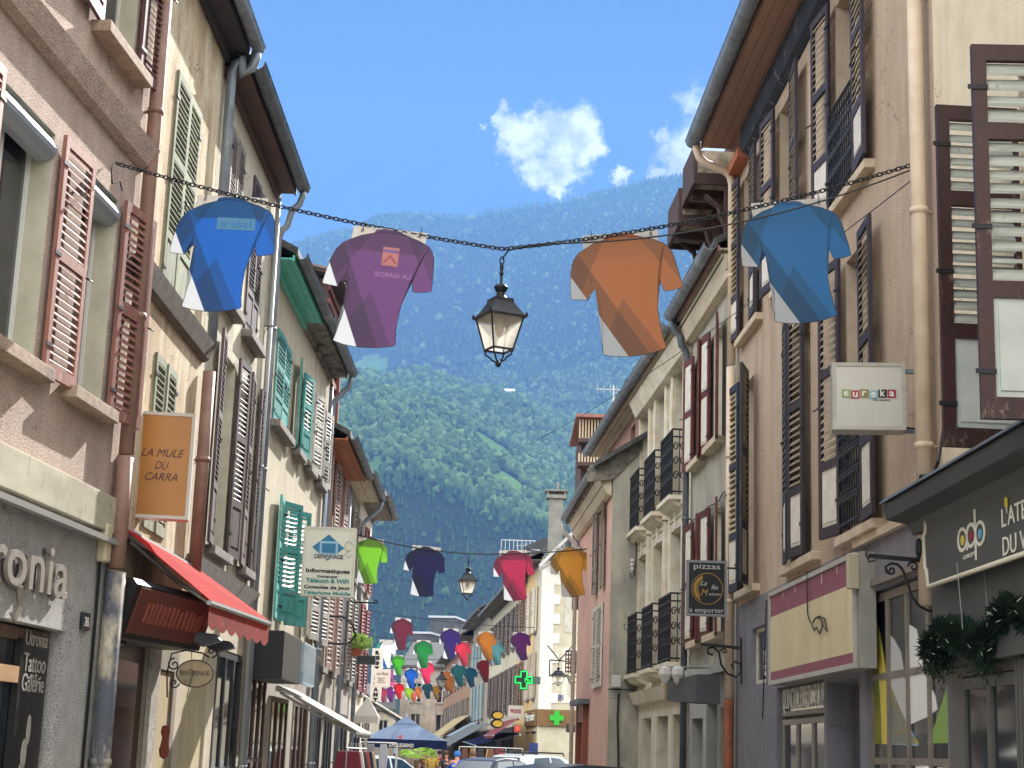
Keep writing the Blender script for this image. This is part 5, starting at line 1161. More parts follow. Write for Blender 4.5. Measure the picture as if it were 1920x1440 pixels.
# clothes rack with hangers
cr=thing('clothes_rack','rack of hanging clothes with curly white hangers beside the white awning','clothes rack',at(667,1440,31),R(80)); z0=cr.location.z
mb=MB(); mb.tube([(-.7,0,-.9),(-.7,0,.35),(.7,0,.35),(.7,0,-.9)],.015,6); 
for q in range(8): mb.tube([(-.6+q*.17,0,.35),(-.6+q*.17,.0,.42),(-.57+q*.17,0,.44)],.008,4)
mb.obj('rail',ALU,cr)
for q,cc_ in enumerate(('7a2f38','d4cfc6','3a3438','a85a4a','2c3040','c8b49a')):
    mb=MB(); xx=-.6+q*.22; mb.prism([(-.2,.3),(.2,.3),(.26,.0),(.2,-.75),(-.2,-.75),(-.26,.0)],xx,xx+.07,'x'); mb.obj('garment',mat('cloth_%d'%q,cc_,.9,bump=.4,bsc=10),cr,bevel=.02)
# flower box + brackets
fl_=thing('flower_box','flower box with pale green leaves and pink blossoms on a window ledge','flower box',at(661,1218,35.5),0)
mb=MB(); mb.prism([(-.18,-.14),(.18,-.14),(.22,.02),(-.22,.02)],-.12,.12,'y'); mb.obj('pot',mat('terracotta','8a4a34',.8),fl_); MB().box(.1,.5,-.1,.12,-.3,-.12).obj('planter',GREYT,fl_)
def foliage(name,parent,n,rad,c,m,size=.05,seed=1,flat=1,shell=0):
    r=random.Random(seed); v=[];f=[]
    for i in range(n):
        while True:
            p=Vector((r.uniform(-1,1),r.uniform(-1,1),r.uniform(-1,1)))
            if shell<p.length<1: break
        p=Vector((p.x*rad[0],p.y*rad[1],p.z*rad[2]))+Vector(c); q=Euler((r.uniform(0,6),r.uniform(0,6),r.uniform(0,6))).to_matrix(); s=size*r.uniform(.6,1.3)
        i0=len(v)
        for a in ((-.5,0,0),(0,.28,.05),(.6,0,0),(0,-.28,.05)): v.append(tuple(p+q@Vector(a)*s))
        f.append((i0,i0+1,i0+2,i0+3))
    me=bpy.data.meshes.new(name); me.from_pydata(v,[],f); me.materials.append(m); o=bpy.data.objects.new(name,me); col.objects.link(o)
    if parent: o.parent=parent
    return o
LEAFL=mat('pale_leaf','8fae5a',.7,'6c9040',8,trans=.4); LEAF=mat('leaf','4a7030',.7,'35561f',8,trans=.35)
foliage('leaves',fl_,350,(.33,.2,.2),(.1,0,.16),LEAFL,.09,3); foliage('blossoms',fl_,60,(.3,.2,.2),(-.12,-.05,.12),mat('pink_petal','c8506c',.6,trans=.3),.06,5)
br=thing('iron_sign_bracket','long curved iron bracket high on the sunlit houses left of the flower box','bracket',at(640,1155,30),0); k=30/FPX
mb=MB(); mb.tube([(-40*k,0,0),(5*k,0,-2*k),(22*k,0,-15*k),(28*k,0,-35*k),(18*k,0,-50*k),(-38*k,0,-52*k)],.02,5); mb.obj('bracket',IRON,br)
br=thing('wall_bracket','straight iron arm with a curled tip sticking out above the flower box','bracket',at(690,1130,36),0); k=36/FPX
mb=MB(); mb.tube([(-35*k,0,0),(14*k,0,0)],.02,5); scroll(mb,(14*k,0,3*k),4*k,.9,-PI/2,1,.015); mb.obj('bracket',IRON,br)
# RESTAURANT vertical sign and board sign
YRr=47; k=YRr/FPX
rs_=thing('vertical_sign','tall narrow white sign with black vertical letters RESTAURANT','sign',at(706,1265,YRr),0)
MB().box(-10*k,10*k,0,.12,-48*k,48*k).obj('board',mat('sign_white','c9c6bf',.5),rs_)
for i,c_ in enumerate('RESTAURANT'): text(c_,.1,rs_,'letter',(0,-.006,(44-9.55*i-6.5)*k),m=BLK,fit=8.5*k,fith=7.4*k,ext=.003,off=.012)
b2=thing('board_sign','pinkish white board sign with handwritten black words overlapping the vertical restaurant sign','sign',at(717,1271,45),0); k=45/FPX
MB().box(-14.5*k,14.5*k,0,.05,-16*k,16*k).obj('board',mat('sign_pinkwhite','cfc4c0',.5),b2); 
for s_,dz,wd,hh in (('Le Pavis',5,22,6),('Restaurant',-1.5,15,2.5),('Glaces',-5,11,2.5),('Pizzeria',-9,15,2.5)): text(s_,.1,b2,'lettering',((-2 if wd<20 else 0)*k,-.004,dz*k),m=BLK,fit=wd*k,fith=hh*k,shear=.3,ext=.002)
# navy awnings left
NAVC=mat('navy_canvas','1c2240',.95,'181d36',3,spec=.03); NAVL=mat('navy_canvas_faded','64728a',.9,'5a677c',3,spec=.1)
awn('navy_awning','dark navy awning with white edge rolled out behind the blue parasol',[at(668,1296,66),at(668,1296,66)+Vector((-.3,10,0)),at(772,1360,66)+Vector((-.5,10,0)),at(772,1360,66)],NAVC,NAVC,.3,1)
t_=[o for o in col.objects if o.name.startswith('navy_awning')][0]; a_=at(668,1296,66); MB().tube([Vector((0,-.02,.02)),at(772,1360,66)-a_+Vector((0,-.02,.02))],.05,5).obj('white_edge',WHITE,t_)
# big parasol
YP=60; k=YP/FPX; pc_=at(762,1346,YP); pr=thing('parasol','large square grey blue parasol with navy valance lettered in white and a star','parasol',(pc_.x,YP,0),0)
zt_=pc_.z; ze=at(762,1387,YP).z; hw=74*k
mb=MB()
def pyr(h0,z0,h1,z1,mi=0):
    a=[(-h0,-h0),(h0,-h0),(h0,h0),(-h0,h0)]; b=[(-h1,-h1),(h1,-h1),(h1,h1),(-h1,h1)]
    for i in range(4): mb.q([(*a[i],z0),(*a[(i+1)%4],z0),(*b[(i+1)%4],z1),(*b[i],z1)],mi)
pyr(hw,ze,17*k,at(762,1357,YP).z); mb.obj('canopy',NAVL,pr)
mb=MB(); pyr(22*k,at(762,1359,YP).z,1.5*k,zt_+.05); pyr(20*k,at(762,1366,YP).z,20*k,at(762,1357,YP).z,1); mb.obj('vent_cap',[NAVL,NAVC],pr)
mb=MB(); zv=at(762,1403,YP).z; pyr(hw+.005,zv,hw+.005,ze); mb.obj('valance',NAVC,pr); mb=MB(); mb.tube([(0,0,.1),(0,0,zt_+.15)],.05,8); 
for sx in (-1,1):
    for sy in (-1,1): mb.tube([(sx*hw,sy*hw,ze),(0,0,zt_-.1)],.02,5)
mb.obj('pole',ALU,pr)
text('S.PELLEGRINO',.1,pr,'lettering',(-.05,-hw-.012,(ze+zv)/2-.11),m=WHITE,fit=.85,fith=.13,ext=.002,off=.003)
mb=MB(); mb.prism([((.11 if q%2==0 else .045)*math.cos(PI/2+q*PI/5)-.1,(.11 if q%2==0 else .045)*math.sin(PI/2+q*PI/5)+(ze+zv)/2+.22) for q in range(10)],-hw-.016,-hw-.008,'y'); mb.obj('star',mat('star_red','b04a4a',.5),pr)
# palm
pm=thing('potted_palm','small bright green fan palm in front of the parasol','palm',(at(782,1400,46).x,46,0),0)
MB().tube([(0,0,0),(.02,0,.9),(0,0,1.45)],[.12,.09,.06],8).obj('trunk',mat('palm_trunk','5c4a34',.95,bump=1,bsc=20),pm); MB().lathe([(.25,0),(.33,.5),(.3,.5)],12).obj('pot',GREYT,pm)
mb=MB(); r=random.Random(4)
for i in range(15):
    a=i*2.4; el=.25+.9*r.random(); L=.55+.2*r.random(); base=Vector((0,0,1.45)); tip=base+Vector((math.cos(a)*math.cos(el),math.sin(a)*math.cos(el),math.sin(el)))*L*.5
    dr_=Vector((math.cos(a),math.sin(a),.15)); sdv=Vector((-math.sin(a),math.cos(a),0))
    for j in range(-5,6):
        an=j*.2; dd=(dr_*math.cos(an)+sdv*math.sin(an)).normalized(); e=tip+dd*.38+Vector((0,0,-.12)); m_=tip+dd*.2; nn=sdv*math.cos(an)-dr_*math.sin(an)
        mb.q([tip,m_+nn*.022,e,m_-nn*.022])
mb.obj('fronds',mat('palm_green','8fb82e',.6,'6f9a26',9,trans=.45),pm)
# ============================================================ signs, right
# anthracite shop canopy and board
x=R1.x; z=R1.z
ctop=z(1920,795,.35)
can=thing('shop_canopy','anthracite metal canopy running over the long sign board at the right edge','canopy',R1.world(-.0,0,0),R1.rz)
zc=z(1680,940,.42)
mb=MB(); mb.prism([(-.42,zc-.02),(-.40,zc-.09),(-.24,zc-.12),(-.2,zc-.2),(0,zc-.2),(0,zc+.16),(-.42,zc+.03)],-.16,5.5,'x'); mb.obj('canopy',mat('anthracite_metal','3c3f40',.5,'33363a',3,c3='52565a'),can,bevel=.008)
MB().prism([(-.45,zc+.03),(-.43,zc+.06),(.0,zc+.2),(0,zc+.17)],-.2,5.5,'x').obj('flashing',ZINCD,can)
mb=MB(); mb.tube([(.05,-.1,zc+.2),(.3,-.12,zc+.3),(.2,-.05,zc+.55),(.28,-.03,zc+.9)],.012,5); mb.tube([(-.1,-.15,zc+.16),(.1,-.2,zc+.22),(.25,-.15,zc+.2)],.012,5); mb.obj('cable',BLK,can)
fa=MB(); fa.box(.02,5.5,-.11,-.003,2.42,zc-.2); fa.obj('fascia',mat('fascia_grey','4a4c4c',.55,'414344',3),R1.root)
sa=thing('shop_sign_board','long anthracite sign board with raised cream frame reading adp concept','sign',R1.world(0,-.16,0),R1.rz)
L0=x(1740,1030,.2); zt0_=z(1740,972,.2); zb0_=z(1752,1098,.2)
hh=zt0_-zb0_; 
pl=[(L0,zt0_-.0),(L0-.035,zt0_-.1),(L0-.02,zt0_-.125),(L0-.02,zb0_+.13),(L0-.02,zb0_+.1),(L0+.03,zb0_+.0)]
pl=[(L0+.02,zt0_),(L0-.0,zt0_-.10),(L0-.045,zt0_-.13),(L0-.03,zb0_+.15),(L0+.015,zb0_+.12),(L0+.05,zb0_),(3.6,zb0_),(3.6,zt0_)]
mb=MB(); mb.prism(pl,-.05,.02,'y'); mb.obj('board',mat('sign_anthracite','3f4140',.45),sa)
mb=MB(); mb.tube([Vector((p[0],-.055,p[1])) for p in pl],.017,6,closed=True); mb.obj('moulded_frame',mat('frame_cream','c9c2ae',.5),sa,smooth=True)
CRL=mat('sign_cream','d2cfc0',.5)
def sp(px,py,off=.21): return x(px,py,off),z(px,py,off)
def ring(cx,cz,ra,rb,w,m,nm='logo',y=-.06,mbx=None,n=24,sq=1):
    mb=mbx or MB()
    for q in range(n):
        a0,a1=2*PI*q/n,2*PI*(q+1)/n
        pts=[(cx+ra*math.cos(a0),cz+rb*math.sin(a0)),(cx+ra*math.cos(a1),cz+rb*math.sin(a1)),(cx+(ra-w)*math.cos(a1),cz+(rb-w)*math.sin(a1)),(cx+(ra-w)*math.cos(a0),cz+(rb-w)*math.sin(a0))]
        mb.prism(pts,y,y+.008,'y')
    return mb
ca1=sp(1806,1012); cd1=sp(1822,1004); cp1=sp(1839,1000)
wd=(cp1[0]-ca1[0])/2
mb=MB()
for (cx,cz) in (ca1,cd1,cp1): ring(cx,cz,wd*.55,.085,.022,None,mbx=mb)
mb.prism([(ca1[0]+wd*.55-.022,ca1[1]-.085),(ca1[0]+wd*.55,ca1[1]-.085),(ca1[0]+wd*.55,ca1[1]+.02),(ca1[0]+wd*.55-.022,ca1[1]+.02)],-.06,-.052,'y')
mb.box(cd1[0]+wd*.55-.022,cd1[0]+wd*.55,-.061,-.053,cd1[1]-.02,cd1[1]+.165); mb.box(cp1[0]-wd*.55,cp1[0]-wd*.55+.022,-.061,-.053,cp1[1]-.165,cp1[1]+.02)
mb.obj('logo_letters',CRL,sa)
for (c_,k_) in ((ca1,'c9b84a'),(cd1,'8a2c3c'),(cp1,'5a98b4')):
    mb=MB(); mb.prism([(c_[0]+wd*.2*math.cos(q*PI/6),c_[1]-.005+.035*math.sin(q*PI/6)) for q in range(12)],-.058,-.052,'y'); mb.obj('logo_dot',mat('dot_'+k_,k_,.5),sa)
cc_=sp(1818,1043); text('CONCEPT',.05,sa,'lettering',(cc_[0],-.055,cc_[1]-.01),m=CRL,fit=wd*1.35,fith=.028)
t1=sp(1878,965); t2=sp(1880,1018)
text("L'ATELIER",.17,sa,'lettering',(t1[0],-.055,t1[1]-.085),m=CRL,align='LEFT',sx=1.15); text('DU VERRE',.17,sa,'lettering',(t2[0],-.055,t2[1]-.085),m=CRL,align='LEFT',sx=1.15)
dt=sp(1890,942); mb=MB(); mb.prism([(dt[0]+.012*math.cos(q*PI/5),dt[1]+.035*math.sin(q*PI/5)) for q in range(10)],-.07,-.055,'y'); mb.obj('apostrophe_dot',mat('dot_c9b84a','c9b84a'),sa)
# swung-out shutters at the right edge
big=[mat('maroon_brown_paint','3a201d',.5,'2f1a18',9,(1,1,.3),wear='6f5a50'),GRSL,mat('panel_grey_white','b5b9b2',.6,'a3a8a2',5),IRON]
def face_shutter(pts,Y0,label):
    (xl,yt),(xr,yt2),(yb)=pts
    a=at(xl,yt,Y0); b=at(xl,yb,Y0)
    return a,b
sR=R1
SHM.clear()
a=at(1822,88,10.9); b=at(1850,785,10.9); 
def free_shutter(px0,pyt,pyb,Y,w,yaw,**k):
    a=at(px0,pyt,Y); zt_=a.z; zb_=at(px0,pyb,Y).z
    o=R1.shutter(0,zb_,zt_,w,1,0,big,**k); 
    loc=R1.root.matrix_basis.inverted()@Vector((a.x,Y,zb_)); o.location=loc; o.rotation_euler=(0,0,yaw-R1.rz); return o
free_shutter(1818,88,786,9.3,.74,R(-2),pitch=.08,rails=(.335,.76),panel=1,slope=.92,fw=.085,t=.045)
free_shutter(1752,200,838,10.5,.6,R(3),pitch=.08,rails=(.33,.72),panel=1,slope=.92,fw=.085,t=.045)
# garland
gd=thing('fir_garland','thick dark green fir garland with tiny white lights swagged over the right shop','garland',at(1840,1190,10.8),0)
FIR=mat('fir_needles','14301f',.8,'0f2418',8); r=random.Random(9)
gp=[at(px,py,Y) for px,py,Y in ((1752,1225,11.9),(1775,1180,11.8),(1800,1190,11.5),(1830,1205,11.2),(1860,1200,11.0),(1885,1160,10.8),(1905,1140,10.6),(1935,1150,10.4),(1960,1170,10.2))]
v=[];f=[];o0=gd.location
MB().tube([p_-gd.location for p_ in gp],.07,8).obj('garland_core',FIR,gd)
def along(P,t):
    s=t*(len(P)-1); i=min(int(s),len(P)-2); return P[i].lerp(P[i+1],s-i)
for i in range(15000):
    t=r.random(); c=along(gp,t)-o0; th=.085+.035*math.sin(t*30); cl_=Vector((r.gauss(0,1),r.gauss(0,1),r.gauss(0,1))).normalized(); base=c+cl_*th*r.random()**.4*.85; L=.045+.05*r.random()
    d=(cl_+Vector((r.uniform(-.7,.7),r.uniform(-.7,.7),r.uniform(-.7,.7)))).normalized(); sdv=d.cross(Vector((.3,.5,.8))).normalized()*.007
    i0=len(v); v+=[tuple(base-sdv),tuple(base+d*L*.5-sdv*1.2),tuple(base+d*L),tuple(base+d*L*.5+sdv*1.2)]; f.append((i0,i0+1,i0+2,i0+3))
for (px,py,Y) in ((1758,1232,11.85),(1848,1222,11.1)):
    for i in range(420):
        c=at(px,py,Y)-o0+Vector((r.gauss(0,.045),r.gauss(0,.045),-abs(r.gauss(0,.07)))); d=Vector((r.gauss(0,1),r.gauss(0,1),r.gauss(-.5,1))).normalized(); L=.07; sdv=d.cross(Vector((.3,.5,.8))).normalized()*.0045
        i0=len(v); v+=[tuple(c-sdv),tuple(c+d*L*.5-sdv),tuple(c+d*L),tuple(c+d*L*.5+sdv)]; f.append((i0,i0+1,i0+2,i0+3))
me=bpy.data.meshes.new('needles'); me.from_pydata(v,[],f); me.materials.append(FIR); o=bpy.data.objects.new('needles',me); col.objects.link(o); o.parent=gd
mb=MB()
for i in range(90):
    c=along(gp,r.random())-o0+Vector((r.gauss(0,.07),-.16,r.gauss(0,.07))); mb.tube([c,c+Vector((r.uniform(-.04,.04),0,r.uniform(-.03,.03)))],.0022,3)
mb.obj('light_string',mat('light_string_white','c9c9c0',.4),gd)
mb=MB()
for px in (1805,1855,1893): 
    c=at(px,1180,11.0)-o0; mb.tube([c,c+Vector((0,.1,.45))],.003,4)
mb.obj('hanger_wire',ALU,gd)
# iron arm bracket left of the board
ab=thing('iron_arm_bracket','black wrought iron arm with scrolls and a pendant lamp holder beside the anthracite board','bracket',at(1690,1050,12.5),0); k=12.5/FPX
mb=MB(); B_=lambda px,py:((px-1690)*k,0,-(py-1050)*k)
mb.tube([B_(1628,1044),B_(1738,1050)],.022,4); mb.tube([B_(1626,1036),B_(1623,1042),B_(1628,1050),B_(1628,1056),B_(1640,1052)],.008,5)
mb.tube([B_(1668,1072),B_(1662,1075),B_(1660,1064),B_(1670,1057),B_(1682,1058),B_(1692,1068),B_(1700,1090),B_(1708,1118),B_(1722,1135),B_(1738,1143),B_(1754,1145)],.011,6)
scroll(mb,B_(1671,1070),9*k,1.1,PI*.9,1,.009); scroll(mb,B_(1712,1062),10*k,1.2,PI,-1,.008)
mb.obj('bracket',IRON,ab)
mb=MB(); mb.tube([B_(1720,960),B_(1726,1010)],.005,4); mb.lathe([(.01,.05),(.03,.03),(.032,-.06),(.02,-.1),(.006,-.14)],8,B_(1725,1020)); mb.obj('lamp_holder',BLK,ab)
# white square sign
YE=12.75; k=YE/FPX
eu=lightbox('hanging_sign','square white hanging sign box reading eureka in coloured tiles','sign',1629,743,YE,138*k,132*k,.2,mat('pale_grey_face','b9b6ac',.35,'b0ada3',1),mat('worn_white_frame','a9a69c',.5,'97948a',9),yaw=R(-7))
tiles=[('e','7f9460'),('u','9c3a44'),('r','7a6f44'),('e','7aa0ac'),('k','241f20'),('a','8f2a44')]
for i,(c_,h_) in enumerate(tiles):
    cx=(-56+8+17.2*i+5)*k; cz=(5 if i not in(1,3) else 3)*k
    MB().box(cx-8*k,cx+8*k,-.011,-.0065,cz-8*k,cz+8*k).obj('tile',mat('tile_%d'%i,h_,.5),eu); text(c_,.1,eu,'letter',(cx,-.0125,cz-5*k),m=CRL,fit=9*k,fith=(14 if c_=='k' else 10)*k,ext=.001,off=.002)
text('ma maison',.1,eu,'lettering',(24*k,-.008,-9.5*k),m=DKL,fit=33*k,fith=4.5*k,ext=.001)
mb=MB(); mb.box(69*k,98*k,.1,.14,52*k,60*k); mb.box(69*k,98*k,.1,.14,-66*k,-58*k); mb.box(96*k,98*k,.02,.22,48*k,64*k); mb.box(96*k,98*k,.02,.22,-70*k,-52*k); mb.obj('bracket',ZINC,eu)
mb=MB(); mb.tube([(70*k,.06,-58*k),(88*k,.06,-60*k),(94*k,.05,-75*k),(96*k,.04,-110*k)],.008,5); mb.obj('cable',BLK,eu)
MB().box(95*k,99*k,.04,.07,-150*k,-118*k).obj('conduit',WHITE,eu)
# large cream and pink sign board
sg=thing('wall_sign_board','large blank cream sign board with dark pink bands and a looped wire','sign',R2.world(0,0,0),R2.rz)
off=.16; sx0,sz0=R2.at(1447,1090,off); 
xa=R2.x(1444,1150,off); xb=R2.x(1604,1150,off); zt_l=R2.z(1603,1035,off); zb_l=R2.z(1605,1262,off); zb_l2=R2.z(1447,1277,off)
zt_=zt_l; zb_=(zb_l+zb_l2)/2
FC=mat('aged_cream_panel','cfc29c',.55,'c4b690',2,c3='d6cbab'); PKB=mat('raspberry_band','85485a',.55,wear='a07480')
mb=MB(); mb.box(xa,xb,-off+.012,-.0,zb_,zt_); mb.box(xb+.002,xb+.09,-.14,-.0,zb_,zt_); mb.obj('case',mat('putty_case','9a9890',.6,'8a887f',5),sg)
MB().box(xa+.04,xb-.03,-off,-off+.010,zb_+.14,zt_-.27).obj('sign_face',FC,sg)
MB().box(xa+.04,xb-.03,-off,-off+.010,zt_-.268,zt_-.05).obj('upper_band',PKB,sg); MB().box(xa+.04,xb-.03,-off,-off+.010,zb_+.05,zb_+.138).obj('lower_band',PKB,sg)
mb=MB()
for a,b,c,d in ((xa,xb,zb_,zb_+.045),(xa,xb,zt_-.045,zt_),(xa,xa+.035,zb_+.045,zt_-.045),(xb-.028,xb,zb_+.045,zt_-.045)): mb.box(a,b,-off-.02,-off+.011,c,d)
mb.obj('frame',mat('white_alu_frame','b0aca4',.5,'a09c94',5),sg)
mb=MB(); 
for px,py in ((1469,1108),(1491,1099),(1541,1082),(1570,1064)): 
    q=R2.at(px,py,off); mb.box(q[0]-.012,q[0]+.012,-off-.006,-off-.001,q[1]-.06,q[1]+.06)
mb.obj('white_stroke',WHITE,sg)
def wp(px,py): q=R2.at(px,py,off+.02); return (q[0],-off-.02,q[1])
mb=MB(); mb.tube([wp(*p) for p in ((1513,1070),(1514,1150),(1517,1162),(1523,1172),(1527,1182),(1531,1176),(1537,1188),(1541,1178),(1542,1166),(1536,1158),(1528,1160),(1524,1168))],.008,5)
mb.tube([wp(*p) for p in ((1528,1160),(1536,1155),(1546,1160),(1551,1184),(1541,1170))],.008,5)
mb.obj('looped_wire',mat('dark_wire','3a3028',.6),sg)
MB().box(xb+.0,xb+.08,-.24,-.141,zt_-.33,zt_-.02).obj('junction_box',mat('cream_plastic2','b0a890',.5),sg,bevel=.008)
# pizza sign with iron bracket
YZ=20.6; k=YZ/FPX
pz=lightbox('hanging_sign','black hanging sign reading pizzas à emporter with a gold ring logo','sign',1325,1103,YZ,76*k,104*k,.06,mat('black_face','15161b',.4),mat('sign_frame_grey','7a7c80',.5),yaw=R(0))
GR=mat('silver_letters','b5b5b0',.5); GO=mat('gold_logo','a8823a',.5)
text('pizzas',.1,pz,'lettering',(0,-.012,36*k),m=GR,fit=49*k,fith=13*k,ext=.001); text('à emporter',.1,pz,'lettering',(0,-.012,-45*k),m=GR,fit=64*k,fith=11*k,ext=.001)
mb=MB(); mb.tube([(29*k*math.cos(q*PI/18)+1*k,-.012,-1*k+29*k*math.sin(q*PI/18)) for q in range(36)],.005,4,closed=True)
for rr,a0,a1,rd in ((25,1.9,4.2,.008),(22,2.0,4.0,.014),(18,2.2,3.9,.006)): mb.tube([(rr*k*math.cos(a0+(a1-a0)*q/12)+1*k,-.012,-1*k+rr*k*math.sin(a0+(a1-a0)*q/12)) for q in range(13)],rd,4)
mb.obj('logo_ring',GO,pz)
text('La',.1,pz,'lettering',(-6*k,-.012,5*k),m=GR,fit=12*k,fith=9*k,shear=.4,ext=.001); text('fée',.1,pz,'lettering',(15*k,-.012,-2*k),m=GR,fit=13*k,fith=9*k,shear=.4,ext=.001); text('M',.1,pz,'lettering',(-4*k,-.012,-14*k),m=GO,fit=13*k,fith=12*k,shear=.3,ext=.001); text('aison',.1,pz,'lettering',(15*k,-.012,-13*k),m=GR,fit=22*k,fith=5*k,shear=.3,ext=.001)
MB().box(38*k,58*k,.01,.05,38*k,41*k).obj('bracket',IRON,pz)
k=20.8/FPX; pb=thing('iron_arm_bracket','black iron arm with a big S scroll under the pizza sign','bracket',at(1350,1211,20.8),0); B2=lambda px,py:((px-1350)*k,0,-(py-1211)*k)
mb=MB(); mb.tube([B2(1315,1209),B2(1391,1214)],.025,4); mb.tube([B2(1389,1195),B2(1390,1280)],.018,4)
mb.tube([B2(1337,1228),B2(1328,1226),B2(1328,1216),B2(1338,1214),B2(1348,1222),B2(1352,1245),B2(1364,1262),B2(1380,1267),B2(1389,1258),B2(1388,1243),B2(1378,1239),B2(1371,1245),B2(1376,1252)],.014,6); scroll(mb,B2(1358,1221),6*k,1.1,PI,-1,.01)
mb.obj('bracket',IRON,pb)
# grey lamp-box fascia
gb_=thing('fascia_box','angular dark grey shop fascia box sticking out below the pizza sign','sign',at(1311,1292,21.6),0); k=21.6/FPX
mb=MB(); P=lambda px,py,y:((px-1311)*k,y,-(py-1292)*k)
fr=[P(1306,1265,0),P(1350,1265,0),P(1350,1318,0),P(1306,1316,0)]; bk_=[P(1272,1271,1.5),P(1330,1270,1.5),P(1330,1312,1.5),P(1272,1308,1.5)]
i0=0; mb.q(fr[::-1]); mb.q(bk_)
for i in range(4): mb.q([fr[i],fr[(i+1)%4],bk_[(i+1)%4],bk_[i]])
mb.obj('case',mat('case_grey','45484d',.5),gb_)
for px,lab in ((1247,'projector lamp wrapped in white plastic, left one over the wooden shop front'),(1271,'projector lamp wrapped in white plastic, right one beside the grey box')):
    t=thing('wrapped_spotlight',lab,'lamp',at(px,1262,22.5),0); mb=MB(); mb.lathe([(.03,.09),(.09,.06),(.1,-.02),(.05,-.12),(.02,-.15)],7); mb.obj('plastic_wrap',mat('plastic_bag','c4c2bc',.4,bump=.6,bsc=12),t); MB().tube([(0,0,.08),(.55,.2,.1)],.014,5).obj('arm',ALU,t)
wf=thing('wooden_fascia','rough wooden boarding over the shop door beneath the lowest balcony','sign',at(1252,1290,24.6),R4.rz); k=24.6/FPX
mb=MB(); mb.box(-22*k,24*k,0,.06,8*k,27*k,1); mb.box(-20*k,24*k,-.02,.04,-15*k,7.5*k,0)
for q in range(14): mb.prism([(-20*k+q*3.1*k,-15*k),(-20*k+(q+1)*3.1*k-.005,-15*k),(-20*k+(q+.5)*3.1*k,-19*k)],-.02,.04,'y')
mb.obj('boarding',[mat('light_board','a8845c',.8,'94714c',6,(.2,1,1)),mat('dark_shingle','3f3a38',.9)],wf)
# LED cross, pharmacy sign, plaque
lc=thing('pharmacy_led_cross','green outlined LED pharmacy cross lettered Phr on a dark arm','sign',at(982,1275,58),0); k=58/FPX
def cross(s,w): return [(-w,s),(w,s),(w,w),(s,w),(s,-w),(w,-w),(w,-s),(-w,-s),(-w,-w),(-s,-w),(-s,w),(-w,w)]
MB().prism([(a*k,b*k) for a,b in cross(18,7.5)],.0,.12,'y').obj('case',mat('led_black','0c1a12',.4),lc)
GE=mat('led_green','20d060',.5,emit='18d858',es=.35)
mb=MB(); mb.tube([(a*k,-.02,b*k) for a,b in cross(15.5,5.5)],.03,4,closed=True); mb.obj('led_outline',GE,lc)
text('Phr',.1,lc,'lettering',(8*k,-.012,-4*k),m=GE,fit=12*k,fith=8*k,ext=.003); MB().box(17*k,31*k,.02,.1,-7*k,7*k).obj('arm',mat('arm_grey','4a5450',.5),lc)
ps=thing('pharmacy_sign','brown wood fascia sign with a bright green cross above the pharmacy window','sign',R6.world(0,-.12,0),R6.rz)
za,zb=R6.z(1050,1331),R6.z(1050,1362)
MB().box(0,R6.x(1090,1350),0,.1,zb,za).obj('board',mat('walnut_board','7a5c34',.6,'6a4e2c',3,(.2,1,1)),ps)
xg=R6.x(1043,1347); s_=13*65/FPX; mb=MB(); mb.prism([(a*s_+xg,b*s_+(za+zb)/2) for a,b in cross(1,.38)],-.06,-.002,'y'); mb.obj('green_cross',mat('cross_green','28a028',.5,emit='30c030',es=.03),ps)
t=thing('pharmacy_side_sign','brown wood sign with white script reading Pharmacie on the street side','sign',R7.world(0,-.1,0),R7.rz); xs=R7.x(988,1350); 
MB().box(xs,R7.W-.03,0,.08,zb,za).obj('board',MATS['walnut_board'],t); text('Pharmacie',.1,t,'lettering',((xs+R7.W)/2,-.01,zb+.2),m=mat('lit_white','dfe8df',.4),fit=(R7.W-xs)*.85,fith=.34,shear=.3,ext=.01)
pq=thing('street_name_plaque','small blue enamel street name plaque with white lettering on the yellow wall','plaque',R6.world(R6.x(1048,1308),-.02,R6.z(1048,1308)),R6.rz); k=65/FPX
MB().box(-9*k,9*k,-.01,.015,-5*k,5*k).obj('plate',mat('enamel_blue','1f2f78',.3),pq); text('RUE',.1,pq,'lettering',(0,-.013,1*k),m=WHITE,fit=5*k,fith=2.2*k); text('GÉNÉRAL',.1,pq,'lettering',(0,-.013,-3.2*k),m=WHITE,fit=14*k,fith=2.4*k)
ht=thing('blue_poster_stand','dark blue poster board beside the pharmacy wall behind the cars','sign',at(1000,1415,60),0); k=60/FPX
MB().box(-8*k,8*k,0,.08,-20*k,21*k).obj('board',mat('poster_blue','1a2450',.5,'2a3a78',9),ht)
# box floodlight and beam at pink house corner
fd=thing('square_floodlight','square dark floodlight on a bracket at the corner of the pink house','lamp',at(1071,1365,44),0); k=44/FPX
mb=MB(); mb.box(-9*k,7*k,-.1,.1,-8*k,7*k); mb.obj('housing',IRON,fd,bevel=.02); MB().box(-7*k,5*k,-.112,-.101,-5.5*k,5*k).obj('lens',GLASS,fd); MB().tube([(7*k,0,3*k),(14*k,.1,6*k)],.03,6).obj('bracket',IRON,fd)
# right wall bracket for mustard jersey lamp
ib=thing('iron_beam','straight black iron beam sticking out from the pink house below the mustard jersey','bracket',at(1104,1110,37.3),0); k=37.3/FPX; MB().box(-36*k,37*k,-.03,.03,-.03,.03).obj('beam',IRON,ib)
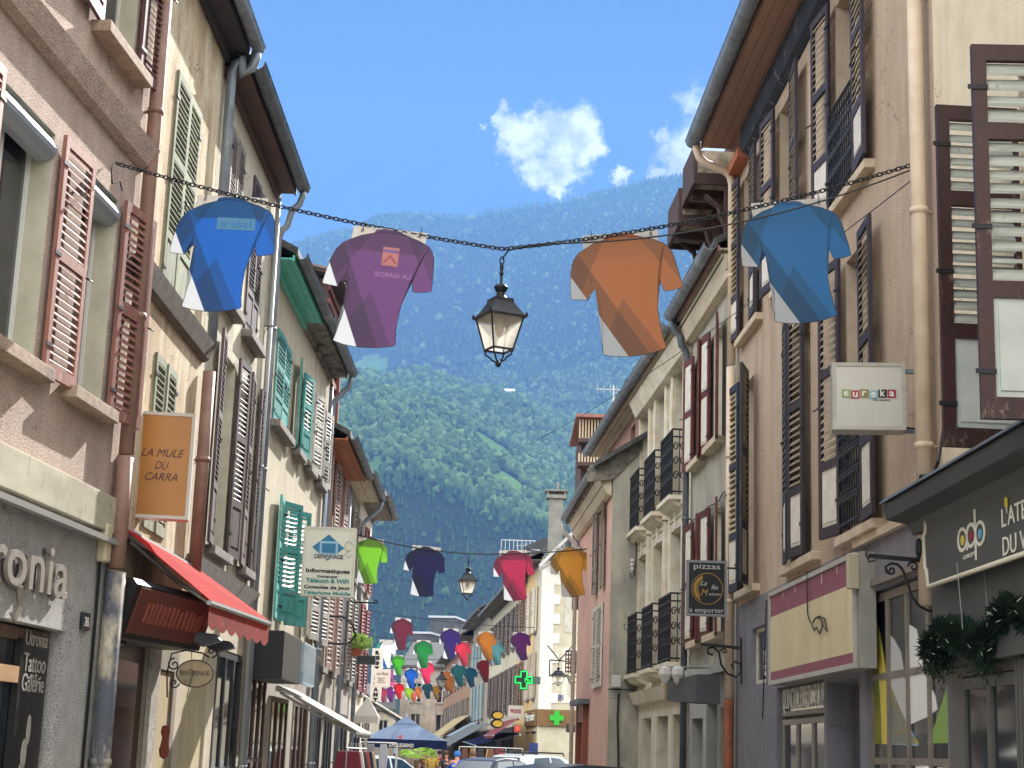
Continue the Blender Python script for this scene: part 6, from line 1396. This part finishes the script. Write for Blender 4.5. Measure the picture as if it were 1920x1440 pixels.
# insulator on side wall
ins=thing('cable_insulator','white cable insulator with a looped black lead on the blank side wall','insulator',at(1186,1060,30.55),0); k=30.55/FPX
mb=MB(); mb.lathe([(.03,.12),(.05,.08),(.03,.04),(.05,0),(.03,-.04),(.045,-.08),(.02,-.12)],8); mb.obj('insulator',WHITE,ins); mb=MB(); mb.tube([(6*k,0,47*k),(7*k,0,10*k),(3*k,0,-20*k),(-3*k,-.02,-26*k),(-4*k,0,-15*k)],.012,5); mb.obj('lead',BLK,ins)
# far shop bits: yellow double-oval sign, red lettered box, awnings
ye=thing('double_oval_sign','black sign with two stacked yellow ovals above a shop far down on the right','sign',at(932,1349,70),0); k=70/FPX
mb=MB(); 
for dz in (7.5,-7.5): mb.prism([(12.5*k*math.cos(q*PI/10),(dz+8.5*math.sin(q*PI/10))*k) for q in range(20)],0,.1,'y')
mb.obj('board',BLK,ye)
mb=MB()
for dz in (7.5,-7.5): mb.prism([((1.5+9*math.cos(q*PI/10))*k,(dz+5.8*math.sin(q*PI/10))*k) for q in range(20)],-.02,-.002,'y')
mb.obj('oval',mat('sign_yellow','c9a43a',.5),ye)
pe=thing('presse_sign','white box sign with red capital letters on the brown shuttered house','sign',at(967,1333,69),0); k=69/FPX
MB().box(-14*k,14*k,0,.3,-10*k,10*k).obj('case',mat('off_white_case','c4bfb8',.5),pe); text('PRESSE',.1,pe,'lettering',(0,-.006,-3.5*k),m=mat('red_letters','8f2a2c',.5),fit=20*k,fith=7*k,off=.004)
rd=thing('red_sign','small glowing red square sign under the dark red awning','sign',at(970,1366,66),0); k=66/FPX; MB().box(-5*k,5*k,0,.1,-5*k,5*k).obj('case',mat('red_glow','c0302a',.5,emit='ff4030',es=.08),rd); MB().tube([(-1.5*k,-.01,2*k),(1.5*k,-.01,2*k),(0,-.01,-3*k)],.02,4).obj('mark',WHITE,rd)
AW=lambda nm,lab,p,m,v=.15:awn(nm,lab,[Vector(q) for q in p],m,m,v,1,False)
def awR(px0,py0,px1,py1,Y0,Y1,out,drop,m,lab,nm='shop_awning'):
    a=at(px0,py0,Y0); b=at(px1,py1,Y1); 
    return AW(nm,lab,[b,a,a+Vector((-out,-.0,-drop)),b+Vector((-out,0,-drop))],m)
awR(975,1345,950,1350,66,76,1.0,.7,mat('brick_red_canvas','8a4448',.8,trans=.2),'dark red awning under the red lettered sign')
awR(918,1356,885,1358,84,98,1.9,1.1,mat('grey_canvas','6f7478',.8,trans=.2),'grey awning in the right row beyond the yellow oval sign')
awR(900,1352,880,1353,98,108,1.6,.9,mat('pale_blue_canvas','93a4b0',.8,trans=.2),'pale blue awning between two darker ones on the right')
awR(880,1340,855,1345,104,124,2.6,2.0,mat('cream_canvas','c4b68a',.8,trans=.3),'long cream awning furthest down on the right')
awR(975,1375,935,1372,66,82,1.7,.5,NAVC,'dark navy awning with lamps in front of the market stalls')
# ============================================================ stalls, cars, people
def stall(px,py,Y,label,cs,seed):
    t=thing('market_stall',label,'stall',(at(px,py,Y).x,Y,0),0,'stalls along the street'); r=random.Random(seed)
    mb=MB(); mb.box(-.9,.9,-.3,.3,.75,.8); 
    for sx in (-.85,.85):
        for sy in (-.25,.25): mb.tube([(sx,sy,0),(sx,sy,1.9)],.02,5)
    mb.tube([(-.85,-.25,1.9),(.85,-.25,1.9)],.02,5); mb.obj('frame',ALU,t)
    for i,c in enumerate(cs): 
        xx=-.75+i*1.5/len(cs); h=.5+.4*r.random(); mb=MB(); mb.prism([(xx,1.85),(xx+.2,1.85),(xx+.24,1.85-h*.5),(xx+.2,1.85-h),(xx+.0,1.85-h),(xx-.03,1.85-h*.5)],-.3,-.2,'y'); mb.obj('goods',mat('goods_'+c,c,.8),t,bevel=.02)
stall(905,1400,62,'stall of hanging goods in brown and ochre tones on the right of the street',('5a3a2c','8a6a3c','3a2c28','a8844c','6a2c2c'),1)
stall(935,1400,60,'darker stall of hanging goods nearest the pharmacy',('2c2a30','6a4a3c','8a3030','3a3a44'),2)
stall(690,1400,50,'stall of light clothes on the left under the navy awning',('b0a8a0','c9c4bc','6a6a70','8a8a90'),3)
TYRE=mat('tyre_rubber','151515',.9); RIM=mat('alloy_rim','8a8c90',.4,metal=.8); CGL=mat('car_glass','1c2a30',.05,'2c3f44',1,spec=1)
def car(name,label,loc,rz,paint,suv=False,L=4.1,H=1.47):
    t=thing(name,label,'car',loc,rz,'parked cars'); w=.85
    k=H/1.47; k2=L/4.1
    low=[(-2.05,.35),(-2.08,.62),(-1.95,.88),(-.95,.96),(1.35,1.0),(1.95,.92),(2.03,.6),(2.0,.35)] if not suv else [(-2.1,.4),(-2.12,.75),(-2.0,1.0),(-1.1,1.08),(1.9,1.08),(2.08,.95),(2.1,.4)]
    top=[(-.98,.95),(-.35,1.36),(.0,1.45),(.6,1.47),(1.2,1.4),(1.72,1.02)] if not suv else [(-1.1,1.05),(-.55,1.5),(-.2,1.6),(1.2,1.62),(1.75,1.56),(1.98,1.05)]
    low=[(a*k2,b*k) for a,b in low]; top=[(a*k2,b*(k if not suv else k*.97)) for a,b in top]
    mb=MB(); mb.prism(low,-w,w,'y')
    # cabin with tumblehome
    n=len(top); zt_=max(b for a,b in top)
    def yy(b): return w*(.98-.24*(b-low[3][1])/(zt_-low[3][1]))
    i0=len(mb.v); mb.v+=[(a,-yy(b),b) for a,b in top]+[(a,yy(b),b) for a,b in top]
    mb.f.append(tuple(range(i0,i0+n))); mb.m.append(0); mb.f.append(tuple(range(i0+2*n-1,i0+n-1,-1))); mb.m.append(0)
    for i in range(n-1): mb.f.append((i0+i,i0+n+i,i0+n+i+1,i0+i+1)); mb.m.append(0)
    mb.obj('body',paint,t,bevel=.045)
    # windows: side glass inset proud 3 mm
    bl=low[3][1]; 
    def sidewin(poly,sg_):
        m=MB(); m.q([(a,sg_*(yy(b)+.006),b) for a,b in poly]); m.obj('side_window',CGL,t)
    zc_=lambda f:bl+(zt_-bl)*f
    xs=[a for a,b in top]
    for sg_ in (-1,1):
        sidewin([(-.78*k2,zc_(.1)),(.28*k2,zc_(.1)),(.28*k2,zc_(.86)),(-.2*k2,zc_(.8))],sg_); sidewin([(.36*k2,zc_(.1)),(1.35*k2,zc_(.15)),(1.1*k2,zc_(.78)),(.36*k2,zc_(.86))],sg_)
    for (a,b),nm in (((top[0],top[1]),'windscreen'),((top[-2],top[-1]),'rear_window')):
        m=MB(); A_=Vector((a[0],0,a[1])); B_v=Vector((b[0],0,b[1])); d=(B_v-A_); nn=Vector((-d.z,0,d.x)).normalized()*.008
        if nn.z<0: nn=-nn
        p0=A_+d*.1+nn; p1=A_+d*.9+nn; m.q([(p0.x,-yy(p0.z)*.9,p0.z),(p0.x,yy(p0.z)*.9,p0.z),(p1.x,yy(p1.z)*.88,p1.z),(p1.x,-yy(p1.z)*.88,p1.z)]); m.obj(nm,CGL,t)
    if suv:
        m=MB(); 
        for sy in (-.6,.6): m.tube([(-.4,sy,zt_-.02),(-.35,sy,zt_+.06),(1.3,sy,zt_+.06),(1.4,sy,zt_-.03)],.025,6)
        m.obj('roof_rail',BLK,t)
    for wx in (-1.3*k2,1.25*k2):
        for sy in (-1,1):
            m=MB(); m.lathe([(.18,-.1),(.29,-.1),(.32,-.05),(.32,.05),(.29,.1),(.18,.1)],18); o=m.obj('wheel',TYRE,t,loc=(wx,sy*(w-.08),.32),rot=(PI/2,0,0)); MB().lathe([(.05,-.105),(.19,-.1),(.19,.1),(.05,.105)],12).obj('rim',RIM,o)
    for sy in (-.6,.6):
        m=MB(); m.lathe([(.02,0),(.09,.03),(.09,.05)],10); m.obj('headlight',WHITE,t,loc=(-2.0*k2,sy,.72*k),rot=(0,-PI/2,0)); MB().box(-.03,.03,-.08,.08,-.1,.1).obj('tail_light',mat('tail_red','7a1010',.3),t,loc=(1.98*k2,sy,.82*k))
    return t
WP=mat('car_white','b9bdbd',.25,spec=.6); BP=mat('car_dark_blue','0e1b2c',.3,spec=.5); GP=mat('car_dark_grey','2a2b30',.25,spec=.7)
car('parked_car','white hatchback parked on the left in front of the parasol',(at(722,1420,58).x,58,0),R(222),WP,L=3.9,H=1.5)
car('parked_car','dark blue car parked in the middle behind the cyclist',(at(940,1420,50).x,50,0),R(230),BP,L=3.5,H=1.58)
car('parked_car','white estate car with black roof rails parked in front of the pharmacy',(at(1016,1418,54).x,54,0),R(222),WP,True,L=3.5,H=1.6)
car('parked_car','near dark grey car whose roof shows at the bottom edge',(at(1130,1430,23).x,23,0),R(205),GP,L=4.0,H=1.6)
# people
SKIN=mat('skin','b07a5c',.6)
def person(label,loc,rz,pose,h=1.75,top='c9b040',bottom='3a3a40',hair='2a2018',helmet=None):
    t=thing('person',label,'person',loc,rz); s=h/1.75
    J=dict(pel=(0,0,.95),ch=(0,0,1.25),nk=(0,0,1.47),hd=(0,.0,1.62),tp=(0,0,1.72),sl=(-.19,0,1.41),el=(-.26,.02,1.13),hl=(-.27,-.08,.88),sr=(.19,0,1.41),er=(.26,.02,1.13),hr=(.27,-.08,.88),
        pl=(-.1,0,.92),kl=(-.11,-.04,.5),al=(-.11,.02,.09),fl=(-.12,-.15,.04),pr=(.1,0,.92),kr=(.11,-.02,.5),ar=(.11,.06,.09),fr=(.12,-.1,.04)); J.update(pose)
    RD=dict(pel=.15,ch=.15,nk=.055,hd=.095,tp=.075,sl=.06,el=.042,hl=.035,sr=.06,er=.042,hr=.035,pl=.09,kl=.058,al=.04,fl=.035,pr=.09,kr=.058,ar=.04,fr=.035)
    E_=[('pel','ch'),('ch','nk'),('nk','hd'),('hd','tp'),('ch','sl'),('sl','el'),('el','hl'),('ch','sr'),('sr','er'),('er','hr'),('pel','pl'),('pl','kl'),('kl','al'),('al','fl'),('pel','pr'),('pr','kr'),('kr','ar'),('ar','fr')]
    def skin(nm,names,m,grow=0,edges=E_,lv=1):
        V=[n for n in J if n in names]; me=bpy.data.meshes.new(nm); me.from_pydata([Vector(J[n])*s for n in V],[(V.index(a),V.index(b)) for a,b in edges if a in V and b in V],[]); me.materials.append(m)
        o=bpy.data.objects.new(nm,me); col.objects.link(o); o.parent=t; md=o.modifiers.new('skin','SKIN'); sd_=me.skin_vertices[0].data
        for i,n in enumerate(V): sd_[i].radius=((RD[n]+grow)*s,)*2; sd_[i].use_root=(n in ('pel','ch') and i==0)
        o.modifiers.new('sub','SUBSURF').levels=lv; o.modifiers['sub'].render_levels=lv; return o
    skin('body',list(J),SKIN,0); skin('shirt',['pel','ch','sl','el','sr','er'],mat('shirt_'+top,top,.8),.015); skin('trousers',['pel','pl','kl','pr','kr'],mat('trousers_'+bottom,bottom,.8),.012)
    hp=Vector(J['tp'])*s; mb=MB(); mb.lathe([(.02,-.14),(.1,-.1),(.112,-.02),(.09,.05),(.03,.075)],12); mb.obj('helmet' if helmet else 'hair',mat('hair_'+(helmet or hair),helmet or hair,.6),t,smooth=True,loc=(hp.x,hp.y+.02,hp.z)); return t
walk=dict(kl=(-.11,-.18,.52),al=(-.11,-.12,.1),fl=(-.12,-.28,.06),kr=(.11,.02,.5),ar=(.11,.25,.12),fr=(.12,.12,.05),hl=(-.25,-.2,.92),hr=(.25,.15,.9))
for px,Y,lab,tp_,bt_,hr_,rz in ((811,72,'person in a yellow outfit walking between parasol and stalls','c4a83a','b8a040','3a2818',0),(797,78,'person in brown walking left of the one in yellow','6a4a40','3a3438','2a2018',.3),(824,84,'person in a dark red top further down the middle of the street','7a3030','3a3a48','2a2018',-.2),(838,66,'person in a dark top standing by the stalls behind the cyclist','2c2c34','5a5650','4a3420',.5),(888,56,'pale dressed person standing near the stalls right of the cyclist','b0a898','6a6660','5a4030',.2)):
    person(lab,(at(px,1400,Y).x,Y,0),rz,walk if rz!=.5 else {},1.72,tp_,bt_,hr_)
ride=dict(pel=(0,.0,1.0),ch=(0,-.3,1.28),nk=(0,-.45,1.42),hd=(0,-.52,1.52),tp=(0,-.54,1.62),sl=(-.19,-.4,1.38),el=(-.24,-.5,1.15),hl=(-.2,-.68,1.03),sr=(.19,-.4,1.38),er=(.24,-.5,1.15),hr=(.2,-.68,1.03),pl=(-.09,0,.95),kl=(-.11,-.3,.62),al=(-.11,-.1,.25),fl=(-.11,-.22,.2),pr=(.09,0,.95),kr=(.11,-.25,.78),ar=(.11,-.15,.42),fr=(.11,-.27,.38))
cx_=at(857,1405,52).x
cyc=person('cyclist in a blue and white jersey and blue helmet riding away',(cx_,52,0),PI,ride,1.8,'1f50b4','15151a',helmet='2a68a8')
MB().box(-.14,.14,.14,.16,1.2,1.26).obj('jersey_stripe',WHITE,cyc,loc=(0,-.22,.06))
bk=thing('bicycle','road bicycle ridden by the cyclist in blue','bicycle',(cx_,52,0),PI)
for yw in (.45,-.55):
    mb=MB(); mb.tube([(0,yw+.34*math.cos(q*PI/14),.35+.34*math.sin(q*PI/14)) for q in range(28)],.014,5,closed=True); 
    for q in range(8): mb.tube([(0,yw,.35),(0,yw+.33*math.cos(q*PI/4),.35+.33*math.sin(q*PI/4))],.002,3)
    mb.obj('wheel',TYRE,bk)
mb=MB(); 
for a,b in (((0,.45,.35),(0,-.02,.3)),((0,-.02,.3),(0,.1,.92)),((0,.08,.85),(0,-.42,.9)),((0,-.02,.3),(0,-.42,.85)),((0,-.42,.95),(0,-.55,.35)),((0,.45,.35),(0,.08,.8))): mb.tube([a,b],.017,6)
mb.obj('bike_frame',IRON,bk); MB().tube([(-.2,-.66,1.0),(-.18,-.5,1.02),(.18,-.5,1.02),(.2,-.66,1.0)],.014,5).obj('handlebar',BLK,bk); MB().box(-.07,.07,.0,.24,.9,.94).obj('saddle',BLK,bk,bevel=.02)
# ============================================================ mountain
NA,NR=150,230
taz=np.linspace(-.40,.40,NA); rr_=np.concatenate([np.linspace(320,700,26),np.linspace(705,2990,NR-26)])
def hnoise(a,r,seed=0):
    rs=np.random.RandomState(seed); out=0
    for i in range(26):
        L=60*1.22**i*1.2; L=min(L,1400); th=rs.rand()*2*PI; kx,ky=math.cos(th)*2*PI/L,math.sin(th)*2*PI/L
        out=out+L*.017*np.sin(a*kx+r*ky+rs.rand()*6.28)
    return out
SKA=np.array([-.42,-.2,-.125,-.11,-.10,-.0915,-.07,-.045,-.029,-.0107,.007,.027,.049,.063,.079,.1008,.13,.2,.42]); 
SKY_=np.array([(500,.30)]*0 or [.26,.298,.3196,.324,.3265,.3335,.3362,.3362,.336,.3386,.3405,.3432,.3492,.354,.3595,.3645,.372,.385,.40])
def hill(ta,r):
    T=np.interp(r,[320,560,760,800,960,1300,1700,2100,2450,2720,3400],[.01,.016,.045,.052,.135,.172,.218,.262,.304,.338,.33])
    sk=np.interp(ta,SKA,SKY_)
    t2=np.clip((r-1500)/(2720-1500),0,1)
    T=T+(sk-.006-.338)*t2; T=np.where(r>2720,sk-.006-(r-2720)*.00009,T)
    x_=ta*r; amp=np.clip((r-700)/500,0,1)*np.clip((3050-r)/900,.12,1)
    ridge=np.abs(np.sin(x_/150+r/420+.6))*42*np.clip((r-900)/600,0,1)*np.clip((2600-r)/700,0,1)
    return T*r+amp*hnoise(x_,r)-ridge*.8
TA,RR=np.meshgrid(taz,rr_,indexing='ij'); Z=hill(TA,RR)
V=np.stack([TA*RR,RR,Z],-1).reshape(-1,3)
idx=np.arange(NA*NR).reshape(NA,NR); Fq=np.stack([idx[:-1,:-1],idx[1:,:-1],idx[1:,1:],idx[:-1,1:]],-1).reshape(-1,4)
def np_mesh(name,V,F,mats,mi=None,smooth=False):
    me=bpy.data.meshes.new(name); me.vertices.add(len(V)); me.vertices.foreach_set('co',V.astype(np.float32).ravel()); n=F.shape[1]
    me.loops.add(F.size); me.loops.foreach_set('vertex_index',F.astype(np.int32).ravel()); me.polygons.add(len(F)); me.polygons.foreach_set('loop_start',np.arange(len(F),dtype=np.int32)*n)
    for m in mats: me.materials.append(m)
    if mi is not None: me.polygons.foreach_set('material_index',mi.astype(np.int32))
    me.update(calc_edges=True); me.validate(); 
    if smooth: me.polygons.foreach_set('use_smooth',[True]*len(F))
    o=bpy.data.objects.new(name,me); col.objects.link(o); return o
MEADOWS=[(690,693,40,18),(925,838,45,9),(640,700,30,12),(700,880,22,16),(960,905,30,8),(795,742,26,6)]
MOUNT=mat('mountain_ground','1a221a',.95,'262e20',.02,c3='34363a',sc3=.008,lo3=.62,hi3=.7,spec=0)
MEAD=mat('meadow_grass','4c6632',.95,'3c5528',.03,spec=0)
# find where meadow rays meet the slope
def hit(px,py):
    b,m,_=ray(px,py); r=np.linspace(700,2720,3000); d=CH+m*r-hill(np.full_like(r,b),r); i=np.argmax(d<0); return b,r[i]
mh=[(hit(a,b),w_) for a,b,w_,h_ in MEADOWS]
cen=V[Fq].mean(1); mi=np.zeros(len(Fq),int)
def inmead(x_,y_):
    res=np.zeros(x_.shape,bool)
    for ((b,r0),wp_) in mh:
        rx=wp_*r0/FPX; res|=(((x_-b*r0)/rx)**2+((y_-r0)/(rx*1.0+14))**2)<1
    return res
mi[inmead(cen[:,0],cen[:,1])]=1
tag(np_mesh('mountain',V,Fq,[MOUNT,MEAD],mi,True),kind='structure')
# forest canopy
rs=np.random.RandomState(5)
bm=bmesh.new(); bmesh.ops.create_icosphere(bm,subdivisions=2,radius=1); bv_=np.array([v_.co[:] for v_ in bm.verts]); bf=np.array([[v_.index for v_ in f_.verts] for f_ in bm.faces]); bm.free()
def variants(n,kind):
    out=[]
    for i in range(n):
        r_=np.random.RandomState(i+50*kind); p=bv_.copy()
        if kind==0:
            lump=1+.28*np.sin(p@r_.randn(3)*3+r_.rand()*6)+.26*np.sin(p@r_.randn(3)*6+r_.rand()*6)+r_.randn(len(p))*.2
            p=p*lump[:,None]; p[:,2]*=1.15; p[:,2]=np.maximum(p[:,2],-.75)
        else:
            h=(p[:,2]+1)/2; rad=.05+.75*(1-h)**1.0*(1+.25*np.sin(h*22)); a=np.arctan2(p[:,1],p[:,0]); rr2=np.hypot(p[:,0],p[:,1]); sc_=np.where(rr2>.05,rad,0.02)*(1+r_.randn(len(p))*.12)
            p=np.stack([np.cos(a)*sc_,np.sin(a)*sc_,h*3.4-.7],-1)
        out.append(p)
    return out
v0,v1=variants(8,0),variants(5,1)
pts=[]
for r0 in np.arange(740,2790,5.6):
    step=5.6*(1 if r0<2700 else .8); n=int((.205*2)*r0/step)
    a=(np.arange(n)+rs.rand(n)*.9)*step/r0-.205; a=a; q=r0+rs.rand(n)*5.6
    pts.append(np.stack([a,q],-1))
pts=np.concatenate(pts); hh_=hill(pts[:,0],pts[:,1]); X=pts[:,0]*pts[:,1]; Yv=pts[:,1]
cl=hnoise(X*2.2,Yv*2.2,9); keep=~inmead(X,Yv)&~((Yv<1000)&(rs.rand(len(X))<.15))&~((cl>14)&(rs.rand(len(X))<.8))
X,Yv,hh_,cl=X[keep],Yv[keep],hh_[keep],cl[keep]
con=(rs.rand(len(X))<np.where(Yv<985,.95,np.clip((Yv-1500)/900,0.05,.9)))  # mostly dark conifers on the low cliff, standing in for its shade
print('trees',len(X))
s_=(3.3+2.6*rs.rand(len(X)))*(1-.25*con)*np.clip(.8+cl*.01,.7,1.15); s_=np.where(Yv<960,s_*.6,s_)
def forest(name,sel,vs_,mats,label=None):
    ids=np.where(sel)[0]; k=rs.randint(len(vs_),size=len(ids)); VV=np.empty((len(ids),42,3)); ang=rs.rand(len(ids))*6.28
    base=np.array(vs_)[k]; c,s=np.cos(ang)[:,None],np.sin(ang)[:,None]
    x_=base[:,:,0]*c-base[:,:,1]*s; y_=base[:,:,0]*s+base[:,:,1]*c
    VV[:,:,0]=x_*s_[ids,None]+X[ids,None]; VV[:,:,1]=y_*s_[ids,None]+Yv[ids,None]; VV[:,:,2]=base[:,:,2]*s_[ids,None]+hh_[ids,None]+s_[ids,None]*.7
    FF=(bf[None]+np.arange(len(ids))[:,None,None]*42).reshape(-1,3); mi=np.repeat(rs.randint(len(mats),size=len(ids)),80)
    return tag(np_mesh(name,VV.reshape(-1,3),FF,mats,mi),kind='stuff')
G_=[mat('crown_%d'%i,c,.75,c2_,.35,lo=.3,hi=.7,trans=.12,spec=0) for i,(c,c2_) in enumerate((('374d28','485e36'),('40562e','52683a'),('2c4022','3a502c'),('4c6038','5e7444')))]
C_=[mat('conifer_%d'%i,c,.95,c2_,.3,lo=.3,hi=.7,spec=0) for i,(c,c2_) in enumerate((('22381e','304a28'),('2a4224','3a522e')))]
tag(forest('broadleaf_forest',~con,v0,G_),'broadleaf forest covering the lower and middle slope','forest')
tag(forest('conifer_forest',con,v1,C_),'dark conifer forest covering the upper slope and ridge','forest')
# hillside houses
for i,(px,py,wpx,hpx,lab,wc,rc) in enumerate(((951,735,27,11,'long white house with a pale roof high on the wooded slope','d0d0cc','c4c6c8'),(690,699,19,4,'low white roofed barn in the meadow on the upper left slope','c9c9c4','d8d8d6'),(790,740,14,7,'white chalet among the trees left of the lantern','d4d4d0','c9ccd0'),(808,744,10,5,'smaller white chalet just right of the first on the slope','d4d4d0','bfc4c8'),(708,726,14,4,'grey roofed farm building low in the trees on the left slope','9aa0a4','b0b6bc'))):
    b,r0=hit(px,py+hpx/2); r0-=14; k=r0/FPX; zz=at(px,py,r0).z
    t=thing('hillside_house',lab,'house',(b*r0,r0,zz),0,'houses on the mountain slope'); w_=wpx*k/2; h_=hpx*k
    mb=MB(); mb.box(-w_,w_,0,8,-h_*.9,h_*.15); mb.obj('wall',mat('chalet_'+wc,wc,.8),t); mb=MB(); mb.prism([(-1,h_*.1),(4,h_*.5),(9,h_*.1),(9,h_*.25),(4,h_*.75),(-1,h_*.25)],-w_*1.08,w_*1.08,'x'); mb.obj('roof',mat('chalet_roof_'+rc,rc,.6),t)
    mb=MB(); 
    for q in range(3): mb.box(-w_*.7+q*w_*.6,-w_*.7+q*w_*.6+w_*.2,-.1,-.02,-h_*.45,-h_*.1)
    mb.obj('window',DARK,t)
# ============================================================ haze
hz=MB(); hz.box(-1320,1320,-60,3040,-8,1225); ho=hz.obj('haze',[],None); tag(ho,kind='stuff')
hm=bpy.data.materials.new('haze_air'); hm.use_nodes=True; ht_=hm.node_tree; ht_.nodes.clear(); pv=ht_.nodes.new('ShaderNodeVolumePrincipled'); pv.inputs['Color'].default_value=(.22,.46,1,1); pv.inputs['Density'].default_value=HAZE; pv.inputs['Anisotropy'].default_value=.05
oo=ht_.nodes.new('ShaderNodeOutputMaterial'); ht_.links.new(pv.outputs[0],oo.inputs['Volume']); ho.data.materials.append(hm)
scene.cycles.volume_bounces=0; scene.cycles.max_bounces=6; scene.cycles.use_denoising=True
